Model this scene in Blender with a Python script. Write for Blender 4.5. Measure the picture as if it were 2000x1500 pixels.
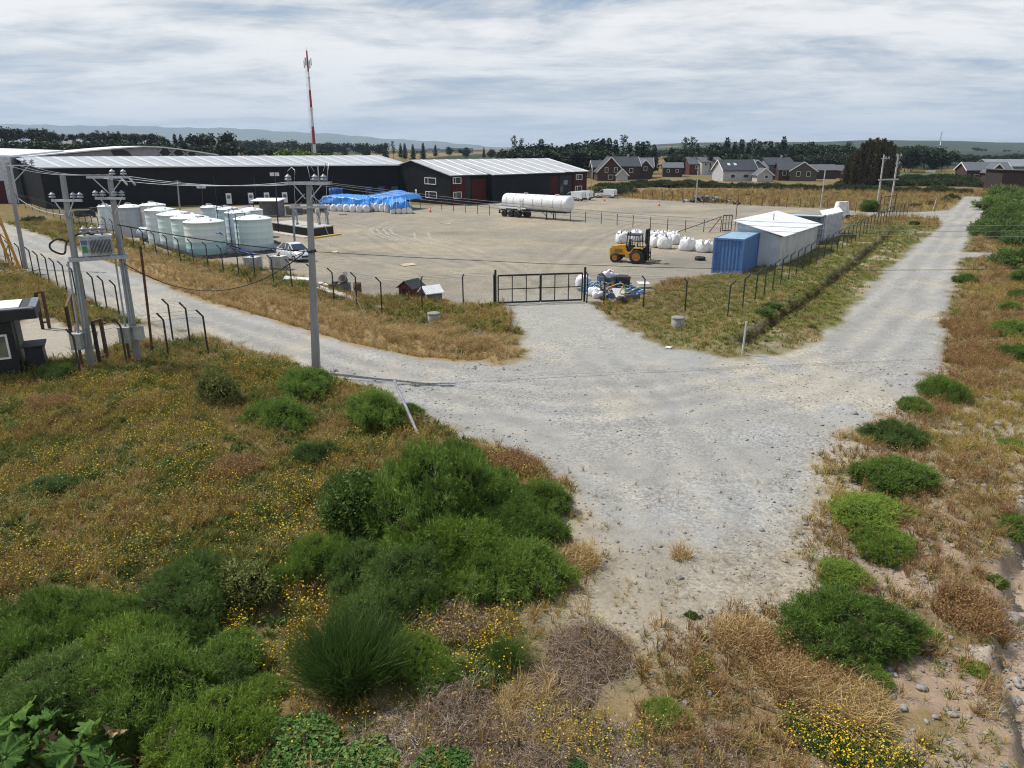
import bpy, math, random
import numpy as np
from mathutils import Vector, Matrix
for _o in list(bpy.data.objects): bpy.data.objects.remove(_o)
scene = bpy.context.scene
R = math.radians
# ------------------------------------------------------------------ camera, sky, sun, exposure
CAM_H = 10.0; FPX = 1413.0; PITCH = math.atan(460/1413)
cam_d = bpy.data.cameras.new('camera'); cam = bpy.data.objects.new('camera', cam_d)
scene.collection.objects.link(cam); scene.camera = cam
cam_d.sensor_fit = 'HORIZONTAL'; cam_d.angle = 2*math.atan(1000/FPX)
cam_d.clip_start = 0.2; cam_d.clip_end = 60000
cam.location = (0, 0, CAM_H); cam.rotation_euler = (math.pi/2-PITCH, 0, 0)
SUN_EL = R(57); SUN_AZ = math.atan2(4.5, -1.5)          # direction the shadows fall: +x, a little towards the camera
to_sun = Vector((-4.5, 1.5, 0)).normalized()*math.cos(SUN_EL) + Vector((0, 0, math.sin(SUN_EL)))
sun_d = bpy.data.lights.new('sun', 'SUN'); sun_d.energy = 5.0; sun_d.angle = R(0.53); sun_d.color = (1, .955, .89)
sun = bpy.data.objects.new('sun', sun_d); scene.collection.objects.link(sun)
sun.rotation_euler = to_sun.to_track_quat('Z', 'Y').to_euler()
vs = scene.view_settings; vs.view_transform = 'Standard'; vs.look = 'None'; vs.exposure = 0.05; vs.gamma = 1; vs.use_curve_mapping = False
scene.render.engine = 'CYCLES'
cy = scene.cycles; cy.max_bounces = 5; cy.diffuse_bounces = 2; cy.glossy_bounces = 2; cy.transmission_bounces = 4
cy.transparent_max_bounces = 8; cy.volume_bounces = 0; cy.caustics_reflective = False; cy.caustics_refractive = False
cy.use_adaptive_sampling = True; cy.adaptive_threshold = 0.02; cy.use_denoising = True
try: cy.denoiser = 'OPENIMAGEDENOISE'; cy.denoising_prefilter = 'NONE'
except Exception: pass
cy.sample_clamp_indirect = 4; cy.filter_width = 1.1

class NT:                                                # tiny node-tree helper
    def __init__(s, tree): s.t = tree; s.n = tree.nodes; s.l = tree.links
    def new(s, typ, _ins=None, **kw):
        n = s.n.new(typ)
        for k, v in kw.items(): setattr(n, k, v)
        for k, v in (_ins or {}).items():
            if hasattr(v, 'is_output'): s.l.new(v, n.inputs[k])
            else: n.inputs[k].default_value = v
        return n
    def math(s, op, a, b=0.0, clamp=False, c=None):
        n = s.n.new('ShaderNodeMath'); n.operation = op; n.use_clamp = clamp
        for i, v in enumerate((a, b) if c is None else (a, b, c)):
            if hasattr(v, 'is_output'): s.l.new(v, n.inputs[i])
            else: n.inputs[i].default_value = v
        return n.outputs[0]
    def mix(s, fac, a, b, blend='MIX'):
        n = s.n.new('ShaderNodeMix'); n.data_type = 'RGBA'; n.blend_type = blend
        for i, v in ((0, fac), (6, a), (7, b)):
            if hasattr(v, 'is_output'): s.l.new(v, n.inputs[i])
            else: n.inputs[i].default_value = (tuple(v)+(1,))[:4] if i else v
        return n.outputs[2]
    def noise(s, vec, scale, detail=4, rough=.55, dist=0):
        n = s.new('ShaderNodeTexNoise', {'Scale': scale, 'Detail': detail, 'Roughness': rough, 'Distortion': dist})
        if vec is not None: s.l.new(vec, n.inputs['Vector'])
        return n.outputs['Fac']
    def ramp(s, fac, stops):
        n = s.n.new('ShaderNodeValToRGB'); e = n.color_ramp.elements
        while len(e) < len(stops): e.new(.5)
        for q, (p, c) in zip(e, stops):
            q.position = p; q.color = (tuple(c)+(1,))[:4] if hasattr(c, '__len__') else (c, c, c, 1)
        s.l.new(fac, n.inputs[0]); return n.outputs[0]
    def step(s, fac, lo, hi):
        n = s.new('ShaderNodeMapRange', {1: lo, 2: hi}); n.interpolation_type = 'SMOOTHSTEP'
        s.l.new(fac, n.inputs[0]); return n.outputs[0]

world = bpy.data.worlds.new('World'); scene.world = world; world.use_nodes = True
w = NT(world.node_tree); w.n.clear()
sky = w.new('ShaderNodeTexSky', sky_type='NISHITA', sun_disc=False, sun_elevation=SUN_EL, altitude=100, air_density=1, dust_density=1.2, ozone_density=1)
sky.sun_rotation = math.atan2(to_sun.x, to_sun.y)
tc = w.new('ShaderNodeTexCoord'); sep = w.new('ShaderNodeSeparateXYZ', {0: tc.outputs['Generated']})
dz = w.math('MAXIMUM', sep.outputs[2], 0.0)
den = w.math('ADD', dz, 0.11)
comb = w.new('ShaderNodeCombineXYZ', {0: w.math('DIVIDE', sep.outputs[0], den), 1: w.math('DIVIDE', sep.outputs[1], den), 2: 3.7})
mp = w.new('ShaderNodeMapping', {0: comb.outputs[0], 'Rotation': (0, 0, .35), 'Scale': (.8, 1.15, 1), 'Location': (2.3, 1.1, 0)})
n1 = w.noise(mp.outputs[0], .78, 8, .58, .5)
n2 = w.noise(mp.outputs[0], 2.6, 7, .6, .5)
n3 = w.noise(mp.outputs[0], .27, 3, .5, 0)
n4 = w.noise(mp.outputs[0], 6.0, 5, .6, .2)
dens = w.math('ADD', w.math('ADD', w.math('MULTIPLY', n1, .62), w.math('MULTIPLY', n2, .25)), w.math('MULTIPLY', n3, .22))
elev = w.step(sep.outputs[2], .0, .6)                      # cover closed near the horizon, broken overhead; unseen cloud thinned to lower ambient light
cov = w.step(w.math('SUBTRACT', w.math('ADD', dens, .008), w.math('MULTIPLY', elev, .085)), .40, .56)
shade = w.step(w.math('ADD', dens, w.math('MULTIPLY', w.math('SUBTRACT', n4, .5), .10)), .47, .66)
cloud = w.mix(shade, (.58, .63, .685), (1.0, 1.0, 1.0))
nish = w.new('ShaderNodeVectorMath', {0: sky.outputs[0], 1: (.085, .085, .085)}, operation='MULTIPLY').outputs[0]
blue = w.mix(.62, nish, (.27, .43, .68))
col = w.mix(w.math('MULTIPLY', cov, .97), blue, cloud)
hz = w.step(sep.outputs[2], .15, -.01)
col = w.mix(w.math('MULTIPLY', hz, .6), col, (.68, .74, .80))
w.l.new(w.new('ShaderNodeBackground', {0: col, 1: 0.92}).outputs[0], w.new('ShaderNodeOutputWorld').inputs[0])

# ------------------------------------------------------------------ pixel of the photograph -> point of the place
CP, SP = math.cos(PITCH), math.sin(PITCH)
def P(x, y, z=0.0):
    u = (x-1000)/FPX; v = (y-750)/FPX; t = (CAM_H-z)/(SP+v*CP)
    return Vector((u*t, (CP-v*SP)*t, z))
def PD(x, y, D):
    u = (x-1000)/FPX; v = (y-750)/FPX; t = D/(CP-v*SP)
    return Vector((u*t, D, CAM_H-(SP+v*CP)*t))
def pxm(x, y, z=0.0):                                    # photo pixels per metre there
    v = (y-750)/FPX; return FPX*(SP+v*CP)/(CAM_H-z)
def XY(lst): return np.array([P(a, b)[:2] for a, b in lst])

# ------------------------------------------------------------------ numpy noise
def _hash(ix, iy, seed):
    h = (ix.astype(np.int64)*374761393 + iy.astype(np.int64)*668265263 + seed*1442695041) & 0xFFFFFFFF
    h = ((h ^ (h >> 13))*1274126177) & 0xFFFFFFFF
    return ((h ^ (h >> 16)) & 0xFFFF)/65535.0
def vnoise(x, y, s=1.0, seed=0):
    x = np.asarray(x, float)*s; y = np.asarray(y, float)*s
    ix = np.floor(x); iy = np.floor(y); fx = x-ix; fy = y-iy
    fx = fx*fx*(3-2*fx); fy = fy*fy*(3-2*fy)
    a = _hash(ix, iy, seed); b = _hash(ix+1, iy, seed); c = _hash(ix, iy+1, seed); d = _hash(ix+1, iy+1, seed)
    return (a*(1-fx)+b*fx)*(1-fy)+(c*(1-fx)+d*fx)*fy
def fbm(x, y, s=1.0, seed=0, o=4):
    r = 0; a = .5; t = 0
    for k in range(o):
        r = r+a*vnoise(x, y, s*2**k, seed+k*17); t += a; a *= .5
    return r/t
def sstep(e0, e1, x):
    t = np.clip((np.asarray(x, float)-e0)/(e1-e0), 0, 1); return t*t*(3-2*t)
def seg_dist(X, Y, pts, closed=False):
    d = np.full(np.shape(X), 1e9); n = len(pts)
    for i in range(n if closed else n-1):
        a = pts[i]; b = pts[(i+1) % n]; e = b-a; L = e@e+1e-9
        t = np.clip(((X-a[0])*e[0]+(Y-a[1])*e[1])/L, 0, 1)
        d = np.minimum(d, np.hypot(X-a[0]-t*e[0], Y-a[1]-t*e[1]))
    return d
def poly_sd(X, Y, pts):                                   # signed distance, negative inside
    d = seg_dist(X, Y, pts, True); ins = np.zeros(np.shape(X), bool); n = len(pts); j = n-1
    for i in range(n):
        xi, yi = pts[i]; xj, yj = pts[j]
        if yi != yj:
            ins ^= ((yi > Y) != (yj > Y)) & (X < (xj-xi)*(Y-yi)/(yj-yi)+xi)
        j = i
    return np.where(ins, -d, d)

# ------------------------------------------------------------------ object helpers
COL = scene.collection
def tag(o, label=None, cat=None, group=None, kind=None):
    if label: o['label'] = label
    if cat: o['category'] = cat
    if group: o['group'] = group
    if kind: o['kind'] = kind
    return o
def thing(name, label, cat, loc=(0, 0, 0), rz=0.0, group=None):
    o = bpy.data.objects.new(name, None); COL.objects.link(o); o.empty_display_size = .2
    o.location = loc; o.rotation_euler = (0, 0, rz); return tag(o, label, cat, group)
def link(name, me, parent=None, loc=(0, 0, 0), rz=0.0):
    o = bpy.data.objects.new(name, me); COL.objects.link(o)
    if parent is not None: o.parent = parent
    o.location = loc; o.rotation_euler = (0, 0, rz); return o
def copy_tree(o, parent=None):
    c = o.copy(); COL.objects.link(c); c.parent = parent
    for ch in list(o.children): copy_tree(ch, c)
    return c
def np_mesh(name, V, F, mats=(), smooth=False, midx=None, attrs=None):
    """V (n,3), F list/array of equal-length faces or list of arrays"""
    me = bpy.data.meshes.new(name); V = np.asarray(V, np.float32)
    Fs = [np.asarray(f, np.int32) for f in (F if isinstance(F, list) else [F]) if len(f)]
    me.vertices.add(len(V)); me.vertices.foreach_set('co', V.ravel())
    loops = np.concatenate([f.ravel() for f in Fs]); tot = np.concatenate([np.full(len(f), f.shape[1], np.int32) for f in Fs])
    start = np.concatenate([[0], np.cumsum(tot)[:-1]]).astype(np.int32)
    me.loops.add(len(loops)); me.loops.foreach_set('vertex_index', loops)
    me.polygons.add(len(tot)); me.polygons.foreach_set('loop_start', start); me.polygons.foreach_set('loop_total', tot)
    if midx is not None: me.polygons.foreach_set('material_index', np.asarray(midx, np.int32))
    me.polygons.foreach_set('use_smooth', np.full(len(tot), bool(smooth)))
    for m in mats: me.materials.append(m)
    for k, (typ, dom, data) in (attrs or {}).items():
        a = me.attributes.new(k, typ, dom)
        a.data.foreach_set('color' if 'COLOR' in typ else ('vector' if typ == 'FLOAT_VECTOR' else 'value'), np.asarray(data).ravel())
    me.update(calc_edges=True); me.validate(); return me
class MB:
    def __init__(s): s.v = []; s.f = []; s.m = []; s.s = []
    def add(s, vs, fs, mi=0, sm=False):
        b = len(s.v); s.v += [tuple(q) for q in vs]
        for f in fs: s.f.append([i+b for i in f]); s.m.append(mi); s.s.append(sm)
        return s
    def box(s, c, d, rz=0.0, mi=0, M=None):
        x, y, z = d[0]/2, d[1]/2, d[2]/2; M = M or Matrix.Rotation(rz, 3, 'Z'); c = Vector(c)
        vs = [c+M @ Vector((i*x, j*y, k*z)) for k in (-1, 1) for j in (-1, 1) for i in (-1, 1)]
        return s.add(vs, [(0, 2, 3, 1), (4, 5, 7, 6), (0, 1, 5, 4), (2, 6, 7, 3), (0, 4, 6, 2), (1, 3, 7, 5)], mi)
    def box2(s, a, b, mi=0):
        return s.box([(p+q)/2 for p, q in zip(a, b)], [abs(q-p) for p, q in zip(a, b)], 0, mi)
    def frame(s, d):
        d = Vector(d).normalized(); u = d.cross(Vector((0, 0, 1)))
        u = Vector((1, 0, 0)) if u.length < 1e-4 else u.normalized(); return d, u, u.cross(d)
    def bar(s, a, b, w=.05, h=None, mi=0):
        a = Vector(a); b = Vector(b); h = h or w; d, u, q = s.frame(b-a)
        vs = [p+u*i*w/2+q*j*h/2 for p in (a, b) for i, j in ((-1, -1), (1, -1), (1, 1), (-1, 1))]
        return s.add(vs, [(0, 1, 5, 4), (1, 2, 6, 5), (2, 3, 7, 6), (3, 0, 4, 7), (3, 2, 1, 0), (4, 5, 6, 7)], mi)
    def cyl(s, a, b, r0, r1=None, n=10, mi=0, caps=True, sm=True):
        a = Vector(a); b = Vector(b); r1 = r0 if r1 is None else r1; d, u, q = s.frame(b-a)
        vs = [p+(u*math.cos(2*math.pi*i/n)+q*math.sin(2*math.pi*i/n))*r for p, r in ((a, r0), (b, r1)) for i in range(n)]
        s.add(vs, [(i, (i+1) % n, n+(i+1) % n, n+i) for i in range(n)], mi, sm)
        if caps:
            s.add(vs[:n], [list(range(n))[::-1]], mi); s.add(vs[n:], [list(range(n))], mi)
        return s
    def tube(s, pts, r, n=5, mi=0):
        pts = [Vector(p) for p in pts]; k = len(pts); vs = []
        for i, p in enumerate(pts):
            d, u, q = s.frame(pts[min(i+1, k-1)]-pts[max(i-1, 0)])
            rr = r[i] if hasattr(r, '__len__') else r
            vs += [p+(u*math.cos(2*math.pi*j/n)+q*math.sin(2*math.pi*j/n))*rr for j in range(n)]
        fs = [(i*n+j, i*n+(j+1) % n, (i+1)*n+(j+1) % n, (i+1)*n+j) for i in range(k-1) for j in range(n)]
        s.add(vs, fs, mi, True); s.add(vs[:n], [list(range(n))[::-1]], mi); return s.add(vs[-n:], [list(range(n))], mi)
    def lathe(s, prof, n=24, c=(0, 0, 0), mi=0, sm=True, axis='Z'):
        vs = []; c = Vector(c)
        for r, z in prof:
            for i in range(n):
                a = 2*math.pi*i/n; p = (r*math.cos(a), r*math.sin(a), z)
                if axis == 'X': p = (p[2], p[0], p[1])
                if axis == 'Y': p = (p[0], p[2], p[1])
                vs.append(c+Vector(p))
        k = len(prof)
        fl = (axis == 'Y')
        fs = [(i*n+j, i*n+(j+1) % n, (i+1)*n+(j+1) % n, (i+1)*n+j) for i in range(k-1) for j in range(n)]
        if fl: fs = [f[::-1] for f in fs]
        return s.add(vs, fs, mi, sm)
    def prism(s, poly, y0, y1, mi=0, plane='XZ'):         # polygon in x,z extruded along y (or x,y along z)
        n = len(poly)
        g = (lambda p, y: (p[0], y, p[1])) if plane == 'XZ' else ((lambda p, y: (p[0], p[1], y)) if plane == 'XY' else (lambda p, y: (y, p[0], p[1])))
        vs = [g(p, y0) for p in poly]+[g(p, y1) for p in poly]
        return s.add(vs, [list(range(n))[::-1], list(range(n, 2*n))]+[(i, (i+1) % n, n+(i+1) % n, n+i) for i in range(n)], mi)
    def quad(s, *p, mi=0): return s.add(p, [list(range(len(p)))], mi)
    def mesh(s, name, mats):
        me = bpy.data.meshes.new(name); me.from_pydata(s.v, [], s.f)
        for m in (mats if isinstance(mats, (list, tuple)) else [mats]): me.materials.append(m)
        me.polygons.foreach_set('material_index', s.m); me.polygons.foreach_set('use_smooth', s.s); me.update()
        return me
    def build(s, name, mats, parent=None, loc=(0, 0, 0), rz=0.0): return link(name, s.mesh(name, mats), parent, loc, rz)
def recalc(me):
    import bmesh
    bm = bmesh.new(); bm.from_mesh(me); bmesh.ops.recalc_face_normals(bm, faces=bm.faces); bm.to_mesh(me); bm.free(); return me

# ------------------------------------------------------------------ materials
MATS = {}
def mat(name, c, rough=.6, metal=0.0, c2=None, scale=3.0, var=.18, bump=0.0, bscale=40.0, spec=.5, coords='Object', detail=5, streak=None, rnd=0.0, trans=0.0):
    if name in MATS: return MATS[name]
    m = bpy.data.materials.new(name); m.use_nodes = True; t = NT(m.node_tree); t.n.clear()
    tcn = t.new('ShaderNodeTexCoord'); vec = tcn.outputs[coords]
    if streak: vec = t.new('ShaderNodeMapping', {0: vec, 'Scale': streak}).outputs[0]
    f = t.noise(vec, scale, detail, .6)
    c2 = c2 or tuple(max(0, q*(1-2*var)) for q in c)
    col = t.mix(t.step(f, .38, .68), c, c2)
    if rnd:
        oi = t.new('ShaderNodeObjectInfo').outputs['Random']
        col = t.mix(1.0, col, t.ramp(oi, [(0, (1-rnd,)*3), (1, (1+rnd*.0+0,)*3)]), 'MULTIPLY')
    b = t.new('ShaderNodeBsdfPrincipled', {'Base Color': col, 'Roughness': rough, 'Metallic': metal, 'Specular IOR Level': spec})
    if bump:
        h = t.noise(tcn.outputs[coords], bscale, 3, .6)
        t.l.new(t.new('ShaderNodeBump', {'Height': h, 'Strength': bump, 'Distance': .05}).outputs[0], b.inputs['Normal'])
    t.l.new(b.outputs[0], t.new('ShaderNodeOutputMaterial').inputs[0]); MATS[name] = m; return m
def leafmat(name, ca, cb, cc=None, rough=.65, spec=.25, trans=.25):
    """foliage: colour varies by instance and by clump, a little light passes through"""
    if name in MATS: return MATS[name]
    m = bpy.data.materials.new(name); m.use_nodes = True; t = NT(m.node_tree); t.n.clear()
    oi = t.new('ShaderNodeObjectInfo'); at = t.new('ShaderNodeAttribute', attribute_name='tone')
    f = t.math('ADD', t.math('MULTIPLY', oi.outputs['Random'], .45), t.math('MULTIPLY', at.outputs['Fac'], .55))
    col = t.ramp(f, [(0.05, ca), (.5, cb), (.95, cc or cb)])
    b = t.new('ShaderNodeBsdfPrincipled', {'Base Color': col, 'Roughness': rough, 'Specular IOR Level': spec})
    out = b.outputs[0]
    if trans:
        tr = t.new('ShaderNodeBsdfTranslucent', {0: col}); mx = t.new('ShaderNodeMixShader', {0: trans, 1: out, 2: tr.outputs[0]}); out = mx.outputs[0]
    t.l.new(out, t.new('ShaderNodeOutputMaterial').inputs[0]); MATS[name] = m; return m
# ------------------------------------------------------------------ terrain
ROAD = XY([(-260, 395), (-120, 410), (0, 432), (82, 459), (120, 474), (200, 505), (250, 528), (312, 553), (400, 588), (480, 610), (605, 648), (730, 681), (830, 701), (980, 711),
  (1030, 702), (1022, 660), (1007, 626), (992, 601), (978, 590), (1140, 588), (1177, 610), (1215, 637), (1265, 666), (1315, 680), (1390, 694), (1450, 699), (1520, 690), (1592, 668),
  (1658, 610), (1700, 559), (1739, 520), (1790, 475), (1830, 448), (1843, 434), (1825, 427), (1772, 423), (1690, 421), (1690, 413), (1772, 415), (1850, 411), (1868, 400), (1882, 384), (1926, 384), (1936, 404),
  (1916, 430), (1895, 451), (1886, 481), (1880, 492), (1945, 494), (1945, 501), (1876, 504), (1868, 535), (1850, 595), (1838, 670), (1830, 708), (1814, 728), (1797, 762), (1757, 790), (1697, 822), (1656, 844), (1618, 870), (1600, 911), (1580, 960), (1566, 1010), (1556, 1060),
  (1545, 1110), (1505, 1165), (1420, 1185), (1330, 1200), (1240, 1205), (1195, 1170), (1170, 1110), (1180, 1060), (1140, 1000), (1085, 935), (1000, 890), (930, 860), (850, 825), (800, 795), (735, 765), (665, 742), (560, 700), (500, 688), (440, 662), (395, 655),
  (330, 640), (260, 626), (234, 612), (187, 595), (131, 567), (82, 541), (52, 525), (0, 508), (-120, 470), (-260, 430)])
YARD = XY([(975, 592), (905, 592), (870, 590), (780, 578), (717, 580), (630, 557), (555, 530), (512, 524), (470, 520), (390, 506), (290, 480), (215, 455), (185, 440), (170, 420), (330, 410), (480, 400), (700, 398), (880, 402), (960, 398),
  (1060, 391), (1140, 384), (1200, 386), (1285, 391), (1385, 397), (1460, 401), (1610, 407), (1700, 414), (1772, 418), (1772, 421), (1690, 421), (1640, 428), (1590, 462), (1540, 490), (1480, 520), (1395, 536), (1290, 547), (1265, 568), (1227, 588), (1145, 592)])
DRIVE = XY([(40, 690), (20, 640), (60, 618), (150, 640), (230, 632), (330, 640), (395, 656), (330, 668), (250, 668), (180, 690), (110, 700)])
DITCH_L = XY([(215, 503), (300, 535), (400, 572), (480, 597), (605, 632), (700, 660), (820, 686), (930, 694)])
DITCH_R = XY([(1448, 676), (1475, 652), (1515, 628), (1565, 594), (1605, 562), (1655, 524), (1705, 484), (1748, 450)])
GULLY = XY([(2060, 830), (2010, 930), (1978, 1020), (1950, 1110), (1940, 1180), (1948, 1260), (1958, 1340), (1975, 1420), (1990, 1520)])
def gully_x(Y): return np.interp(Y, GULLY[::-1, 1], GULLY[::-1, 0])
def masks(X, Y):
    nz = (fbm(X, Y, 1.1, 5, 4)-.5)*1.5
    far = sstep(60, 120, Y)
    rs = poly_sd(X, Y, ROAD)+nz*(1-.5*far); ys = poly_sd(X, Y, YARD)+nz*(1-.5*far); ds = poly_sd(X, Y, DRIVE)+nz
    return rs, ys, ds
def hz_(X, Y, gm=None):
    X = np.asarray(X, float); Y = np.asarray(Y, float)
    if gm is None:
        rs = np.minimum(poly_sd(X, Y, ROAD), np.minimum(poly_sd(X, Y, YARD), poly_sd(X, Y, DRIVE)))
    else: rs = gm
    off = sstep(-.1, 2.2, rs)
    z = off*((fbm(X, Y, .33, 11, 3)-.45)*.45+(fbm(X, Y, 1.7, 12, 3)-.5)*.14)*(1-sstep(90, 160, Y)*.7)
    dl = seg_dist(X, Y, DITCH_L); z = z-.42*np.exp(-(dl/.55)**2)+off*.18*np.exp(-((dl-1.6)/.9)**2)
    dr = seg_dist(X, Y, DITCH_R)
    z = z-.8*(1-sstep(.08, .40+.45*fbm(X, Y, .9, 3, 3), dr+(fbm(X, Y, 1.6, 8, 3)-.5)*.5))*sstep(-.2, .5, rs)+.16*np.exp(-((dr-1.4)/.8)**2)*sstep(.2, 1, rs)
    g = X-gully_x(Y)+(fbm(X, Y, .8, 9, 3)-.5)*1.3
    near = (1-sstep(22, 30, Y))
    z = z-near*(.5*sstep(-.05, .5, g)+.26*(fbm(X, Y, 2.6, 14, 3)-.5)*sstep(-1.2, .1, g))*sstep(-40, 6, Y)
    # road crossfall and old wheel ruts
    z = z+(1-off)*(fbm(X, Y, .5, 21, 3)-.5)*.06
    # country beyond the works
    z = z+13*np.exp(-((X+225)/120)**2-((Y-400)/110)**2)+5*np.exp(-((X+60)/120)**2-((Y-900)/200)**2)
    z = z+sstep(480, 1500, Y)*(fbm(X, Y, .0016, 31, 3)-.42)*26
    z = z+30*np.exp(-((Y-3000)/650)**2)*sstep(-150, 900, X)*(.55+.9*vnoise(X, Y, .0012, 33))
    z = z-sstep(4500, 11000, Y)*30
    return z
def zat(x, y): return float(hz_(np.array([x]), np.array([y]))[0])
def G(px, py):                                           # photo pixel -> point on the terrain
    p = P(px, py)
    for _ in range(3): p = P(px, py, zat(p.x, p.y))
    return p

def build_terrain():
    ys = list(np.arange(-8, 4, 1.0)); y = 4.0
    while y < 260: ys.append(y); y += max(.07, .0088*y)
    while y < 11500: ys.append(y); y += .03*y
    ys = np.array(ys); nc = 561; t = np.linspace(-1, 1, nc)
    Wd = np.where(ys < 0, 14, .80*ys+14)
    X = Wd[:, None]*t[None, :]; Y = np.repeat(ys[:, None], nc, 1); nr = len(ys)
    x = X.ravel(); yv = Y.ravel()
    rs, yd, ds = masks(x, yv)
    raw = np.minimum(poly_sd(x, yv, ROAD), np.minimum(poly_sd(x, yv, YARD), poly_sd(x, yv, DRIVE)))
    z = hz_(x, yv, raw)
    # ---- base colours of the ground
    def lerp(a, b, f): return a+(np.asarray(b, float)-a)*f[:, None]
    n_a = fbm(x, yv, .35, 41, 4); n_b = fbm(x, yv, 1.3, 42, 4); n_c = fbm(x, yv, .09, 43, 3)
    c = np.tile(np.array([.15, .11, .05]), (len(x), 1))
    c = lerp(c, (.19, .14, .07), sstep(.5, .72, n_a)); c = lerp(c, (.095, .09, .03), sstep(.5, .7, n_b)*.8)
    # verge strips between road and fence: straw
    vr = sstep(2.5, .2, seg_dist(x, yv, DITCH_L)-1.2); c = lerp(c, (.28, .20, .10), vr*.8)
    sr = ((x > 6) & (yv > 30)); dR = seg_dist(x, yv, DITCH_R)
    c = lerp(c, (.13, .13, .035), (sstep(7, 2, dR)*(sr))*.85*sstep(.35, .55, n_b)); c = lerp(c, (.30, .245, .165), sstep(7, 2, dR)*sr*sstep(.58, .68, n_a))
    c = lerp(c, (.075, .052, .033), sstep(.7, .35, dR)*.85)  # dark peaty ditch soil, darkened further in the colour to add shade
    # stony ground on the right bank
    rb = sstep(2.0, 6.0, x-(.12*yv))*sstep(44, 26, yv)*(x > 0)
    c = lerp(c, (.29, .235, .17), rb*sstep(.40, .62, n_b)); c = lerp(c, (.34, .29, .23), rb*sstep(.58, .7, fbm(x, yv, .8, 44, 4)))
    sl_ = sstep(4.2, 6.5, x)*sstep(21, 16, yv); c = lerp(c, (.27, .195, .14), sl_*.85*sstep(.35, .6, n_b+.1)); gl = sstep(-.2, .9, x-gully_x(yv))*sstep(30, 22, yv); c = lerp(c, (.35, .275, .21), gl*.75)
    # apron at the lower end of the spur and along the gravel edges
    ap = sstep(3.2, 0, rs)*sstep(30, 18, yv); c = lerp(c, (.31, .265, .195), ap*sstep(.3, .55, n_b+.1))
    # far fields and woods
    ff = sstep(105, 150, yv); field = lerp(np.tile(np.array([.19, .125, .05]), (len(x), 1)), (.14, .12, .045), sstep(.42, .6, fbm(x, yv, .045, 51, 5)))
    field = lerp(field, (.22, .15, .075), sstep(.52, .7, fbm(x, yv, .02, 52, 4)))
    c = c*(1-ff[:, None])+field*ff[:, None]
    wood = sstep(420, 700, yv)*sstep(.46, .53, fbm(x, yv*.5, .009, 53, 4))
    wood = np.maximum(wood, sstep(1500, 2400, yv)*sstep(.36, .5, fbm(x, yv, .0035, 54, 3)))
    wood = np.maximum(wood, sstep(360, 430, yv+(fbm(x, yv, .02, 55, 3)-.5)*120)*sstep(.25, .29, x/np.maximum(yv, 1))*.95)
    c = lerp(c, (.028, .042, .022), wood)
    gf = sstep(215, 240, yv)*sstep(360, 330, yv)*sstep(.48, .52, x/np.maximum(yv, 1)); c = lerp(c, (.075, .10, .03), gf*.8*sstep(.35, .5, fbm(x, yv, .05, 56, 3)))
    # gravel
    road = np.tile(np.array([.325, .322, .308]), (len(x), 1))
    road = lerp(road, (.42, .39, .33), sstep(.5, .68, fbm(x, yv, .22, 61, 4))*.8); road = lerp(road, (.335, .338, .335), sstep(.52, .66, fbm(x, yv, .45, 62, 3))*.85)
    C1 = XY([(-100, 418), (60, 490), (250, 572), (450, 638), (700, 718), (900, 768), (1100, 790), (1300, 782), (1500, 748), (1650, 688), (1750, 600), (1810, 520), (1860, 450), (1905, 396)]); C2 = XY([(1055, 560), (1090, 630), (1170, 700), (1270, 790), (1340, 910), (1375, 1050), (1385, 1220)]); C3 = XY([(1055, 560), (1100, 640), (1240, 715), (1420, 735), (1600, 700)]); C4 = XY([(250, 560), (500, 652), (740, 735), (1000, 840), (1230, 960), (1370, 1120)])
    wob = (fbm(x, yv, .15, 65, 3)-.5)*1.2; band = np.zeros(len(x))
    for Cc, wd, am in ((C1, 4.6, 1.0), (C2, 3.0, .8), (C3, 2.2, .6), (C4, 2.6, .7)):
        dd = seg_dist(x, yv, Cc)+wob; band = band+am*np.cos(dd*2*np.pi/1.75)*sstep(wd, wd*.5, dd)
    band = band*(.5+.9*fbm(x, yv, .3, 66, 3)); road = road*(1+.075*np.clip(band, -1.6, 1.6))[:, None]; road = lerp(road, (.415, .39, .335), np.clip(band, 0, 1)*.35)
    road = lerp(road, (.30, .265, .205), sstep(19.5, 14.5, yv+(n_b-.5)*5)*.75); road = road*np.array([1.02, 1.0, .965])*(.72+.17*fbm(x, yv, 2.4, 67, 3))[:, None]
    yardc = np.tile(np.array([.262, .245, .208]), (len(x), 1))
    yardc = lerp(yardc, (.345, .305, .235), sstep(.42, .75, fbm(x, yv*1.3, .13, 63, 5))*.7); yardc = lerp(yardc, (.225, .22, .205), sstep(.42, .72, fbm(x, yv*1.2, .2, 64, 5))*.6)
    yb = np.zeros(len(x))
    for pts, wd in (([(1055, 570), (990, 525), (900, 488), (790, 462), (700, 440), (640, 425)], 2.6), ([(1055, 570), (1105, 505), (1160, 465), (1260, 432), (1520, 414)], 2.4), ([(900, 520), (780, 487), (715, 455), (760, 432), (900, 430), (1000, 445)], 2.2), ([(640, 505), (800, 500), (960, 505), (1150, 520), (1290, 500)], 2.4), ([(1000, 540), (860, 540), (700, 505), (610, 470)], 2.0), ([(1320, 520), (1200, 535), (1090, 555)], 1.8)):
        dd = seg_dist(x, yv, XY(pts))+wob*.6; yb = yb+np.cos(dd*2*np.pi/1.6)*sstep(wd, wd*.4, dd)
    yardc = yardc*(1+.10*np.clip(yb*(.4+1.1*fbm(x, yv, .25, 68, 3)), -1.5, 1.5))[:, None]
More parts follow.
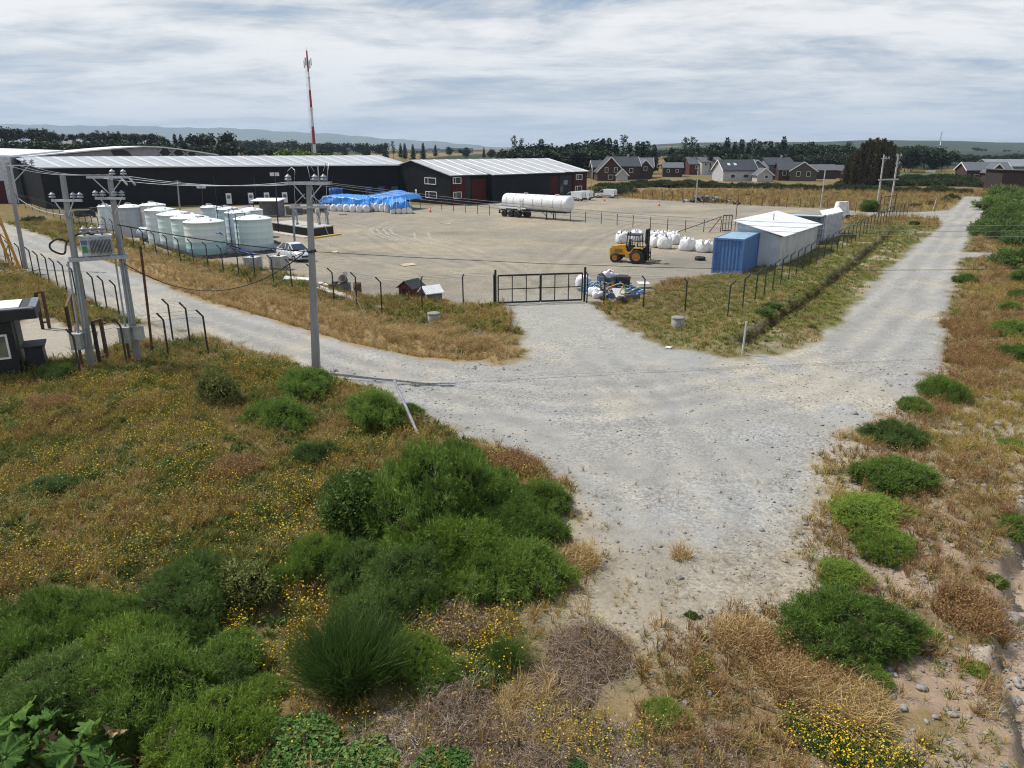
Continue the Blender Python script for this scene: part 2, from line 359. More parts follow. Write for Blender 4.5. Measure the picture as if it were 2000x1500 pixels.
    for px, py, rx, ry in ((640, 492, 5, 2), (700, 497, 4, 1.6), (1330, 512, 3.5, 3), (880, 455, 7, 2.5), (1120, 470, 6, 2), (760, 560, 5, 1.6), (600, 430, 7, 3), (1250, 415, 9, 3)):
        q = P(px, py); yardc = yardc*(1-.22*np.exp(-((x-q.x)/rx)**2-((yv-q.y)/ry)**2)*(.4+.9*fbm(x, yv, .6, 69, 3)))[:, None]
    yardc = yardc*np.array([1.05, 1.0, .92])*(.70+.24*fbm(x, yv, 1.1, 70, 4)+.16*fbm(x, yv, .35, 75, 4))[:, None]
    gr = sstep(.30+1.6*sstep(22, 14, yv), -.45-1.2*sstep(22, 14, yv), rs+(n_b-.5)*2.2*sstep(24, 15, yv)); gy = sstep(.5, -.6, yd); gd = sstep(.3, -.4, ds)
    c = lerp(c, (.33, .30, .25), gd*.9); c = c*(1-gy[:, None])+yardc*gy[:, None]; c = c*(1-gr[:, None])+road*gr[:, None]
    # where drive meets gate the road is greyer
    dg = np.hypot(x-3.2, yv-44); c = lerp(c, (.295, .285, .255), sstep(11, 3, dg)*np.maximum(gr, gy)*.8)
    gravel = np.clip(np.maximum(np.maximum(gr, gy), gd*.8)+ap*.5+rb*.35, 0, 1)
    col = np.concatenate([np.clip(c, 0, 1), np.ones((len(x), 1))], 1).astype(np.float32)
    V = np.stack([x, yv, z], 1)
    i = (np.arange(nr-1)[:, None]*nc+np.arange(nc-1)[None, :]).ravel(); F = np.stack([i, i+1, i+nc+1, i+nc], 1)
    fr = rs[F].mean(1) < 0; fy = (yd[F].mean(1) < 0) & ~fr; fd = (ds[F].mean(1) < 0) & ~fr & ~fy
    def part(name, sel, label):
        Fs = F[sel]; u, inv = np.unique(Fs.ravel(), return_inverse=True)
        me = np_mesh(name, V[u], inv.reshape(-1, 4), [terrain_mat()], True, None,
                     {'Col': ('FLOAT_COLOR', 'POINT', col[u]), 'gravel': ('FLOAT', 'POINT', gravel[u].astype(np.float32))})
        return tag(link(name, me), label, kind='structure')
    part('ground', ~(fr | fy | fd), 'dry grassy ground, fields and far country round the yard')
    part('gravel_road', fr, 'pale grey gravel road curving round the fenced yard')
    part('gravel_yard', fy, 'flat tan-grey gravel yard behind the black gate')
    part('gravel_driveway', fd, 'short gravel driveway into the site at left')
def terrain_mat():
    if 'terrain' in MATS: return MATS['terrain']
    m = bpy.data.materials.new('terrain'); m.use_nodes = True; t = NT(m.node_tree); t.n.clear()
    col = t.new('ShaderNodeAttribute', attribute_name='Col').outputs['Color']; gv = t.new('ShaderNodeAttribute', attribute_name='gravel').outputs['Fac']
    pos = t.new('ShaderNodeNewGeometry').outputs['Position']
    v1 = t.new('ShaderNodeTexVoronoi', {'Scale': 13.0, 'Vector': pos}); v2 = t.new('ShaderNodeTexVoronoi', {'Scale': 5.0, 'Vector': pos})
    s1 = t.new('ShaderNodeSeparateColor', {0: v1.outputs['Color']}).outputs[0]; s2 = t.new('ShaderNodeSeparateColor', {0: v2.outputs['Color']}).outputs[1]
    fine = t.noise(pos, 24, 4, .65); mid = t.noise(pos, 2.2, 5, .6); big = t.noise(pos, .5, 4, .6)
    coarse = t.step(t.noise(pos, .22, 4, .6), .44, .58)          # patches of loose coarse stone between packed bands
    peb = t.math('ADD', .80, t.math('MULTIPLY', s1, .40)); peb = t.math('ADD', 1.0, t.math('MULTIPLY', t.math('SUBTRACT', peb, 1.0), t.math('ADD', .45, t.math('MULTIPLY', coarse, .9))))
    dark = t.math('MULTIPLY', t.step(s2, .955, .985), t.step(v2.outputs['Distance'], .30, .18))
    pale = t.math('MULTIPLY', t.step(s2, .06, .02), t.step(v2.outputs['Distance'], .30, .18))
    g = t.math('MULTIPLY', peb, t.math('ADD', .86, t.math('MULTIPLY', fine, .28)))
    g = t.math('MULTIPLY', g, t.math('SUBTRACT', 1.0, t.math('MULTIPLY', dark, .5))); g = t.math('ADD', g, t.math('MULTIPLY', pale, .28))
    g = t.math('MULTIPLY', g, t.math('ADD', .85, t.math('MULTIPLY', mid, .30)))
    s = t.math('ADD', .45, t.math('MULTIPLY', fine, 1.1)); s = t.math('MULTIPLY', s, t.math('ADD', .72, t.math('MULTIPLY', mid, .56)))
    fac = t.math('ADD', t.math('MULTIPLY', g, gv), t.math('MULTIPLY', s, t.math('SUBTRACT', 1.0, gv)))
    fac = t.math('MULTIPLY', fac, t.math('ADD', .88, t.math('MULTIPLY', big, .24)))
    cc = t.new('ShaderNodeCombineColor', {0: fac, 1: fac, 2: fac}).outputs[0]
    colr = t.mix(1.0, col, cc, 'MULTIPLY')
    hgt = t.math('ADD', t.math('MULTIPLY', v1.outputs['Distance'], -.5), fine)
    bmp = t.new('ShaderNodeBump', {'Height': hgt, 'Strength': .45, 'Distance': .04})
    b = t.new('ShaderNodeBsdfPrincipled', {'Base Color': colr, 'Roughness': .95, 'Specular IOR Level': .12, 'Normal': bmp.outputs[0]})
    t.l.new(b.outputs[0], t.new('ShaderNodeOutputMaterial').inputs[0]); MATS['terrain'] = m; return m
build_terrain()

def build_mountains():
    prof = [(-700, 240), (-300, 241), (0, 243), (250, 246), (420, 250), (520, 254), (620, 260), (700, 266), (800, 273), (900, 281), (980, 287), (1060, 291), (1150, 293), (1300, 293)]
    D = 9000.0; xs = []; top = []
    for px in np.linspace(-700, 1300, 160):
        py = np.interp(px, [a for a, _ in prof], [b for _, b in prof]); p = PD(px, py, D); xs.append(p.x); top.append(max(p.z, -20)+5*math.sin(px*.09)+5*math.sin(px*.031)+3*math.sin(px*.21))
    V = []; rows = 14
    for k in range(rows):
        f = k/(rows-1)
        for i, (xx, tz) in enumerate(zip(xs, top)):
            ry = D-2200+2200*f; zz = -34+(tz+34)*(f**1.2)+math.sin(i*.9+k)*5*f*(1-f)*4
            V.append((xx*(ry/D), ry, zz))
    n = len(xs); i = (np.arange(rows-1)[:, None]*n+np.arange(n-1)[None, :]).ravel()
    # far side, so that the range is a solid ridge
    b = len(V); V += [(xx*1.15, D+1600, -60) for xx in xs]; j = (rows-1)*n+np.arange(n-1)
    F = np.concatenate([np.stack([i, i+1, i+n+1, i+n], 1), np.stack([j, j+1, b+np.arange(n-1)+1, b+np.arange(n-1)], 1)])
    tag(link('mountain_range', np_mesh('mountain_range', np.array(V), F, [mat('mountain_forest', (.05, .075, .05), .95, c2=(.09, .09, .06), scale=.002)], True)),
        'blue hazy mountain ridge under the clouds at left', kind='structure')
build_mountains()
# ------------------------------------------------------------------ materials of built things
def corrugated(name, c, rough=.45, metal=0.0, pitch=4.0, axis='X', c2=None, strength=.5, var=.12):
    if name in MATS: return MATS[name]
    m = bpy.data.materials.new(name); m.use_nodes = True; t = NT(m.node_tree); t.n.clear()
    tcn = t.new('ShaderNodeTexCoord'); vec = tcn.outputs['Object']
    wv = t.new('ShaderNodeTexWave', {'Scale': pitch, 'Vector': vec, 'Distortion': 0}); wv.bands_direction = axis
    f = t.noise(vec, .7, 5, .6); f2 = t.noise(t.new('ShaderNodeMapping', {0: vec, 'Scale': (6, 6, .4)}).outputs[0], 1.0, 4, .6)
    cc = t.mix(t.step(f, .35, .7), c, c2 or tuple(q*(1-2*var) for q in c)); cc = t.mix(t.math('MULTIPLY', t.step(f2, .5, .75), .35), cc, tuple(min(1, q*1.25+.01) for q in c))
    b = t.new('ShaderNodeBsdfPrincipled', {'Base Color': cc, 'Roughness': rough, 'Metallic': metal, 'Specular IOR Level': .18})
    t.l.new(t.new('ShaderNodeBump', {'Height': wv.outputs['Fac'], 'Strength': strength, 'Distance': .04}).outputs[0], b.inputs['Normal'])
    t.l.new(b.outputs[0], t.new('ShaderNodeOutputMaterial').inputs[0]); MATS[name] = m; return m
M_black = corrugated('black_cladding', (.0065, .007, .009), .6, pitch=3.0, c2=(.010, .011, .014))
M_red = corrugated('dark_red_cladding', (.075, .011, .012), .55, pitch=3.0)
M_zinc = corrugated('zinc_roof', (.40, .42, .445), .42, .0, pitch=2.2, strength=.3)
M_zinc2 = corrugated('office_zinc_roof', (.44, .45, .46), .42, .0, pitch=2.2, strength=.3)
M_strip = mat('translucent_sheet', (.78, .79, .79), .4, var=.08)
M_wsheet = corrugated('white_sheet', (.72, .73, .74), .45, pitch=3.0, strength=.3, var=.05)
M_lilac = corrugated('pale_grey_cladding', (.33, .33, .38), .5, pitch=3.0, strength=.3)
M_white = mat('white_paint', (.78, .78, .77), .45, var=.06)
M_dark = mat('dark_opening', (.008, .008, .01), .6)
M_glass = mat('window_glass', (.035, .042, .05), .08, spec=.8, var=.1)
M_conc = mat('concrete', (.36, .355, .34), .85, c2=(.26, .255, .24), scale=4, bump=.2)
M_pconc = mat('pole_concrete', (.30, .295, .285), .8, c2=(.22, .215, .21), scale=3, bump=.15, streak=(1, 1, .2))
M_steel = mat('galvanised_steel', (.42, .44, .46), .4, .6, var=.12, scale=8)
M_blkpaint = mat('black_paint', (.012, .012, .013), .45, var=.2)
M_grnpaint = mat('dark_green_paint', (.012, .03, .026), .5, var=.2)
M_rust = mat('rusty_steel', (.13, .055, .03), .85, c2=(.06, .032, .024), scale=6, bump=.2)
M_rubber = mat('black_rubber', (.014, .014, .015), .75, c2=(.03, .028, .026), scale=5)
M_roofd = mat('dark_shingle', (.045, .05, .062), .8, c2=(.03, .034, .042), scale=2, bump=.3, bscale=8)
M_roofg = mat('grey_shingle', (.10, .105, .12), .8, c2=(.075, .08, .09), scale=2, bump=.3, bscale=8)
M_brownwall = mat('brown_timber', (.042, .031, .027), .8, c2=(.035, .022, .018), scale=3, streak=(1, 1, 6))
M_redwall = mat('brown_red_timber', (.062, .027, .023), .8, scale=3, streak=(1, 1, 6))
M_greywall = mat('grey_siding', (.22, .235, .26), .75, scale=2)
M_whitewall = mat('white_siding', (.45, .455, .46), .7, scale=2, var=.1)
M_wood = mat('weathered_wood', (.26, .22, .17), .85, c2=(.17, .14, .11), scale=5, streak=(1, 8, 1))
M_blue = mat('container_blue', (.085, .19, .42), .5, c2=(.06, .145, .34), scale=2.2, streak=(3, 3, .5))

def on_plane(px, A, d, z=2.0):                            # distance along a wall foot (A + s d) at which photo column px crosses it
    k = (px-1000)/FPX
    return (k*(CP*A[1]+(CAM_H-z)*SP)-A[0])/(d[0]-k*CP*d[1])
def z_on(py, Pt):                                         # height seen at photo row py above plan point
    v = (py-750)/FPX; D = Pt[1]; t = D/(CP-v*SP); return CAM_H-(SP+v*CP)*t

# ------------------------------------------------------------------ long black warehouse
def long_warehouse():
    A = Vector((-80.8, 129)); B = Vector((-20.5, 150.5)); C = Vector((-96.5, 147)); E = Vector((-31, 176)); he, hr = 6.9, 8.35
    r = thing('warehouse', 'long black warehouse with pale zinc roof behind the white tanks', 'warehouse', (A.x, A.y, 0))
    L = lambda v, z: (v.x-A.x, v.y-A.y, z)
    back = C+(C-A); backE = E+(E-B)
    MB().quad(L(A, -.3), L(B, -.3), L(B, he), L(A, he)).build('front_wall', M_black, r)
    MB().quad(L(back, -.3), L(A, -.3), L(A, he), L(C, hr), L(back, he)).build('end_wall', M_black, r)
    MB().quad(L(B, -.3), L(backE, -.3), L(backE, he), L(E, hr), L(B, he)).build('end_wall', M_black, r)
    MB().quad(L(backE, -.3), L(back, -.3), L(back, he), L(backE, he)).build('rear_wall', M_black, r)
    d = (B-A).normalized(); n = Vector((d.y, -d.x)); o = n*.5
    def slab(p, q, s, t, th=.12):                         # roof plane with thickness
        m = MB(); top = [p, q, s, t]; vs = [Vector(a)+Vector((0, 0, th)) for a in top]+[Vector(a) for a in top]
        return m.add(vs, [(0, 1, 2, 3), (7, 6, 5, 4), (0, 4, 5, 1), (1, 5, 6, 2), (2, 6, 7, 3), (3, 7, 4, 0)])
    rf = slab(L(A+o-d*.4, he-.03), L(B+o+d*.3, he-.03), L(E+d*.3, hr+.02), L(C-d*.4, hr+.02)).build('roof', M_zinc, r)
    slab(L(C-d*.4, hr+.02), L(E+d*.3, hr+.02), L(backE, he), L(back, he)).build('roof', M_zinc, r)
    for k in range(24):
        f = .045+k*.04; g = f+.011
        a = A.lerp(B, f)+o*.9; b = A.lerp(B, g)+o*.9; c = C.lerp(E, f); e = C.lerp(E, g)
        lo = lambda v, q: L(v, q+.135)
        MB().quad(lo(a, he), lo(b, he), lo(e, hr+.02), lo(c, hr+.02)).build('skylight_strip', mat('aged_roof_strip', (.56, .575, .58), .45, var=.1), r)
    m = MB()
    a = A+o; b = B+o; m.bar(L(a, he), L(b, he), .16, .2); m.build('gutter', M_white, r)
    for px, py in ((447, 391), (490, 390), (521, 388), (556, 385)):
        s = on_plane(px, A, d, 1.2); q = A+d*s+n*.35; z = 1.15
        m = MB(); m.box((q.x-A.x, q.y-A.y, z), (.95, .6, 1.9), math.atan2(d.y, d.x)); u = m.build('air_unit', M_white, r)
        g = q+n*.33; MB().cyl((g.x-A.x, g.y-A.y, z+.3), (g.x-A.x+n.x*.02, g.y-A.y+n.y*.02, z+.3), .34, n=14).build('grille', mat('grille_grey', (.2, .2, .2), .6), u)
    for px in (420, 498, 650):
        s = on_plane(px, A, d, 3); q = A+d*s+n*.12; MB().cyl((q.x-A.x, q.y-A.y, 0), (q.x-A.x, q.y-A.y, 5), .05, n=6).build('downpipe', mat('dark_pipe', (.05, .05, .055), .5), r)
long_warehouse()

# ------------------------------------------------------------------ black office warehouse with red panels
def office_warehouse():
    A = P(882, 401).xy; B = P(1145, 384).xy; d = (B-A).normalized(); n = Vector((-d.y, d.x)); Lw = (B-A).length; Wd = 24.0; he, hr = 5.15, 7.75
    ang = math.atan2(d.y, d.x)                            # local x along the long side, y into the building
    r = thing('office_warehouse', 'black gabled warehouse with dark red panels and white framed windows', 'warehouse', (A.x, A.y, 0), ang)
    sx = lambda px, z=2.0: on_plane(px, A, d, z)
    MB().quad((0, 0, -.3), (0, 0, he), (0, Wd/2, hr), (0, Wd, he), (0, Wd, -.3)).build('gable_wall', M_black, r)
    MB().quad((Lw, Wd, -.3), (Lw, Wd, he), (Lw, Wd/2, hr), (Lw, 0, he), (Lw, 0, -.3)).build('gable_wall', M_black, r)
    MB().quad((0, 0, -.3), (Lw, 0, -.3), (Lw, 0, he), (0, 0, he)).build('side_wall', M_black, r)
    MB().quad((Lw, Wd, -.3), (0, Wd, -.3), (0, Wd, he), (Lw, Wd, he)).build('side_wall', M_black, r)
    def roof(x0, x1, y0, ze):
        k = (hr-ze)/(Wd/2-y0)
        MB().add([(x0, y0, ze), (x1, y0, ze), (x1, Wd/2, hr+.02), (x0, Wd/2, hr+.02), (x0, y0, ze+.15), (x1, y0, ze+.15), (x1, Wd/2, hr+.17), (x0, Wd/2, hr+.17)],
                 [(0, 3, 2, 1), (4, 5, 6, 7), (0, 1, 5, 4), (1, 2, 6, 5), (2, 3, 7, 6), (3, 0, 4, 7)]).build('roof', M_zinc2, r)
        nb = max(2, int((x1-x0)/3.0))
        for i in range(nb):
            x = x0+(x1-x0)*(i+.75)/nb
            MB().quad((x, y0+.05, ze+.175), (x+.6, y0+.05, ze+.175), (x+.6, Wd/2, hr+.19), (x, Wd/2, hr+.19)).build('skylight_strip', M_strip, r)
        MB().box(((x0+x1)/2, y0-.06, ze+.06), (x1-x0, .12, .2)).build('gutter', mat('dark_trim', (.02, .02, .024), .5), r)
    s1, s2, s3, s4 = sx(951), sx(1018), sx(1064), Lw
    roof(-.35, s1, -.55, he+.02); roof(s1+.004, s2, -1.9, he-.02); roof(s2+.004, s3+4.5, -1.7, he); roof(s3+4.504, Lw+.35, -.6, he+.03)
    MB().add([(-.35, Wd/2, hr+.02), (Lw+.35, Wd/2, hr+.02), (Lw+.35, Wd+.5, he), (-.35, Wd+.5, he), (-.35, Wd/2, hr+.17), (Lw+.35, Wd/2, hr+.17), (Lw+.35, Wd+.5, he+.15), (-.35, Wd+.5, he+.15)],
             [(0, 3, 2, 1), (4, 5, 6, 7), (0, 1, 5, 4), (1, 2, 6, 5), (2, 3, 7, 6), (3, 0, 4, 7)]).build('roof', M_zinc2, r)
    MB().box(((s1+s2)/2, -.75, he/2-.1), (s2-s1-.1, 1.5, he-.15)).build('bay', M_black, r)
    MB().box(((s2+s3)/2+.1, -.65, he/2-.1), (s3-s2-.1, 1.3, he-.12)).build('bay', M_black, r)
    def panel(x0, x1, m, name, y=-.07, z0=0.0, z1=he-.1): return MB().box(((x0+x1)/2, y/2, (z0+z1)/2), (x1-x0, abs(y), z1-z0)).build(name, m, r)
    a, b = sx(883), sx(908); panel(a, b, M_red, 'red_panel')
    panel(sx(909), sx(919), M_dark, 'doorway', -.03); panel(sx(921), sx(949), M_red, 'sliding_door', -.10, 0, 4.5)
    panel(sx(1066), sx(1089), M_red, 'sliding_door', -.10, 0, 4.6); panel(sx(1092), sx(1116), M_dark, 'glazed_front', -.04, 0, 4.6); panel(sx(1119), sx(1144), M_red, 'red_panel', -.08)
    def window(p, w, h, face):                           # frame proud of the wall, pane, mullion
        m = MB(); x, y, z = p; f = .1
        def bx(u0, u1, v0, v1, dep):
            if face == 'side': m.box2((x+u0, y-dep, z+v0), (x+u1, y, z+v1))
            else: m.box2((x-dep, y-u1, z+v0), (x, y-u0, z+v1))
        bx(-w/2, w/2, -h/2, -h/2+f, .1); bx(-w/2, w/2, h/2-f, h/2, .1); bx(-w/2, -w/2+f, -h/2+f, h/2-f, .1); bx(w/2-f, w/2, -h/2+f, h/2-f, .1); bx(-w/2+w*.3, -w/2+w*.3+f*.8, -h/2+f, h/2-f, .1)
        o = m.build('window', M_white, r); m = MB()
        bx(-w/2+f, w/2-f, -h/2+f, h/2-f, .04); m.build('pane', M_glass, o)
    for px0, px1, y0, y1 in ((884, 900, 346, 359), (884, 900, 374.5, 388), (1124, 1136, 340.5, 351), (1123, 1136, 363, 373.5)):
        s = sx((px0+px1)/2, 3.5); q = A+d*s; w = sx(px1, 3.5)-sx(px0, 3.5); window((s, -.085, (z_on(y0, q)+z_on(y1, q))/2), w, abs(z_on(y0, q)-z_on(y1, q)), 'side')
    for px0, px1, y0, y1 in ((830, 852, 347, 360), (831, 853, 374, 387)):
        s = on_plane((px0+px1)/2, A, n, 3.5); q = A+n*s; w = abs(on_plane(px1, A, n, 3.5)-on_plane(px0, A, n, 3.5)); window((-.01, s, (z_on(y0, q)+z_on(y1, q))/2), w, abs(z_on(y0, q)-z_on(y1, q)), 'gable')
    s = on_plane(812.5, A, n, 2); MB().box((-.02, s, 2.0), (.03, .55, .9)).build('notice', M_white, r)
    MB().box((-.04, s, 2.0), (.012, .25, .4)).build('notice_print', mat('grey_print', (.12, .12, .12), .6), r)
    s = sx(1104); MB().box((s, -.06, 3.2), (1.2, .03, .9)).build('pane', mat('pale_glass', (.25, .28, .3), .2), r)  # upper pane in a paler glass colour
    MB().box((s-1.2, -.06, 1.6), (1.0, .03, 2.0)).build('pane', M_glass, r)
    m = MB(); m.box((sx(945)+3.2, -3.6, .03), (sx(985)-sx(905), 3.6, .1)); m.build('concrete_apron', mat('apron_concrete', (.5, .48, .44), .9), r)
office_warehouse()

# ------------------------------------------------------------------ buildings behind, at left
def arched_warehouse():
    D = 205.0; prof = [(40, 310), (130, 301), (230, 292), (285, 288), (315, 289), (350, 292.5), (390, 298), (430, 304.5)]
    pts = [PD(a, b, D) for a, b in prof]; o = pts[0]
    r = thing('arched_warehouse', 'pale grey arched warehouse with open truss gable behind the long roof', 'warehouse', (o.x, D, 0))
    loc = [(p.x-o.x, p.z) for p in pts]; poly = [(loc[0][0], -.5)]+loc+[(loc[-1][0], -.5)]
    MB().prism(poly, 0, .3).build('gable_wall', M_lilac, r)
    m = MB(); n = len(loc)
    vs = [(x, -1.2, z+.1) for x, z in loc]+[(x-24, 30, z+.1) for x, z in loc]+[(x, -1.2, z+.4) for x, z in loc]+[(x-24, 30, z+.4) for x, z in loc]
    fs = []
    for i in range(n-1):
        fs += [(i, i+1, n+i+1, n+i), (2*n+i, 3*n+i, 3*n+i+1, 2*n+i+1), (i, 2*n+i, 2*n+i+1, i+1), (n+i, n+i+1, 3*n+i+1, 3*n+i)]
    m.add(vs, fs); me = recalc(m.mesh('roof', M_wsheet)); link('roof', me, r)
    def op(pp, name='gable_opening', mm=M_dark, y=-.05):
        q = [PD(a, b, D) for a, b in pp]; return MB().prism([(p.x-o.x, p.z) for p in q], y, 0.001).build(name, mm, r)
    op([(222, 304), (216, 294), (240, 292), (250, 296), (258, 304)])
    for cx, y0 in ((323, 289), (351, 291.5), (376, 295)): op([(cx-12, 304), (cx-12, y0+5), (cx-6, y0), (cx+6, y0+.7), (cx+13, y0+6), (cx+12, 304)])
    for cx in (310, 337, 364, 389):
        m = MB()
        for sgn in (-1, 1):
            a = PD(cx-7*sgn, 305, D); b = PD(cx+7*sgn, 291+max(0, (cx-330)*.13), D); m.bar((a.x-o.x, -.2, a.z), (b.x-o.x, -.2, b.z), .3)
        m.build('truss_brace', mat('pale_truss', (.45, .45, .48), .5), r)
arched_warehouse()
def white_shed_left():
    A = P(38, 397).xy; B = Vector((A.x-34, A.y-3)); zt = 8.4
    r = thing('white_building', 'white walled building with dark red base at left edge', 'building', (A.x, A.y, 0))
    w = B-A; d = w.normalized(); n = Vector((d.y, -d.x))*-1
    dep = n*20 if n.y > 0 else n*-20
    Lf = lambda v, z: (v.x, v.y, z); z0 = Vector((0, 0))
    MB().add([Lf(w, 4.2), Lf(z0, 4.2), Lf(z0, zt), Lf(w, zt+1), Lf(w+dep, zt+1), Lf(dep, zt)], [(0, 1, 2, 3), (1, 5, 2)]).build('wall', mat('offwhite_cladding', (.5, .52, .56), .5), r)
    MB().add([Lf(w, -.2), Lf(z0-d*-2.0, -.2), Lf(z0-d*-2.0, 4.2), Lf(w, 4.2)], [(0, 1, 2, 3)]).build('red_base', M_red, r)
    MB().add([Lf(z0-d*-2.0, -.2), Lf(z0, -.2), Lf(z0, 4.2), Lf(z0-d*-2.0, 4.2), Lf(dep, -.2), Lf(dep, zt)], [(0, 1, 2, 3), (1, 4, 5, 2)]).build('corner_panel', mat('offwhite_cladding', (.5, .52, .56), .5), r)
    e = Vector((0, 0, .35)); q = [Vector(Lf(w-n*.0, zt+1)), Vector(Lf(z0-d*.3, zt)), Vector(Lf(dep-d*.3, zt+.9)), Vector(Lf(w+dep, zt+2))]
    MB().add([p for p in q]+[p+e for p in q], [(3, 2, 1, 0), (4, 5, 6, 7), (0, 1, 5, 4), (1, 2, 6, 5), (2, 3, 7, 6), (3, 0, 4, 7)]).build('roof', M_wsheet, r)
    MB().box((w.x*.42, w.y*.42-.4, 2.6), (12, .5, .5)).build('awning', M_white, r)
white_shed_left()

# ------------------------------------------------------------------ houses
def house(name, label, px, py, w, dep, hw, hr, rz, wm, rm, ridge='x', wins=(), trim=M_white, chimney=False, group='houses beyond the field', extra=None, skyl=0, cat='house', D=None):
    p = P(px, py) if D is None else PD(px, py, D)
    z = 0 if D is None else p.z
    r = thing(name, label, cat, (p.x, p.y, z), rz, group)
    x, y = w/2, dep/2
    if ridge == 'x':
        MB().prism([(-y, -.6), (y, -.6), (y, hw), (0, hr), (-y, hw)], -x, x, plane='YZ').build('wall', wm, r)
        e = .45; k = (hr-hw)/y
        q = [(-y-e, hw-k*e), (0, hr), (y+e, hw-k*e), (y+e, hw-k*e+.2), (0, hr+.22), (-y-e, hw-k*e+.2)]
        rf = MB().prism(q, -x-e, x+e, plane='YZ').build('roof', rm, r)
        if trim:
            for s in (-1, 1):
                m = MB()
                for t in (-1, 1): m.bar((s*(x+e+.03), 0, hr+.1), (s*(x+e+.03), t*(y+e), hw-k*e+.05), .07, .3)
                m.build('barge_board', trim, r)
    else:
        MB().prism([(-x, -.6), (x, -.6), (x, hw), (0, hr), (-x, hw)], -y, y).build('wall', wm, r)
        e = .45; k = (hr-hw)/x
        q = [(-x-e, hw-k*e), (0, hr), (x+e, hw-k*e), (x+e, hw-k*e+.2), (0, hr+.22), (-x-e, hw-k*e+.2)]
        rf = MB().prism(q, -y-e, y+e).build('roof', rm, r)
        if trim:
            m = MB()
            for t in (-1, 1): m.bar((0, -y-e-.03, hr+.1), (t*(x+e), -y-e-.03, hw-k*e+.05), .07, .3)
            m.build('barge_board', trim, r)
    for (wx, wz, ww, wh) in wins:
        fm = MB(); f = .12
        fm.box((wx, -y-.05, wz), (ww+f*2, .1, wh+f*2)); o = fm.build('window', M_white, r)
        MB().box((wx, -y-.09, wz), (ww, .1, wh)).build('pane', M_glass, o)
    if chimney: MB().box((x*.4, 0, hr+.3), (.5, .5, 1.4)).build('chimney', M_conc, rf)
    for i in range(skyl):
        k = (hr-hw)/y; yy = -y*.5; M = Matrix.Rotation(math.atan(k), 3, 'X')
        MB().box((-w*.28+i*2.2, yy, hw+k*y*.5+.26), (.9, 1.1, .08), M=M).build('skylight', mat('skylight_glass', (.6, .65, .7), .2), rf)
    return r
house('chalet_house', 'dark brown chalet with steep white edged gable facing the yard', 1188, 352, 8.5, 11, 3.0, 7.3, 0, M_redwall, M_roofd, 'y', [(-1.4, 3.4, .9, 1.3), (1.6, 3.4, .9, 1.3), (0, 1.2, 1.4, 1.2)])
house('chalet_house', 'dark roofed wing of houses just right of the steep chalet', 1214, 350, 10, 9, 4.4, 7.2, .1, M_brownwall, M_roofd, 'x', [(-2, 3.0, 1.1, 1.1), (2, 3.0, 1.1, 1.1)], chimney=True)
house('chalet_house', 'grey roofed house with two dormer gables and two skylights', 1246, 347, 9.5, 8, 4.0, 6.7, -.1, M_brownwall, M_roofg, 'x', [(-2.5, 3.0, 1, 1), (2.5, 3.0, 1, 1)], skyl=2)
house('dormer_house', 'narrow dark gabled house right of the dormer roofs', 1255, 349, 4.5, 7, 4.0, 6.2, .05, M_brownwall, M_roofg, 'y', [(0, 3.5, 1, 1)])
house('chalet_house', 'dark grey roof left of the steep chalet, behind warehouse corner', 1172, 350, 6, 8, 4.0, 6.0, 0, M_brownwall, M_roofd, 'x', [(0, 2, 1, 1)])
house('garden_shed', 'tiny white gabled shed below the steep chalet', 1213, 353.5, 3.6, 4, 2.0, 3.7, 0, M_whitewall, M_roofd, 'y', [])
house('timber_house', 'low brown timber house with grey roof left of the red house', 1312, 345, 7, 7, 3.3, 4.9, -.15, M_brownwall, M_roofg, 'x', [(-1.6, 2.2, .8, .9), (1.6, 2.2, .8, .9)], trim=None)
house('red_house', 'small red house with grey roof beside the white two storey house', 1352, 341, 6, 7, 4.2, 6.6, .2, mat('brick_red_wall', (.10, .03, .025), .8), M_roofg, 'x', [(0, 3, 1, 1)], trim=None)
house('white_house', 'white two storey house with row of small windows behind dark fence', 1379, 341, 9, 9, 5.0, 6.6, .25, M_whitewall, M_roofg, 'x', [(-3, 4, .8, .9), (-1, 4, .8, .9), (1.5, 4, .8, .9), (3.4, 4, .8, .9)], trim=None)
house('white_house', 'long white house with dark roof and two skylights', 1433, 353, 11.5, 8, 3.5, 6.4, .18, M_whitewall, M_roofd, 'x', [(-2.5, 1.6, 1.4, 1.0), (2.0, 1.6, 1.8, 1.0), (4.4, 1.6, 1, 1.1)], skyl=2)
house('grey_house', 'grey house end with gable just right of the skylight roof', 1471, 351, 5.5, 8, 4.2, 6.3, -.1, M_greywall, M_roofd, 'y', [(-1, 3.3, .8, 1), (1.0, 3.3, .8, 1)])
house('white_cottage', 'small white gabled cottage in the middle of the houses', 1488, 355, 4.8, 5, 2.2, 4.0, 0, M_whitewall, M_roofg, 'y', [(.4, 1.6, .9, .8)])
house('grey_house', 'tall grey house with dark mono pitch roofs behind the white cottage', 1512, 350, 9, 9, 4.8, 6.9, .12, M_greywall, M_roofd, 'x', [(-2.4, 4.0, 1.2, .8), (.4, 4.0, 1.3, 1.0)], trim=None, chimney=True)
house('grey_house', 'brown grey house with balcony and dark stepped roof', 1538, 352, 7.5, 8, 3.4, 5.6, -.15, M_redwall, M_roofd, 'x', [(-2, 2.4, 1, 1.2), (0, 2.4, 1, 1.2), (2, 2.4, 1, 1.2)], trim=None)
house('gable_house', 'brown gabled house at right end of the grey roofed row', 1567, 353, 8, 8, 3.2, 5.8, -.35, mat('olive_brown_wall', (.11, .09, .07), .8), M_roofd, 'y', [(-1.5, 2.2, 1, 1.4), (1.5, 2.2, 1, 1.4)])
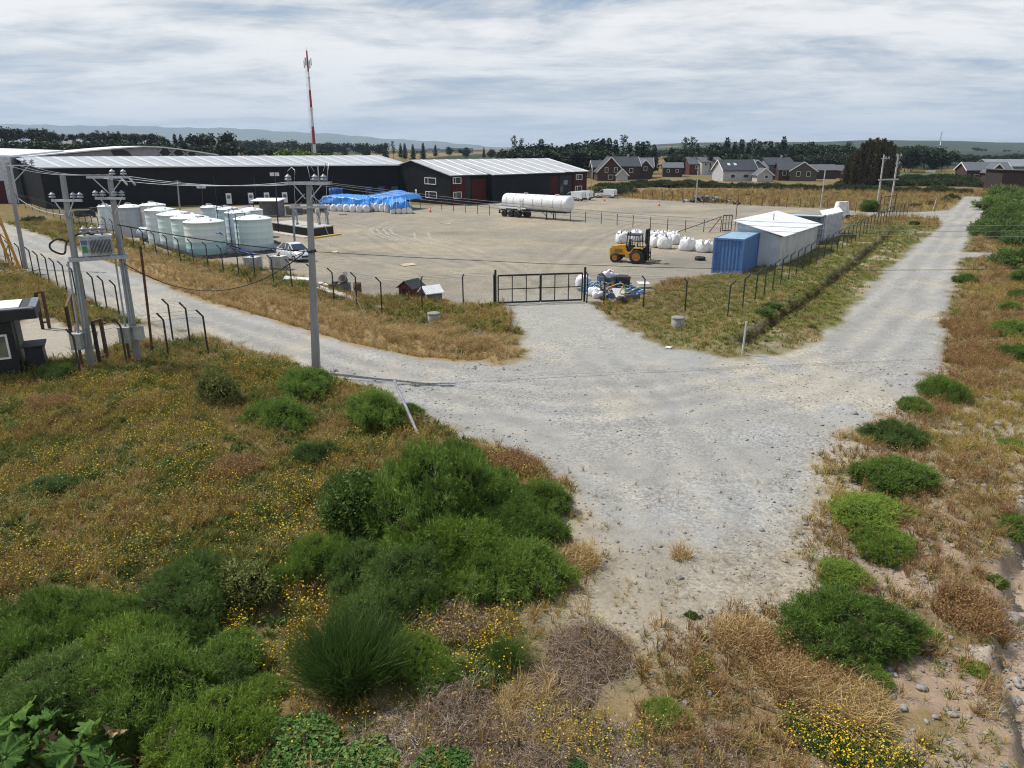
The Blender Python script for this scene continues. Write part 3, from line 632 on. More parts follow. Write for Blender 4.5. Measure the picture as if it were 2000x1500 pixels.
house('low_house', 'low brown house behind the row, farthest right of it', 1602, 349, 8, 7, 3.0, 4.6, 0, M_brownwall, M_roofg, 'x', [], trim=None)
house('brown_house', 'small brown house half hidden by trees right of the row', 1638, 347, 6, 6, 2.6, 4.2, 0, M_redwall, M_roofg, 'x', [], trim=None)
house('red_garage_house', 'dark red house with grey roof and white garage doors at right', 1916, 353, 13, 9, 3.4, 5.6, -.15, M_redwall, M_roofg, 'x', [(-3.5, 1.4, 1.2, 1.3), (-1.4, 1.4, 1.2, 1.3), (1.2, 1.1, 2.2, 2.0), (4.6, 1.1, 1.8, 2.0)], group='houses at the far right')
house('red_garage_house', 'dark red gable projecting in front of the red garage house', 1937, 355, 5, 5, 3.0, 5.4, -.15, M_redwall, M_roofg, 'y', [(0, 1.1, 2.2, 1.8)], group='houses at the far right')
house('grey_roof_building', 'long building with plain light grey roof at right edge', 1985, 349, 24, 14, 4.2, 6.3, -.12, M_greywall, corrugated('lightgrey_roof', (.22, .23, .25), .6), 'x', [], trim=None, group='houses at the far right')
def barn():
    p = P(1952, 376); r = thing('timber_barn', 'dark brown board clad barn at the right edge', 'barn', (p.x, p.y, 0), -.2)
    m = MB(); hgt = 5.1
    MB().prism([(0, -.5), (26, -.5), (26, 4.2), (0, hgt)], .06, 10).build('wall', mat('barn_inner', (.03, .018, .014), .9), r)
    for i in range(24):
        z = -.2+i*.2; k = .5*math.sin(i*7.3)
        MB().box((13, .03-.02*(i % 2), z+.1), (26, .06, .192)).build('board', mat('barn_board', (.058, .032, .026), .85, c2=(.04, .022, .018), scale=2, streak=(.3, 1, 8)), r)
    MB().prism([(-.5, hgt+.02), (26.5, 4.22), (26.5, 4.4), (-.5, hgt+.2)], -.6, 10.6).build('roof', M_roofg, r)
barn()
for px, D, wdt, lab, wm in ((815, 900, 9, 'small dark house on the far golden field', M_brownwall), (848, 920, 15, 'white walled farmhouse on the far golden field', M_whitewall), (905, 940, 24, 'dark farm building on the far field right of the farmhouse', M_greywall), (842, 1500, 18, 'dark barn on the field skyline', M_brownwall), (690, 1300, 22, 'low brown barn by far trees right of the red mast', M_redwall), (505, 1100, 26, 'pale shed far behind the long roof', M_whitewall)):
    p = PD(px, 300, D); zg = zat(p.x, D); v_ = math.tan(math.atan((CAM_H-zg)/D)-PITCH); house('farmhouse', lab, px, 750+FPX*v_, wdt, 9, 3.2, 5.4, .1, wm, M_roofd, 'x', [(-2, 1.8, 1.2, 1.2), (2, 1.8, 1.2, 1.2)], group='far farm buildings', D=D)

# ------------------------------------------------------------------ masts
def telecom_tower():
    base = PD(615, 300, 262); top = PD(603, 100, 262); zt = top.z
    r = thing('telecom_tower', 'tall red and white telecom mast with antennas behind the warehouse', 'tower', (base.x, 262, 0))
    mr = mat('mast_red', (.38, .02, .03), .5); mw = mat('mast_white', (.66, .68, .7), .5)
    ysn = [300, 282, 247, 210, 176, 140, 99]; cols = [mw, mr, mw, mr, mw, mr]
    zs = [0]+[PD(610, q, 262).z for q in ysn[1:]]
    rad = lambda z: .62-.37*z/zt
    for k in range(6):
        MB().cyl((0, 0, zs[k]), (0, 0, zs[k+1]), rad(zs[k]), rad(zs[k+1]), n=12).build('red_section' if cols[k] is mr else 'white_section', cols[k], r)
    for f in (.17, .38, .56, .80):
        z = zt*f; MB().cyl((0, 0, z-.12), (0, 0, z+.12), rad(z)+.28, n=12).build('flange', mr if any(zs[i] <= z < zs[i+1] and cols[i] is mr for i in range(6)) else mw, r)
    m = MB(); m.bar((-.75, -.2, 0), (-.5, -.2, zt-2), .06); m.bar((-1.1, -.2, 0), (-.85, -.2, zt-2), .06)
    for i in range(60): m.bar((-.75+.25*i/60, -.2, i*zt/62), (-1.1+.25*i/60, -.2, i*zt/62), .035)
    m.build('ladder', mw, r)
    for k in range(6):
        a = k*math.pi/3+.3; z = zt-3.2-(k % 2)*.8; x, y = 1.15*math.cos(a), 1.15*math.sin(a)
        o = MB().box((x, y, z), (.3, .3, 2.3), a).build('antenna_panel', mat('antenna_grey', (.42, .46, .48), .5), r)
        MB().bar((x*.2, y*.2, z+.6), (x, y, z+.6), .07).bar((x*.2, y*.2, z-.6), (x, y, z-.6), .07).build('bracket', M_steel, o)
    MB().cyl((0, 0, zt), (0, 0, zt+1.6), .03, n=5).build('lightning_rod', M_steel, r)
    MB().cyl((0, 0, zt-.2), (0, 0, zt+.35), .16, .1, n=8).build('beacon', mat('beacon', (.35, .3, .3), .4), r)
telecom_tower()
def lattice_mast():
    a = PD(1832.5, 300, 520); b = PD(1836.5, 257, 520)
    r = thing('lattice_mast', 'thin grey lattice mast above the far right trees', 'mast', (a.x, 520, 0)); m = MB(); h = b.z
    for k in range(3):
        t = k*2.094; m.bar((1.3*math.cos(t), 1.3*math.sin(t), 0), (.25*math.cos(t), .25*math.sin(t), h), .14)
    m.build('leg', M_steel, r); m = MB()
    for i in range(14):
        f = i/14; g = (i+1)/14; q = 1.3-1.05*f; q2 = 1.3-1.05*g
        for k in range(3):
            t = k*2.094; u = (k+1)*2.094; m.bar((q*math.cos(t), q*math.sin(t), h*f), (q2*math.cos(u), q2*math.sin(u), h*g), .09)
    m.build('brace', M_steel, r)
lattice_mast()
# ------------------------------------------------------------------ tanks
def tankmat(name, c, c2, level=None):
    if name in MATS: return MATS[name]
    m = bpy.data.materials.new(name); m.use_nodes = True; t = NT(m.node_tree); t.n.clear()
    tcn = t.new('ShaderNodeTexCoord'); vec = tcn.outputs['Object']
    f = t.noise(t.new('ShaderNodeMapping', {0: vec, 'Scale': (3, 3, .35)}).outputs[0], 1.2, 5, .6)
    col = t.mix(t.step(f, .4, .72), c, c2)
    if level is not None:                                 # liquid seen through the translucent wall
        z = t.new('ShaderNodeSeparateXYZ', {0: vec}).outputs[2]
        col = t.mix(t.step(z, level+.03, level-.03), col, (.42, .60, .59))
    b = t.new('ShaderNodeBsdfPrincipled', {'Base Color': col, 'Roughness': .42, 'Specular IOR Level': .4})
    t.l.new(b.outputs[0], t.new('ShaderNodeOutputMaterial').inputs[0]); MATS[name] = m; return m
M_pblue = mat('blue_pipe_paint', (.012, .05, .22), .4)
M_lid = mat('tank_lid_white', (.74, .77, .76), .45, var=.06)
M_tgreen = tankmat('tank_mint', (.60, .71, .69), (.54, .66, .64)); M_tlevel = tankmat('tank_mint_level', (.66, .72, .69), (.60, .68, .64), 1.25)
M_twhite = tankmat('tank_white', (.62, .68, .70), (.55, .61, .63)); M_tpink = tankmat('tank_pinkish', (.70, .67, .66), (.62, .59, .58)); M_tgrey = tankmat('tank_grey', (.42, .45, .48), (.36, .39, .42))
def tank(label, cx, yb, wpx, yr, m, pipe=None, hatch=True, bands=True):
    f = P(cx, yb); rad = wpx/2/pxm(cx, yb); dirv = Vector((f.x, f.y, 0)).normalized(); c = f+dirv*rad
    h = max(1.6, z_on(yr, f))
    r = thing('water_tank', label, 'tank', (c.x, c.y, 0.02), 0, 'white plastic tanks on the black liner')
    prof = [(rad*.985, 0), (rad, .06)]
    nb = 5
    for i in range(1, nb):
        z = h*i/nb
        if bands: prof += [(rad, z-.05), (rad*1.004, z-.02), (rad*1.004, z+.02), (rad, z+.05)]
    prof += [(rad, h-.08), (rad*1.03, h-.05), (rad*1.03, h)]
    MB().lathe(prof, 36).build('shell', m, r)
    lid = MB().lathe([(rad*1.02, h), (rad*.985, h+.05), (rad*.6, h+rad*.12), (rad*.25, h+rad*.19), (.02, h+rad*.2)], 36).build('lid', M_lid, r)
    if hatch:
        a = 2.2; x, y = rad*.5*math.cos(a), rad*.5*math.sin(a); zz = h+rad*.14
        MB().lathe([(.34, 0), (.36, .12), (.3, .2), (.02, .22)], 16, (x, y, zz)).build('hatch', mat('hatch_grey', (.22, .22, .24), .5), lid)
        for a in (-2.4, -.7): MB().lathe([(.13, 0), (.13, .12), (.02, .16)], 10, (rad*.72*math.cos(a), rad*.72*math.sin(a), h+rad*.08)).build('cap', M_lid, lid)
    if pipe is not None:
        a = pipe; x, y = math.cos(a)*(rad+.1), math.sin(a)*(rad+.1); top = h+rad*.32
        MB().tube([(x, y, .1), (x, y, top-.06), (x*.97, y*.97, top), (x*.45, y*.45, top), (x*.43, y*.43, top-.08), (x*.43, y*.43, h+.2)], .045, 6).build('pipe', M_pblue, r)
    return r
for a in (('front round mint tank showing its liquid line, nearest of the left row', 406, 499, 75, 436, M_tlevel, None),
          ('mint tank second in the left row behind the front tank', 379, 490, 70, 428, M_tgreen, None),
          ('mint tank third in the left row', 352, 484.5, 68, 421, M_tgreen, None),
          ('tall white tank fourth in the left row', 323, 480, 57, 412, M_twhite, None),
          ('pinkish white tank behind the left row', 307, 462, 47, 402, M_tpink, None),
          ('wide grey tank left of the pinkish tank', 262, 463, 52, 406, M_tgrey, None),
          ('small white tank farthest left of the group', 214, 451, 29, 404, M_twhite, None),
          ('mint tank nearest the silver car, with blue riser pipe', 500, 491, 71, 430, M_tgreen, -2.2),
          ('white tank with blue standpipe left of the car side tank', 471, 482, 48, 417, M_twhite, -1.9),
          ('mint tank behind the tank with the blue standpipe', 452, 471, 44, 410, M_tgreen, -2.2),
          ('small pale tank at the back left of the right group', 418, 462, 37, 406, M_twhite, None),
          ('pale tank mostly hidden behind the car side tank', 494, 465, 48, 412, M_twhite, None)): tank(*a)
def horizontal_tank():
    a = P(274, 470); b = P(300, 471.5); d = (b-a); L = d.length; r = thing('pressure_tank', 'small pale blue horizontal tank in front of the grey tank', 'tank', ((a+b)/2)[:3], math.atan2(d.y, d.x))
    R_ = .68; pr = [(0.02, -L/2), (R_*.6, -L/2+.08), (R_*.95, -L/2+.3), (R_, -L/2+.45), (R_, L/2-.45), (R_*.95, L/2-.3), (R_*.6, L/2-.08), (.02, L/2)]
    me = recalc(MB().lathe(pr, 20, (0, 0, .9), axis='X').mesh('shell', mat('pale_blue_tank', (.36, .45, .52), .5))); link('shell', me, r)
    for s in (-.5, .5): MB().box((s, 0, .16), (.15, .9, .32)).build('saddle', M_steel, r)
horizontal_tank()
def liner():
    ring = XY([(288, 474), (330, 488), (393, 506.5), (470, 500), (543, 492), (552, 481), (500, 462), (400, 450), (300, 455)])
    c = ring.mean(0); r = thing('pond_liner', 'black plastic liner with raised folded edge under the tanks', 'liner', (c[0], c[1], 0))
    n = 120; t = np.linspace(0, len(ring), n, endpoint=False); i0 = t.astype(int); f = (t-i0)[:, None]
    pts = ring[i0 % len(ring)]*(1-f)+ring[(i0+1) % len(ring)]*f-c
    k = np.arange(n); w1 = np.sin(k*2.7)*.05; V = []
    for sc, z in ((1.0, .02), (1.008, .3), (1.018, .34), (1.03, .06)):
        V += [(p[0]*sc+np.cos(q*1.9)*.05, p[1]*sc+np.sin(q*2.3)*.05, z+(w1[q] if z > .1 else 0)) for q, p in enumerate(pts)]
    F = [(a*n+i, a*n+(i+1) % n, (a+1)*n+(i+1) % n, (a+1)*n+i) for a in range(3) for i in range(n)]
    M_lin = mat('black_liner', (.016, .018, .022), .38, bump=.4, bscale=5)
    MB().add([(x, y, z) for x, y, z in V], F).build('edge', M_lin, r)
    MB().add([(p[0], p[1], .021) for p in pts], [list(range(n))]).build('sheet', M_lin, r)
liner()
def blue_manifold(label, pts, rr=.06):
    q = [P(a, b, z) for a, b, z in pts]; o = Vector((q[0].x, q[0].y, 0))
    tag(MB().tube([p-o for p in q], rr, 6).build('pipe_run', M_pblue, None, o), label, 'pipe', 'blue pipes among the tanks')
blue_manifold('blue pipe run along the liner in front of the car side tank', [(452, 484, .4), (470, 490, .4), (492, 496.5, .4), (520, 495, .4), (548, 491, .45)])
blue_manifold('slanting blue pipe between the two tank rows', [(441, 476, .8), (462, 483, .5), (480, 489, .4), (500, 497, .35)])
blue_manifold('blue pipe sloping down beside the silver car', [(532, 487, .6), (545, 492, .4), (558, 497, .1)])
blue_manifold('bent blue pipe on the back tanks', [(422, 455, 3.0), (424, 455, 3.9), (430, 455, 3.9), (434, 458, 3.1)], .05)

# ------------------------------------------------------------------ sacks and tarps
M_sack = mat('white_woven_sack', (.70, .70, .71), .75, c2=(.60, .60, .61), scale=2.5, bump=.35, bscale=9)
def sack_mesh(seed, sx=1.0, sy=1.0, sz=1.05, ears=True):
    rs = np.random.RandomState(seed); nu, nv = 28, 16; V = []
    ph = rs.rand(8)*6.28
    for j in range(nv+1):
        v = j/nv; zz = sz*(.5-.5*math.cos(math.pi*v))
        prof = (math.sin(math.pi*min(max(v, .001), .999)))**.22*(1.04-.10*v)
        for i in range(nu):
            a = 2*math.pi*i/nu; c, s = math.cos(a), math.sin(a); q = (abs(c)**3.2+abs(s)**3.2)**(-1/3.2)
            bul = 1+.05*math.sin(3*a+ph[0]+4*v)+.055*math.sin(7*a+ph[1]+9*v)+.04*math.sin(13*a+ph[2]-7*v)+.03*math.sin(19*a+ph[5]+23*v)+.03*math.sin(math.pi*v)
            V.append((c*q*sx/2*prof*bul, s*q*sy/2*prof*bul, max(0, zz+.09*math.sin(2*a+ph[3])*v+.07*math.sin(5*a+ph[4])*v)))
    F = [(j*nu+i, j*nu+(i+1) % nu, (j+1)*nu+(i+1) % nu, (j+1)*nu+i) for j in range(nv) for i in range(nu)]
    m = MB().add(V, F, 0, True)
    if ears:
        for k in range(4):
            a = math.pi/4+k*math.pi/2+rs.uniform(-.3, .3); x, y = .42*sx*math.cos(a), .42*sy*math.sin(a); h = rs.uniform(.12, .34)
            m.tube([(x*1.0, y*1.0, sz*.86), (x*1.1+rs.uniform(-.1, .1), y*1.1, sz*.9+h), (x*.7, y*.7, sz*.93)], [.09, .035, .07], 5)
    return m.mesh('bulk_bag', M_sack)
SACKS = [sack_mesh(s, 1.0, .95, 1.0) for s in range(5)]; SACKS_PLAIN = [sack_mesh(10+s, .98, .98, 1.0, False) for s in range(4)]
def sack(px, py, w, label, group, k, plain=False, rz=0.0, zs=1.0):
    p = P(px, py); s = w/pxm(px, py)
    d = Vector((p.x, p.y, 0)).normalized(); p = p+d*s*.45
    o = link('bulk_bag', (SACKS_PLAIN if plain else SACKS)[k % (4 if plain else 5)], None, p, rz); o.scale = (s, s, s*zs)
    return tag(o, label, 'bag', group)
ORD = ['leftmost', 'second from left', 'third from left', 'fourth from left', 'fifth from left', 'sixth from left', 'seventh from left', 'eighth from left']
GB = 'loose white bulk bags beside the forklift'
for k, a in enumerate(((1215, 476, 27, 'white bulk bag standing left behind the forklift cab'), (1243, 472, 26, 'white bulk bag seen through the forklift cab'), (1276, 475, 27, 'white bulk bag behind the forklift mast, back row'), (1294, 474, 27, 'white bulk bag second in the back row right of the mast'),
     (1312, 475, 27, 'white bulk bag third in the back row right of the mast'), (1281, 484, 29, 'white bulk bag touching the forklift mast, front row'), (1298, 487, 30, 'white bulk bag second in the front row right of the mast'), (1319, 478, 25, 'white bulk bag at the right end of the back row'),
     (1341, 491, 31, 'white bulk bag with raised loops standing apart in the middle'), (1354, 487, 20, 'small white bag half hidden behind the apart bag'), (1372, 494, 28, 'white bulk bag with loops nearest the blue container'), (1386, 493, 24, 'white bulk bag half hidden beside the blue container'))):
    sack(a[0], a[1], a[2]*.9, a[3], GB, k, rz=k*.7, zs=.84)
M_tarp = mat('blue_tarp', (.03, .26, .72), .35, c2=(.02, .20, .60), scale=1.6, bump=.5, bscale=3.5, spec=.6)
def tarp_mound(label, fl, fr, depth, ztop, skirt, seed, n=(46, 26)):
    """fl, fr: photo points of the front lower left and right corner; ztop(u,v) height; skirt(u): lower edge height in front"""
    a = P(*fl); b = P(*fr); d = (b-a); L = d.length; ang = math.atan2(d.y, d.x)
    r = thing('tarpaulin', label, 'tarpaulin', (a.x, a.y, 0), ang, 'blue tarpaulins over stacked sacks')
    nu, nv = n; V = []; shear = a.x/a.y*1.05
    for j in range(nv):
        v = j/(nv-1)
        for i in range(nu):
            u = i/(nu-1); x = u*L; x2 = x+(.15*math.sin(u*31+seed))*(1-min(1, v*4))
            zt = ztop(u, min(1, max(0, (v-.28)/.72)))
            wr = .07*math.sin(u*40+seed*2+v*9)+.09*math.sin(u*17+seed-v*13)+.05*math.sin(u*73+v*21)
            if v < .28:
                q = v/.28; z = skirt(u)+(zt-skirt(u))*q**.85; y = -.25*(1-q)+wr*.9
            else:
                y = (v-.28)/.72*depth; z = zt+wr*.32-(.35*max(0, y/depth-.85)/.15)
            e = min(u, 1-u)*L
            if e < .8: z = z-(.8-e)*.9*(1 if v > .2 else .5)
            V.append((x2+y*shear, y, max(.1, z)))
    F = [(j*nu+i, j*nu+i+1, (j+1)*nu+i+1, (j+1)*nu+i) for j in range(nv-1) for i in range(nu-1)]
    MB().add(V, F, 0, True).build('sheet', M_tarp, r); MB().box((L/2, .6, .06), (L, 1.1, .1)).build('pallet_base', M_wood, r)
    m = MB()
    for k in range(5):
        u = (k+.5)/5; m.tube([(u*L, -.33, skirt(u)+.05), (u*L, -.12, ztop(u, 0)+.1), (u*L, depth*.5, ztop(u, .5)+.16)], .018, 4)
    m.build('rope', M_white, r)
    return a, d, L, ang
tarp_mound('crumpled blue tarpaulin over sacks, left one nearer the concrete pole', (624, 411), (722, 414), 7.0, lambda u, v: 2.2+.15*math.sin(u*5)+.3*v*u, lambda u: 1.15-.6*math.exp(-((u-.62)/.25)**2)+.22*abs(math.sin(u*9)), 1)
tarp_mound('taller blue tarpaulin over sacks, left side peaked', (714, 411), (766, 415), 9.0, lambda u, v: 2.3+.8*math.exp(-((u-.35)/.55)**2)*v+.12*math.sin(u*9), lambda u: 1.25+.12*math.sin(u*9), 3)
tarp_mound('low blue tarpaulin at the right end, facing the black office', (763, 418), (806, 417.5), 8.0, lambda u, v: 1.9+.8*v*(1-u*.8)+.1*math.sin(u*11), lambda u: .95+.1*math.sin(u*13), 5)
for k, (px, py, w) in enumerate(((664, 413, 13), (677, 414, 13), (690, 414.5, 13), (703, 415, 13), (716, 415, 13), (652, 413, 12), (641, 412, 12))): sack(px, py, w, ORD[[2, 3, 4, 5, 6, 1, 0][k]]+' white sack in the row under the left blue tarpaulin', 'white sacks under the left tarpaulin', k, True, .2)
for k, (px, py, w) in enumerate(((725, 413, 11.5), (736, 413.5, 11.5), (747, 414, 11.5), (757, 415, 11.5))): sack(px, py, w, ORD[k]+' white sack in the row under the peaked tarpaulin', 'white sacks under the peaked tarpaulin', k, True, .1, 1.35)
for k, (px, py, w) in enumerate(((768, 418, 11), (779, 418, 11), (790, 418, 11), (800, 418, 10.5))): sack(px, py, w, ORD[k]+' white sack in the row under the low right tarpaulin', 'white sacks under the low right tarpaulin', k, True, .1, 1.1)

# ------------------------------------------------------------------ wheels and vehicles
def wheel(parent, c, rad, wid, rim_m, name='wheel', axis='Y', lugs=False):
    m = MB(); h = wid/2
    m.lathe([(rad*.58, -h), (rad*.9, -h), (rad, -h*.7), (rad, h*.7), (rad*.9, h), (rad*.58, h)], 24, (0, 0, 0), axis=axis)
    if lugs:
        for i in range(18):
            a = 2*math.pi*i/18; m.box((rad*1.0*math.cos(a), (.25 if i % 2 else -.25)*wid, rad*1.0*math.sin(a)), (.09, wid*.55, .07), M=Matrix.Rotation(-a, 3, 'Y'))
    o = m.build(name, M_rubber, parent, c); recalc(o.data)
    q = MB().lathe([(.01, -h*.75), (rad*.2, -h*.78), (rad*.3, -h*.4), (rad*.52, -h*.55), (rad*.6, -h*.95), (rad*.6, h*.95), (rad*.52, h*.55), (rad*.3, h*.4), (rad*.2, h*.78), (.01, h*.75)], 20, axis=axis).build('rim', rim_m, o); recalc(q.data)
    return o
M_alloy = mat('alloy', (.38, .38, .39), .35, .5); M_dtrim = mat('dark_plastic', (.02, .02, .022), .6); M_lamp = mat('headlight', (.6, .62, .64), .15); M_tail = mat('tail_light', (.25, .012, .012), .3)
def van(label, px0, py0, px1, py1):
    """px0: nose ground point, px1: tail ground point (near side wheel line)"""
    a = P(px0, py0); b = P(px1, py1); d = (a-b); ang = math.atan2(d.y, d.x); L = 4.4; mid = (a+b)/2
    # local +x = nose; the near side is the one towards the camera
    n = Vector((-math.sin(ang), math.cos(ang))); side = -1 if n.y > 0 else 1
    c = mid.xy-n*side*-.0 if False else mid.xy+n*(-side)*.9
    r = thing('delivery_van', label, 'van', (c.x, c.y, 0), ang, 'white vans parked by the office'); mw = mat('van_white', (.76, .77, .78), .25, var=.04)
    pr = [(2.2, .35), (2.2, .75), (2.1, .95), (1.35, 1.08), (.72, 1.68), (.3, 1.80), (-2.05, 1.82), (-2.17, 1.5), (-2.2, .4)]
    MB().prism(pr, -.88, .88).build('body', mw, r)
    for s in (-1, 1):
        MB().prism([(1.24, 1.12), (.70, 1.60), (.28, 1.66), (.2, 1.12)], s*.885-.01*s, s*.895).build('side_window', M_glass, r)
        MB().box((-.1, s*.89, .62), (1.9, .03, .12)).build('side_trim', M_dtrim, r)
        MB().box((2.12, s*.62, .83), (.2, .42, .2)).build('headlight', M_lamp, r); MB().box((-2.2, s*.8, 1.1), (.05, .12, .5)).build('tail_light', M_tail, r)
        MB().box((1.15, s*1.0, 1.15), (.12, .2, .2)).build('mirror', M_dtrim, r)
        for x in (1.38, -1.33): wheel(r, (x, s*.78, .33), .33, .22, M_alloy)
    MB().add([(1.36, -.76, 1.10), (1.36, .76, 1.10), (.76, .7, 1.68), (.76, -.7, 1.68)], [(0, 1, 2, 3)]).build('windscreen', M_glass, r, (.02, 0, .02))
    MB().box((2.2, 0, .45), (.1, 1.7, .28)).build('bumper', M_dtrim, r); MB().box((-2.2, 0, .48), (.1, 1.7, .26)).build('bumper', M_dtrim, r)
    MB().box((-2.21, 0, .85), (.02, .5, .12)).build('number_plate', mat('plate', (.55, .55, .5), .5), r)
van('white panel van nearest the office wall, in front of a second van', 1097, 391.5, 1137, 393.2)
van('white panel van half hidden behind the nearest van', 1113, 389.8, 1152, 391.6)
van('white panel van parked apart at right by the light pole', 1161, 386.3, 1199, 387.6)
def sedan():
    a = P(560, 505.5); b = P(600, 516); d = (b-a).normalized(); ang = math.atan2(d.y, d.x)
    w0 = P(592, 512.5); n = Vector((-d.y, d.x, 0)); n = n if n.y > 0 else -n
    w1 = P(555, 504); L = 4.25; c = (w0+w1)/2+n*.8+Vector((-.5, -.2, 0))
    ang = math.atan2((w0-w1).y, (w0-w1).x)
    r = thing('sedan_car', 'silver four door sedan parked beside the tanks', 'car', (c.x, c.y, 0), ang); r.scale = (1.08, 1.08, 1.08); ms = mat('silver_paint', (.62, .64, .66), .3, .15, var=.04)
    st = [(-2.12, .42, .78, .62), (-2.05, .30, .98, .74), (-1.6, .24, 1.02, .82), (-.9, .22, 1.0, .85), (.3, .22, .97, .85), (1.1, .22, .93, .84), (1.65, .24, .84, .80), (2.0, .28, .70, .70), (2.12, .36, .58, .55)]
    V = []
    for x, zb, zt, hw in st:
        V += [(x, -hw*.92, zb), (x, -hw, zb+.15), (x, -hw*1.0, (zb+zt)/2+.1), (x, -hw*.9, zt-.04), (x, -hw*.5, zt+.03), (x, hw*.5, zt+.03), (x, hw*.9, zt-.04), (x, hw, (zb+zt)/2+.1), (x, hw, zb+.15), (x, hw*.92, zb)]
    k = 10; F = [(i*k+j, i*k+(j+1) % k, (i+1)*k+(j+1) % k, (i+1)*k+j) for i in range(len(st)-1) for j in range(k)]
    m = MB().add(V, F, 0, True); m.add(V[:k], [list(range(k))]); m.add(V[-k:], [list(range(k))]); recalc(m.build('body', ms, r).data)
    cab = [(-1.55, 1.0, .70, 1.02), (-.85, 1.0, .70, 1.43), (-.2, .97, .70, 1.48), (.35, .97, .70, 1.40), (1.15, .92, .68, .95)]
    V = []
    for x, zb, hw, zt in cab: f = .80; V += [(x, -hw*1.08, zb), (x, -hw*f, zt), (x, hw*f, zt), (x, hw*1.08, zb)]
    F = []; mi = []
    for i in range(4):
        for j in range(3): F.append((i*4+j, i*4+j+1, (i+1)*4+j+1, (i+1)*4+j)); mi.append(1 if (j != 1 or i in (0, 3)) else 0)
    m = MB()
    for f, q in zip(F, mi): m.add([V[i] for i in f], [(0, 1, 2, 3)], q)
    recalc(m.build('cabin', [ms, M_glass], r).data)
    for s in (-1, 1):
        for x, zb, zt in ((-.25, .98, 1.47), (.35, .97, 1.40)): MB().bar((x, s*.76, zb), (x, s*.575, zt), .07).build('window_pillar', ms, r)
        MB().bar((1.15, s*.73, .95), (.35, s*.57, 1.41), .07).build('window_pillar', ms, r); MB().bar((-1.55, s*.74, 1.02), (-.85, s*.57, 1.44), .12).build('window_pillar', ms, r)
    for s in (-1, 1):
        for x in (1.32, -1.28): wheel(r, (x, s*.74, .31), .31, .2, M_alloy)
        MB().box((2.02, s*.52, .66), (.16, .34, .14)).build('headlight', M_lamp, r); MB().box((-2.08, s*.55, .82), (.1, .3, .18)).build('tail_light', M_tail, r); MB().box((.75, s*.93, 1.02), (.12, .2, .13)).build('mirror', ms, r)
        for x in (-.75, .1): MB().box((x, s*.862, .80), (.16, .03, .03)).build('door_handle', ms, r)
        MB().box((-.25, s*.853, .6), (.012, .012, .62)).build('door_seam', M_dtrim, r)
    MB().box((2.11, 0, .5), (.06, .9, .16)).build('grille', M_dtrim, r); MB().box((2.13, 0, .36), (.04, .5, .11)).build('number_plate', mat('plate', (.55, .55, .5), .5), r)
sedan()
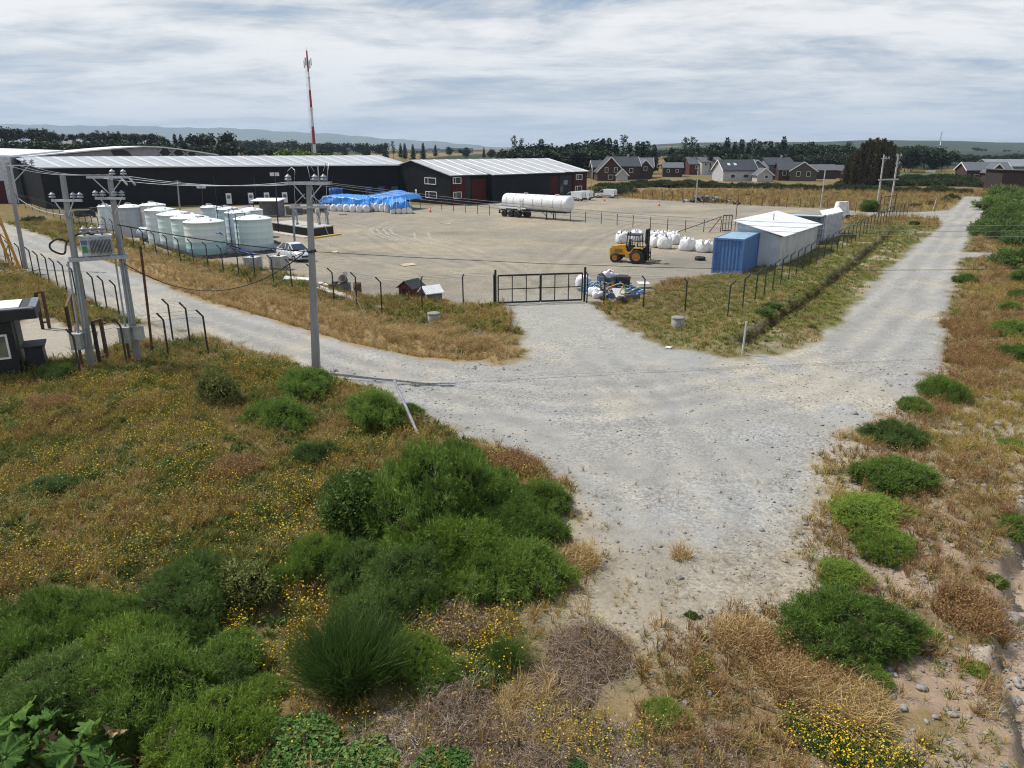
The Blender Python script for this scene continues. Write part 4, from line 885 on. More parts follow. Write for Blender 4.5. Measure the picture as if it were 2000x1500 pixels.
def tanker():
    a = P(985, 423); b = P(1068, 429.5); d = (b-a); ang = math.atan2(d.y, d.x); d = d.normalized(); n = Vector((-d.y, d.x, 0)); n = n if n.y > 0 else -n
    sA = on_plane(978, a, d, 2.3); sB = on_plane(1107, a, d, 2.3); L = sB-sA; o = a+d*sA+n*1.05
    r = thing('tank_trailer', 'white tanker semi trailer parked on its legs in the yard', 'trailer', (o.x, o.y, 0), ang); mw = mat('tanker_white', (.72, .73, .74), .3, c2=(.62, .62, .62), scale=1.2, streak=(1, 1, 3))
    R_ = 1.14; zc = 2.35; cut = L*.55
    pr = [(.02, 0), (R_*.7, .06), (R_*.93, .22), (R_, .45), (R_, cut), (R_*1.0, L-.45), (R_*.93, L-.2), (R_*.7, L-.05), (.02, L)]
    recalc(MB().lathe(pr, 28, (0, 0, zc), axis='X').build('tank', mw, r).data)
    for f in (.09, .20, .36, .50, .64, .80, .92): recalc(MB().lathe([(R_+.005, f*L-.05), (R_+.035, f*L-.03), (R_+.035, f*L+.03), (R_+.005, f*L+.05)], 28, (0, 0, zc), axis='X').build('band', mat('tanker_band', (.5, .51, .52), .4), r).data)
    for f in (.33, .80): MB().cyl((f*L, 0, zc+R_-.05), (f*L, 0, zc+R_+.16), .32, n=14).build('manhole', mat('rusty_white', (.5, .42, .34), .6), r)
    MB().box((L*.45, -.5, 1.12), (L*.8, .16, .22)).box((L*.45, .5, 1.12), (L*.8, .16, .22)).build('chassis', M_blkpaint, r)
    MB().box((L*.2, -1.15, 1.5), (L*.42, .28, .08)).build('side_platform', mw, r); MB().box((L*.2, -1.28, 1.44), (L*.42, .05, .22)).build('side_skirt', mw, r)
    for i in range(3):
        for s in (-1, 1):
            wheel(r, (.75+i*1.32, s*1.0, .52), .52, .46, M_dtrim)
        MB().cyl((.75+i*1.32, -1, .52), (.75+i*1.32, 1, .52), .08, n=8).build('axle', M_blkpaint, r)
        MB().prism([(.15+i*1.32, .95), (.28+i*1.32, 1.14), (1.22+i*1.32, 1.14), (1.35+i*1.32, .95), (1.3+i*1.32, .95), (1.2+i*1.32, 1.1), (.3+i*1.32, 1.1), (.2+i*1.32, .95)], -1.25, -.75).build('mudguard', M_blkpaint, r)
    wheel(r, (.75+3*1.32+.1, -.2, .56), .5, .4, M_dtrim, 'spare_wheel')
    s = on_plane(1066, a, d, .6)-sA
    for y in (-.85, .85):
        MB().bar((s, y, .0), (s, y, 1.2), .13).box((s, y, .04), (.3, .3, .08)).build('landing_leg', M_blkpaint, r); MB().bar((s, y, .5), (s-.9, y, 1.1), .07).build('leg_brace', M_blkpaint, r)
    m = MB()
    for x in (L*.305, L*.345): m.bar((x, -1.22, 1.1), (x, -1.2, zc+R_*.55), .05)
    for k in range(6): m.bar((L*.305, -1.22, 1.3+k*.3), (L*.345, -1.22, 1.3+k*.3), .04)
    m.build('ladder', M_white, r); MB().box((L*.31, -1.2, 1.45), (.5, .3, .6)).build('valve_box', mat('cream_box', (.6, .55, .45), .6), r)
    MB().box((-.25, 0, .95), (.3, 2.3, .12)).box((-.35, -.9, .7), (.1, .25, .5)).build('rear_bumper', M_blkpaint, r); MB().box((-.5, -.7, .55), (.6, .12, .1)).build('hose_tray', M_blkpaint, r)
    MB().box((L*.90, 0, 1.12), (1.6, 1.4, .12)).build('coupling_plate', M_blkpaint, r)
tanker()
def forklift():
    a = P(1199, 513); b = P(1242, 515.6); d = (b-a); ang = math.atan2(d.y, d.x); d = d.normalized(); n = Vector((-d.y, d.x, 0)); n = n if n.y > 0 else -n
    wb = d.length and (b-a).length; sc = wb/2.15; o = a+n*.95
    r = thing('rough_terrain_forklift', 'yellow rough terrain forklift with black cab and raised mast', 'forklift', (o.x, o.y, 0), ang); r.scale = (sc, sc, sc)
    my = mat('forklift_yellow', (.62, .31, .018), .45, c2=(.50, .24, .015), scale=2); mo = mat('rim_orange', (.55, .22, .015), .5)
    for s in (-1, 1):
        wheel(r, (0, s*.72, .46), .46, .34, mo); wheel(r, (2.15, s*.86, .68), .68, .5, mo, lugs=True)
    MB().prism([(-.45, .75), (-.42, 1.42), (-.3, 1.52), (.95, 1.72), (1.05, 1.6), (1.05, .75)], -.5, .5).build('engine_hood', my, r)
    MB().box((.3, -.505, 1.12), (.8, .03, .35)).build('vent', mat('vent_ochre', (.3, .14, .01), .6), r); MB().box((.3, .505, 1.12), (.8, .03, .35)).build('vent', mat('vent_ochre', (.3, .14, .01), .6), r)
    MB().box((1.15, 0, .62), (2.5, .62, .32)).build('chassis', M_blkpaint, r); MB().box((-.5, 0, .95), (.18, 1.0, .8)).build('counterweight', my, r)
    for s in (-1, 1):
        MB().prism([(1.0, .45), (1.0, 1.05), (1.5, 1.05), (1.52, .5)], s*.45, s*.8).build('step_tank', my, r)
        MB().prism([(1.42, .95), (1.48, .98), (1.82, 1.50), (2.6, 1.52), (2.72, 1.4), (2.66, 1.36), (2.56, 1.45), (1.88, 1.43), (1.5, .9)], s*.6, s*1.1).build('fender', my, r)
    fm = MB(); zc = 2.6
    P4 = [(1.02, 1.5), (1.12, zc), (2.28, zc+.02), (2.38, 1.35), (1.75, .95), (1.25, 1.05)]
    for s in (-1, 1):
        for i in range(6):
            p, q = P4[i], P4[(i+1) % 6]; fm.bar((p[0], s*.55, p[1]), (q[0], s*.55, q[1]), .075)
        fm.bar((1.32, s*.55, 1.05), (1.38, s*.55, zc), .055); fm.bar((1.85, s*.55, 1.2), (1.85, s*.55, zc), .055)
    fm.bar((1.02, -.55, 1.5), (1.02, .55, 1.5), .07); fm.bar((2.38, -.55, 1.35), (2.38, .55, 1.35), .07); fm.build('cab_frame', M_blkpaint, r)
    MB().box((1.7, 0, zc+.06), (1.36, 1.22, .09)).build('cab_roof', mat('cab_roof', (.025, .035, .035), .5), r)
    MB().prism([(1.1, 1.0), (1.08, 1.5), (2.3, 1.4), (1.75, .95)], -.5, .5).build('cab_floor', M_dtrim, r); MB().box((1.45, 0, 1.55), (.45, .5, .15)).box((1.25, 0, 1.85), (.14, .48, .65)).build('seat', M_dtrim, r)
    MB().tube([(2.1, 0, 1.3), (2.0, 0, 1.75)], .03).cyl((1.99, 0, 1.75), (1.96, 0, 1.77), .18, n=12).build('steering_wheel', M_dtrim, r)
    MB().cyl((.3, .2, 1.55), (.3, .2, 2.0), .04, n=8).build('exhaust', M_blkpaint, r)
    for y in (-.25, .25): MB().box((1.15, y*1.6, zc+.17), (.12, .16, .14)).build('work_light', M_dtrim, r)
    zt = 3.0
    for s in (-1, 1):
        MB().box((2.86, s*.40, zt/2+.1), (.15, .13, zt-.1)).build('mast_upright', M_blkpaint, r); MB().box((3.0, s*.28, zt/2+.25), (.12, .1, zt)).build('mast_upright', M_blkpaint, r)
        MB().cyl((2.78, s*.2, .6), (2.78, s*.2, 2.5), .06, n=8).build('lift_ram', M_steel, r)
        MB().box((3.2, s*.35, .85), (.06, .14, 1.2)).box((3.75, s*.35, .28), (1.1, .14, .06)).build('fork', M_blkpaint, r)
    for z in (.5, 1.9, zt-.1): MB().box((2.9, 0, z), (.1, .9, .16)).build('mast_crossbar', M_blkpaint, r)
    MB().box((3.1, 0, .95), (.12, 1.3, .18)).box((3.1, 0, .55), (.12, 1.3, .18)).build('carriage', M_blkpaint, r)
    MB().box((2.93, 0, zt+.02), (.3, .62, .34)).build('mast_head', mat('mast_dark', (.03, .025, .025), .7), r); MB().box((2.86, -.47, 1.75), (.1, .015, .25)).build('warning_sticker', M_white, r)
forklift()

# ------------------------------------------------------------------ containers and sheds on the right
def ribbed_box(name, label, cat, A, d, L, n, Wd, h, m_wall, m_roof, ribs=True, group=None, door=False):
    ang = math.atan2(d.y, d.x); r = thing(name, label, cat, (A.x, A.y, 0), ang, group); sg = 1 if (n.x*-d.y+n.y*d.x) > 0 else -1
    y1 = sg*Wd; lo, hi = .12, h-.12
    def ribwall(p, q, out, nm):
        p = Vector(p); q = Vector(q); e = q-p; Lq = e.length; e = e/Lq; out = Vector(out); k = max(4, int(Lq/.28)); pts = []
        for i in range(k):
            s0 = Lq*i/k; w = Lq/k
            pts += [(s0, 0), (s0+w*.18, 0), (s0+w*.3, .05), (s0+w*.72, .05), (s0+w*.84, 0)]
        pts.append((Lq, 0)); vs = []
        for z in (lo, hi): vs += [p+e*s-out*(.06-o)+Vector((0, 0, z)) for s, o in pts]
        c = len(pts); me = recalc(MB().add(vs, [(i, i+1, c+i+1, c+i) for i in range(c-1)]).mesh(nm, m_wall)); return link(nm, me, r)
    ribwall((0, 0, 0), (L, 0, 0), (0, -sg, 0), 'side_wall'); ribwall((0, y1, 0), (L, y1, 0), (0, sg, 0), 'side_wall'); ribwall((L, 0, 0), (L, y1, 0), (1, 0, 0), 'end_wall'); ribwall((0, 0, 0), (0, y1, 0), (-1, 0, 0), 'end_wall')
    for x in (0, L):
        for y in (0, y1): MB().box((x, y, h/2), (.16, .16, h)).build('corner_post', m_wall, r)
    for z in (.07, h-.07):
        for y in (0, y1): MB().box((L/2, y, z), (L-.16, .12, .14)).build('frame_rail', m_wall, r)
        for x in (0, L): MB().box((x, y1/2, z), (.12, Wd-.16, .14)).build('frame_rail', m_wall, r)
    MB().box((L/2, y1/2, h-.06), (L-.1, Wd-.1, .06)).build('roof_sheet', m_roof, r)
    return r
def right_sheds():
    A = P(1392, 535.5); B = P(1455, 536.5); n0 = (B-A); d = n0.normalized()           # front (ribbed) face runs A -> B
    n = Vector((-d.y, d.x, 0)); n = n if n.y > 0 else -n
    hc = z_on(466, A)
    # container: long axis goes away from the camera, a little to the right
    back = P(1490, 508); lx = 5.2
    A = P(1391, 533); n = (Vector((.49, .87, 0))).normalized(); d = Vector((n.y, -n.x, 0))
    ribbed_box('shipping_container', 'short blue ribbed shipping container nearest the gate', 'container', A, n, 6.0, d, 2.35, hc, M_blue, mat('container_roof', (.25, .38, .47), .5, c2=(.18, .28, .36), scale=1.5), group='blue containers by the white shed')
    # white shed with skewed mono roof
    c1 = P(1437, 522).xy; q = {}
    lf = P(1520, 521).xy; rt = P(1592, 488).xy; bk = P(1450, 478).xy
    o = lf
    r = thing('corrugated_shed', 'white corrugated iron shed with sloping roof behind the blue container', 'shed', (o.x, o.y, 0))
    zlf, zrt = z_on(463, lf), z_on(440, rt); fd = Vector((-.87, .49)); b1 = lf+fd*on_plane(1441, lf, fd, 4.0); zb1 = z_on(432, b1); b2 = b1+(rt-lf); zb2 = z_on(414, b2)
    L = lambda v, z: (v.x-o.x, v.y-o.y, z)
    mw = corrugated('white_corrugated_wall', (.58, .63, .68), .5, pitch=5, c2=(.46, .50, .55)); mw2 = corrugated('cream_corrugated_wall', (.60, .60, .585), .55, pitch=5, axis='Y')
    MB().quad(L(b1, 0), L(lf, 0), L(lf, zlf), L(b1, zb1)).build('front_wall', mw, r); MB().quad(L(lf, 0), L(rt, 0), L(rt, zrt), L(lf, zlf)).build('side_wall', mw2, r)
    MB().quad(L(rt, 0), L(b2, 0), L(b2, zb2), L(rt, zrt)).build('back_wall', mw, r); MB().quad(L(b2, 0), L(b1, 0), L(b1, zb1), L(b2, zb2)).build('side_wall', mw2, r)
    # four roof sheets laid side by side, each overlapping the next a little
    ex = .35; e1 = (lf-b1).normalized()*ex; e2 = (rt-lf).normalized()*ex
    pa, pb, pc, pd = (b1-e1-e2, zb1), (lf+e1-e2, zlf), (rt+e1+e2, zrt), (b2-e1+e2, zb2)
    for i in range(4):
        f, g = i/4, (i+1)/4+.012; dz = .05+.012*(i % 2)
        pt = lambda P0, P1, t: Vector(L(P0[0].lerp(P1[0], t), P0[1]+(P1[1]-P0[1])*t+dz))
        qd = [pt(pa, pd, f), pt(pb, pc, f), pt(pb, pc, min(1, g)), pt(pa, pd, min(1, g))]; up = Vector((0, 0, .05))
        MB().add(qd+[p+up for p in qd], [(3, 2, 1, 0), (4, 5, 6, 7), (0, 1, 5, 4), (1, 2, 6, 5), (2, 3, 7, 6), (3, 0, 4, 7)]).build('roof_sheet', M_wsheet, r)
    v = pa[0].lerp(pc[0], .5); zz = (pa[1]+pc[1])/2; MB().cyl(L(v-(e1*2), zz), L(v-(e1*2), zz+.9), .05, n=6).build('flue', M_steel, r)
    # second container and white lean-to behind
    A2 = P(1600, 480); nn = Vector((.49, .87, 0)).normalized(); dd = Vector((nn.y, -nn.x, 0)); 
    ribbed_box('shipping_container', 'blue container with pale roof half hidden behind the white shed', 'container', P(1599, 477), Vector((-.87, .49, 0)).normalized(), 6.0, nn, 2.44, z_on(423, P(1599, 477)), mat('container_dull_blue', (.115, .135, .16), .6), mat('container_roof_pale', (.36, .50, .58), .5), group='blue containers by the white shed')
    a = P(1601, 474).xy; b = P(1640, 462).xy; r = thing('lean_to', 'pale grey board lean-to beside the half hidden container', 'shed', (a.x, a.y, 0)); za = z_on(423, a); dep = Vector((1.0, 3.5))
    mg = mat('pale_board', (.42, .44, .48), .7, scale=1.5, var=.12); Lb = lambda v, z: (v.x-a.x, v.y-a.y, z)
    for i in range(4):
        p, q2 = a.lerp(b, i/4), a.lerp(b, (i+1)/4-.01); MB().add([Lb(p, 0), Lb(q2, 0), Lb(q2, za-.05), Lb(p, za), Lb(p+Vector((.01, .06)), 0), Lb(q2+Vector((.01, .06)), 0), Lb(q2+Vector((.01, .06)), za-.05), Lb(p+Vector((.01, .06)), za)], [(0, 1, 2, 3), (5, 4, 7, 6), (3, 2, 6, 7), (0, 3, 7, 4), (1, 5, 6, 2)]).build('panel', mg, r)
    MB().add([Lb(a, za+.03), Lb(b, za), Lb(b+dep, za+.25), Lb(a+dep, za+.3), Lb(a, za+.1), Lb(b, za+.07), Lb(b+dep, za+.32), Lb(a+dep, za+.37)], [(3, 2, 1, 0), (4, 5, 6, 7), (0, 1, 5, 4), (1, 2, 6, 5), (2, 3, 7, 6), (3, 0, 4, 7)]).build('roof', M_wsheet, r)
    MB().quad(Lb(b, 0), Lb(b+dep, 0), Lb(b+dep, za+.2), Lb(b, za-.05)).build('panel', mg, r)
    # white wrapped block on a small trailer
    a = P(1635, 427); r = thing('wrapped_load', 'upright load wrapped in white sheeting on a small trailer', 'load', a, .2); hh = z_on(395, a); r.scale = (1.5, 1.2, 1)
    V = []; nu, nv = 24, 10
    for j in range(nv+1):
        v = j/nv; s = 1-.28*v
        for i in range(nu):
            t = 2*math.pi*i/nu; c, s_ = math.cos(t), math.sin(t); q = (abs(c)**4+abs(s_)**4)**(-.25); k = 1+.05*math.sin(t*5+v*3)*(1-v)
            V.append((.8+c*q*.85*s*k, .8+s_*q*.6*s*k, .35+(hh-.35)*v-.12*(1-v)*math.sin(t*3)))
    F = [(j*nu+i, j*nu+(i+1) % nu, (j+1)*nu+(i+1) % nu, (j+1)*nu+i) for j in range(nv) for i in range(nu)]+[[nv*nu+i for i in range(nu)]]
    MB().add(V, F).build('sheeting', mat('white_sheeting', (.8, .8, .8), .5, bump=.3, bscale=4), r); MB().box((.9, .8, .28), (2.2, 1.0, .16)).bar((2.0, .8, .28), (2.9, .8, .3), .1).build('trailer_bed', M_blkpaint, r)
    for y in (.2, 1.4): wheel(r, (1.3, y, .26), .26, .16, M_dtrim)
right_sheds()
# ------------------------------------------------------------------ fences
def resample(pts, n):
    pts = [Vector(p) for p in pts]; L = [0]
    for a, b in zip(pts, pts[1:]): L.append(L[-1]+(b-a).length)
    out = []
    for k in range(n):
        s = L[-1]*k/(n-1); i = max(0, min(len(pts)-2, next((j for j in range(len(L)-1) if L[j+1] >= s-1e-6), len(pts)-2)))
        out.append(pts[i].lerp(pts[i+1], (s-L[i])/max(1e-6, L[i+1]-L[i])))
    return out
def post_mesh(h, arm, r=.032, al=.45):
    m = MB()
    if arm is None: m.cyl((0, 0, -.4), (0, 0, h), r, n=8)
    else:
        a = Vector((arm[0], arm[1], 0)).normalized(); m.tube([(0, 0, -.4), (0, 0, h), tuple(Vector((0, 0, h))+a*al*.72+Vector((0, 0, al*.7)))], r, 8)
    return m
def fence(name, label, bases, h, arm, m_post, mesh=True, wires=3, group='fences round the yards', r=.048, mesh_r=.0022, sp=.11, al=.45, gaps=(), skip=()):
    o = bases[0]; rt = thing(name, label, 'fence', o, 0, group); pm = post_mesh(h, arm, r, al).mesh('post', m_post); a = Vector((arm[0], arm[1], 0)).normalized() if arm else Vector((0, 0, 0))
    rs = random.Random(len(bases))
    for bi, b in enumerate(bases):
        if bi in skip: continue
        q = link('post', pm, rt, b-o); q.rotation_euler = (rs.uniform(-.012, .012), rs.uniform(-.012, .012), 0)
    M_w = mat('fence_wire', (.10, .10, .10), .5, .5)
    for i, (p, q) in enumerate(zip(bases, bases[1:])):
        if i in gaps: continue
        p = p-o; q = q-o
        if mesh:
            m = MB(); L = (q-p).length; e = (q-p)/L; k = int(L/sp)
            for j in range(-int(h/sp), k):
                for sgn in (0, 1):
                    x0 = j*sp; x1 = x0+h; z0, z1 = .03, h
                    if x0 < 0: z0 = -x0; x0 = 0
                    if x1 > L: z1 = z1-(x1-L); x1 = L
                    if z1-z0 < .05: continue
                    A = (p+e*x0, p+e*x1) if not sgn else (p+e*(L-x0), p+e*(L-x1))
                    u0, u1 = A; m.add([u0+Vector((0, 0, z0-mesh_r)), u1+Vector((0, 0, z1-mesh_r)), u1+Vector((0, 0, z1+mesh_r)), u0+Vector((0, 0, z0+mesh_r))], [(0, 1, 2, 3)])
            w_ = m.build('mesh_panel', M_w, rt); w_['kind'] = 'stuff'
    for k in range(wires):
        if arm: off = a*al*.72*(k/max(1, wires-1)); z = h+al*.7*(k/max(1, wires-1))
        else: off = a*0; z = h*(.2+.75*k/max(1, wires-1))
        runs = []; cur = [bases[0]]
        for i, b in enumerate(bases[1:]):
            if i in gaps: runs.append(cur); cur = [b]
            else: cur.append(b)
        runs.append(cur)
        for c in runs:
            if len(c) > 1: MB().tube([b-o+off+Vector((0, 0, z)) for b in c], .006, 4).build('barbed_wire', M_w, rt)
    return rt
Gs = lambda lst: [G(a, b) for a, b in lst]
fence('chain_link_fence', 'black angle topped chain link fence beside the tanks and left verge', Gs([(36, 403), (50, 407), (64, 411), (78, 415), (92, 420), (106, 426), (120, 433), (133, 439), (146, 445), (158, 450), (171, 452), (183, 455), (196, 457), (210, 461), (224, 466), (241, 474), (262, 484), (283, 491), (306, 498), (330, 505), (353, 511), (379, 517), (407, 524), (437, 532), (467, 540), (499, 547), (535, 556), (571, 566), (612, 577), (653, 587), (697, 599), (746, 611)]), 1.95, (-1, .15), M_blkpaint, sp=.16)
fence('chain_link_fence', 'short run of black fence in front of the two kennels', Gs([(746, 611), (825, 605), (905, 598), (965, 595)]), 1.95, (.25, .6), M_blkpaint, sp=.13, al=.25, skip=(0,))
fence('chain_link_fence', 'black fence between the gate and the corner by the ditch', Gs([(1146, 592), (1179, 597), (1256, 603), (1338, 608), (1419, 618)]), 1.95, (-.5, .3), M_blkpaint, sp=.13, al=.3, skip=(4,))
fence('chain_link_fence', 'dark green angle topped fence along the drainage ditch', resample([G(*q) for q in ((1421, 618), (1467, 594), (1524, 556), (1583, 519), (1638, 489), (1695, 456), (1740, 431), (1771, 421))], 33), 1.95, (1, .15), M_grnpaint, sp=.14, r=.055)
fence('chain_link_fence', 'black angle topped fence along the road at left, below the tanks', Gs([(-60, 478), (-34, 489), (-10, 500), (12, 511), (25, 519), (45, 527), (66, 536), (81, 546), (97, 553), (114, 563), (131, 571), (150, 580), (168, 589), (189, 599), (210, 607), (234, 618)]), 1.95, (-1, .2), M_blkpaint, sp=.13)
fence('chain_link_fence', 'short black fence piece at the road corner left of the concrete pole', Gs([(338, 664), (372, 673), (407, 691)]), 1.95, (-1, .2), M_blkpaint, sp=.1)
fence('chain_link_fence', 'black fence running from the guard hut to the road corner', Gs([(159, 739), (249, 715), (330, 700), (407, 692)]), 1.95, (-1, .3), M_blkpaint, sp=.1, skip=(3,))
fence('wire_fence', 'low dark post and wire fence crossing the yard behind the tanker', [P(a, b) for a, b in ((821, 408), (863, 411), (886, 413), (909, 415.5), (933, 418), (956, 420.5), (1085, 430), (1114, 432.5), (1143, 435), (1174, 437.5), (1205, 440.5), (1236, 443.5), (1270, 447), (1303, 450.5), (1338, 454), (1374, 453.5), (1407, 453))], 1.55, None, mat('dark_timber_post', (.05, .04, .035), .8), False, 2, r=.05, gaps=(5,))
fence('wire_fence', 'far boundary fence of dark posts along the golden field', [P(a, b) for a, b in ((1190, 380), (1217, 384.5), (1235, 386.5), (1255, 388.5), (1274, 390), (1293, 392), (1312, 393), (1332, 394.5), (1353, 396), (1374, 398), (1395, 399), (1418, 400), (1441, 400.5), (1465, 402), (1488, 403), (1512, 404), (1536, 405), (1562, 406), (1588, 407), (1615, 409), (1642, 412), (1670, 416))], 1.75, None, mat('dark_timber_post', (.05, .04, .035), .8), True, 2, r=.05, sp=.3, mesh_r=.003)

# ------------------------------------------------------------------ gates
def bar_gate(name, label, A, B, h, cols, m, leaves=2, posts=True, z0=.12, bw=.075, group=None):
    d = (B-A); L = d.length; r = thing(name, label, 'gate', A, math.atan2(d.y, d.x), group)
    if posts:
        for x in (0, L): MB().box((x, 0, h/2+.15), (.13, .13, h+.5)).build('post', m, r)
    w = (L-.3)/leaves
    for k in range(leaves):
        x0 = .15+k*w+.03; x1 = .15+(k+1)*w-.03
        fr = MB()
        for z in (z0, h): fr.box(((x0+x1)/2, 0, z), (x1-x0, bw, bw*1.5))
        for x in (x0, x1): fr.box((x, 0, (z0+h)/2), (bw*1.1, bw*1.02, h-z0))
        lf = fr.build('leaf', m, r)
        for c in range(1, cols): x = x0+(x1-x0)*c/cols; MB().box((x, 0, (z0+h)/2), (bw*.8, bw*.7, h-z0-.1)).build('stile', m, lf)
        MB().box(((x0+x1)/2, 0, (z0+h)/2), (x1-x0-.1, bw*.62, bw*.8)).build('rail', m, lf)
        q = MB(); sp = .06
        n = int((x1-x0)/sp)
        for i in range(n): q.quad((x0+i*sp, .0, z0), (x0+i*sp+.003, 0, z0), (x0+i*sp+.003, 0, h), (x0+i*sp, 0, h))
        for i in range(int((h-z0)/sp)): q.quad((x0, 0, z0+i*sp), (x1, 0, z0+i*sp), (x1, 0, z0+i*sp+.003), (x0, 0, z0+i*sp+.003))
        o = q.build('wire_mesh', mat('gate_mesh', (.2, .2, .2), .5), lf); o['kind'] = 'stuff'
        if leaves == 2: MB().box((x1-.05 if k == 0 else x0+(x1-x0)*2/3, -.05, h*.55), (.12, .06, .14)).build('latch', m, lf)
    return r
bar_gate('yard_gate', 'black steel double gate across the yard entrance', P(968, 595), P(1141, 588.5), 1.95, 3, M_blkpaint)
bar_gate('small_gate', 'open dark steel gate panel by the white shed', P(1408, 452.5), P(1430, 451.5), 2.0, 3, M_rust, 1, False)
bar_gate('far_gate', 'dark lattice gate beside the far twin poles', P(1716, 418), P(1746, 413), 2.6, 4, M_rust, 1)
def brace_pole(label, a, b, za, zb):
    p = P(*a); q = P(*b); tag(MB().bar(Vector((0, 0, za)), q-p+Vector((0, 0, zb)), .08).build('brace_bar', M_rust, None, p), label, 'bar', 'slanting braces of the small gate')
brace_pole('long slanting brace bar left of the small open gate', (1326, 453), (1407, 453), .05, 1.9); brace_pole('short slanting brace bar left of the small open gate', (1385, 454), (1407, 453), .05, 1.9)
r = thing('lamp_post', 'thin dark lamp post with two small floodlights by the small gate', 'lamp post', P(1435, 451)); MB().cyl((0, 0, 0), (0, 0, 3.4), .05, n=8).build('pole', M_rust, r); MB().bar((-.4, 0, 3.3), (.25, 0, 3.3), .05).build('arm', M_rust, r)
for x in (-.4, .2): MB().box((x, -.1, 3.42), (.3, .2, .25)).build('floodlight', M_dtrim, r)

# ------------------------------------------------------------------ poles with gear
def insulator(parent, p, s=1.0, name='insulator'):
    mi = mat('porcelain', (.36, .375, .40), .3)
    return MB().lathe([(.03*s, -.14*s), (.04*s, 0), (.15*s, .01*s), (.165*s, .05*s), (.15*s, .09*s), (.06*s, .10*s), (.06*s, .13*s), (.14*s, .14*s), (.15*s, .18*s), (.12*s, .22*s), (.05*s, .24*s), (.04*s, .3*s), (.005, .31*s)], 14, p).build(name, mi, parent)
def pole_obj(name, label, base, top, w0, w1, m=None, lean=None, square=True, group=None):
    """base: photo foot; top: photo point of the head (gives height and lean)"""
    b = G(*base); t = PD(top[0], top[1], b.y) if lean is None else b+Vector(lean)
    r = thing(name, label, 'pole', b, 0, group); v = t-b
    M = MB()
    vs = []
    for p, w in ((Vector((0, 0, -.6)), w0), (v, w1)):
        vs += [p+Vector((i*w/2, j*w*.8/2, 0)) for i, j in ((-1, -1), (1, -1), (1, 1), (-1, 1))]
    c = .0
    M.add(vs, [(3, 2, 1, 0), (4, 5, 6, 7), (0, 1, 5, 4), (1, 2, 6, 5), (2, 3, 7, 6), (3, 0, 4, 7)])
    M.build('shaft', m or M_pconc, r); return r, b, v
def at_row(b, v, py):                                     # local point on a leaning shaft seen at photo row py
    f0, f1 = 0, 1.2
    for _ in range(24):
        f = (f0+f1)/2; p = b+v*f
        if z_on(py, p) > p.z: f0 = f
        else: f1 = f
    return v*f0
# main concrete pole
r, b, v = pole_obj('utility_pole', 'tall grey concrete power pole standing in front of the yard', (617, 728), (603, 356), .36, .2)
MAIN = (b, v); top = v
dx = Vector((1, 0, 0)); ca = at_row(b, v, 358)
MB().bar(ca+Vector((-1.0, -.16, .0)), ca+Vector((.95, -.16, 0)), .1, .12).bar(ca+Vector((-1.0, .16, .0)), ca+Vector((.95, .16, 0)), .1, .12).build('crossarm', M_steel, r)
for x in (-.83, .32, .7): insulator(r, ca+Vector((x, -.16, .12)), .9)
cb = at_row(b, v, 404); MB().bar(cb+Vector((-.85, -.16, 0)), cb+Vector((.85, -.16, 0)), .08, .1).build('lower_crossarm', M_steel, r)
for s in (-1, 1): MB().bar(cb+Vector((s*.1, -.18, .35)), ca+Vector((s*.62, -.18, -.03)), .04).bar(cb+Vector((s*.12, -.18, .55)), cb+Vector((s*.7, -.18, .05)), .03).build('arm_brace', M_steel, r)
for x in (-.55, .42, .78):
    q = cb+Vector((x, -.25, -.1)); o = MB().cyl(q+Vector((0, 0, 0)), q+Vector((.06, -.12, -.55)), .05, .04, 8).lathe([(.09, -.06), (.09, .06)], 10, q+Vector((.02, -.04, -.18))).build('fuse_switch', mat('porcelain', (.36, .375, .40), .3), r)
    MB().bar(q+Vector((-.04, -.12, .02)), q+Vector((.0, -.25, -.52)), .025).box(q+Vector((.06, -.14, -.58)), (.1, .1, .08)).build('fuse_tube', mat('fuse_grey', (.28, .28, .28), .5), o)
for k, (x0, x1) in enumerate(((-.83, -.45), (.32, .1), (.7, 1.0))):
    a = ca+Vector((x0, -.16, .5)); c = cb+Vector(((-.55, .42, .78)[k], -.25, 0)); mid = ca+Vector((x1, -.35, .55+.15*k))
    MB().tube([a, a.lerp(mid, .6)+Vector((0, 0, .14)), mid, c.lerp(mid, .45)+Vector((0, -.1, 0)), c], .012, 5).build('jumper_cable', M_steel, r)
MB().cyl(ca+Vector((.45, 0, 0)), ca+Vector((.45, 0, .75)), .025, n=6).build('spike', M_steel, r)
cl = at_row(b, v, 490); MB().lathe([(.2, -.06), (.23, -.03), (.23, .03), (.2, .06)], 10, cl).build('cable_clamp', M_dtrim, r)
m = MB()
for k in range(4):
    t = k*1.6; m.tube([cl+Vector((-.2, -.2, 0)), cl+Vector((-.5-.1*k, -.3, -.12-.04*k)), cl+Vector((-.75-.12*k, -.25, .02*k)), cl+Vector((-.4, -.25, .1)), cl+Vector((-.2, -.2, .05))], .016, 5)
m.build('cable_coil', M_rubber, r)
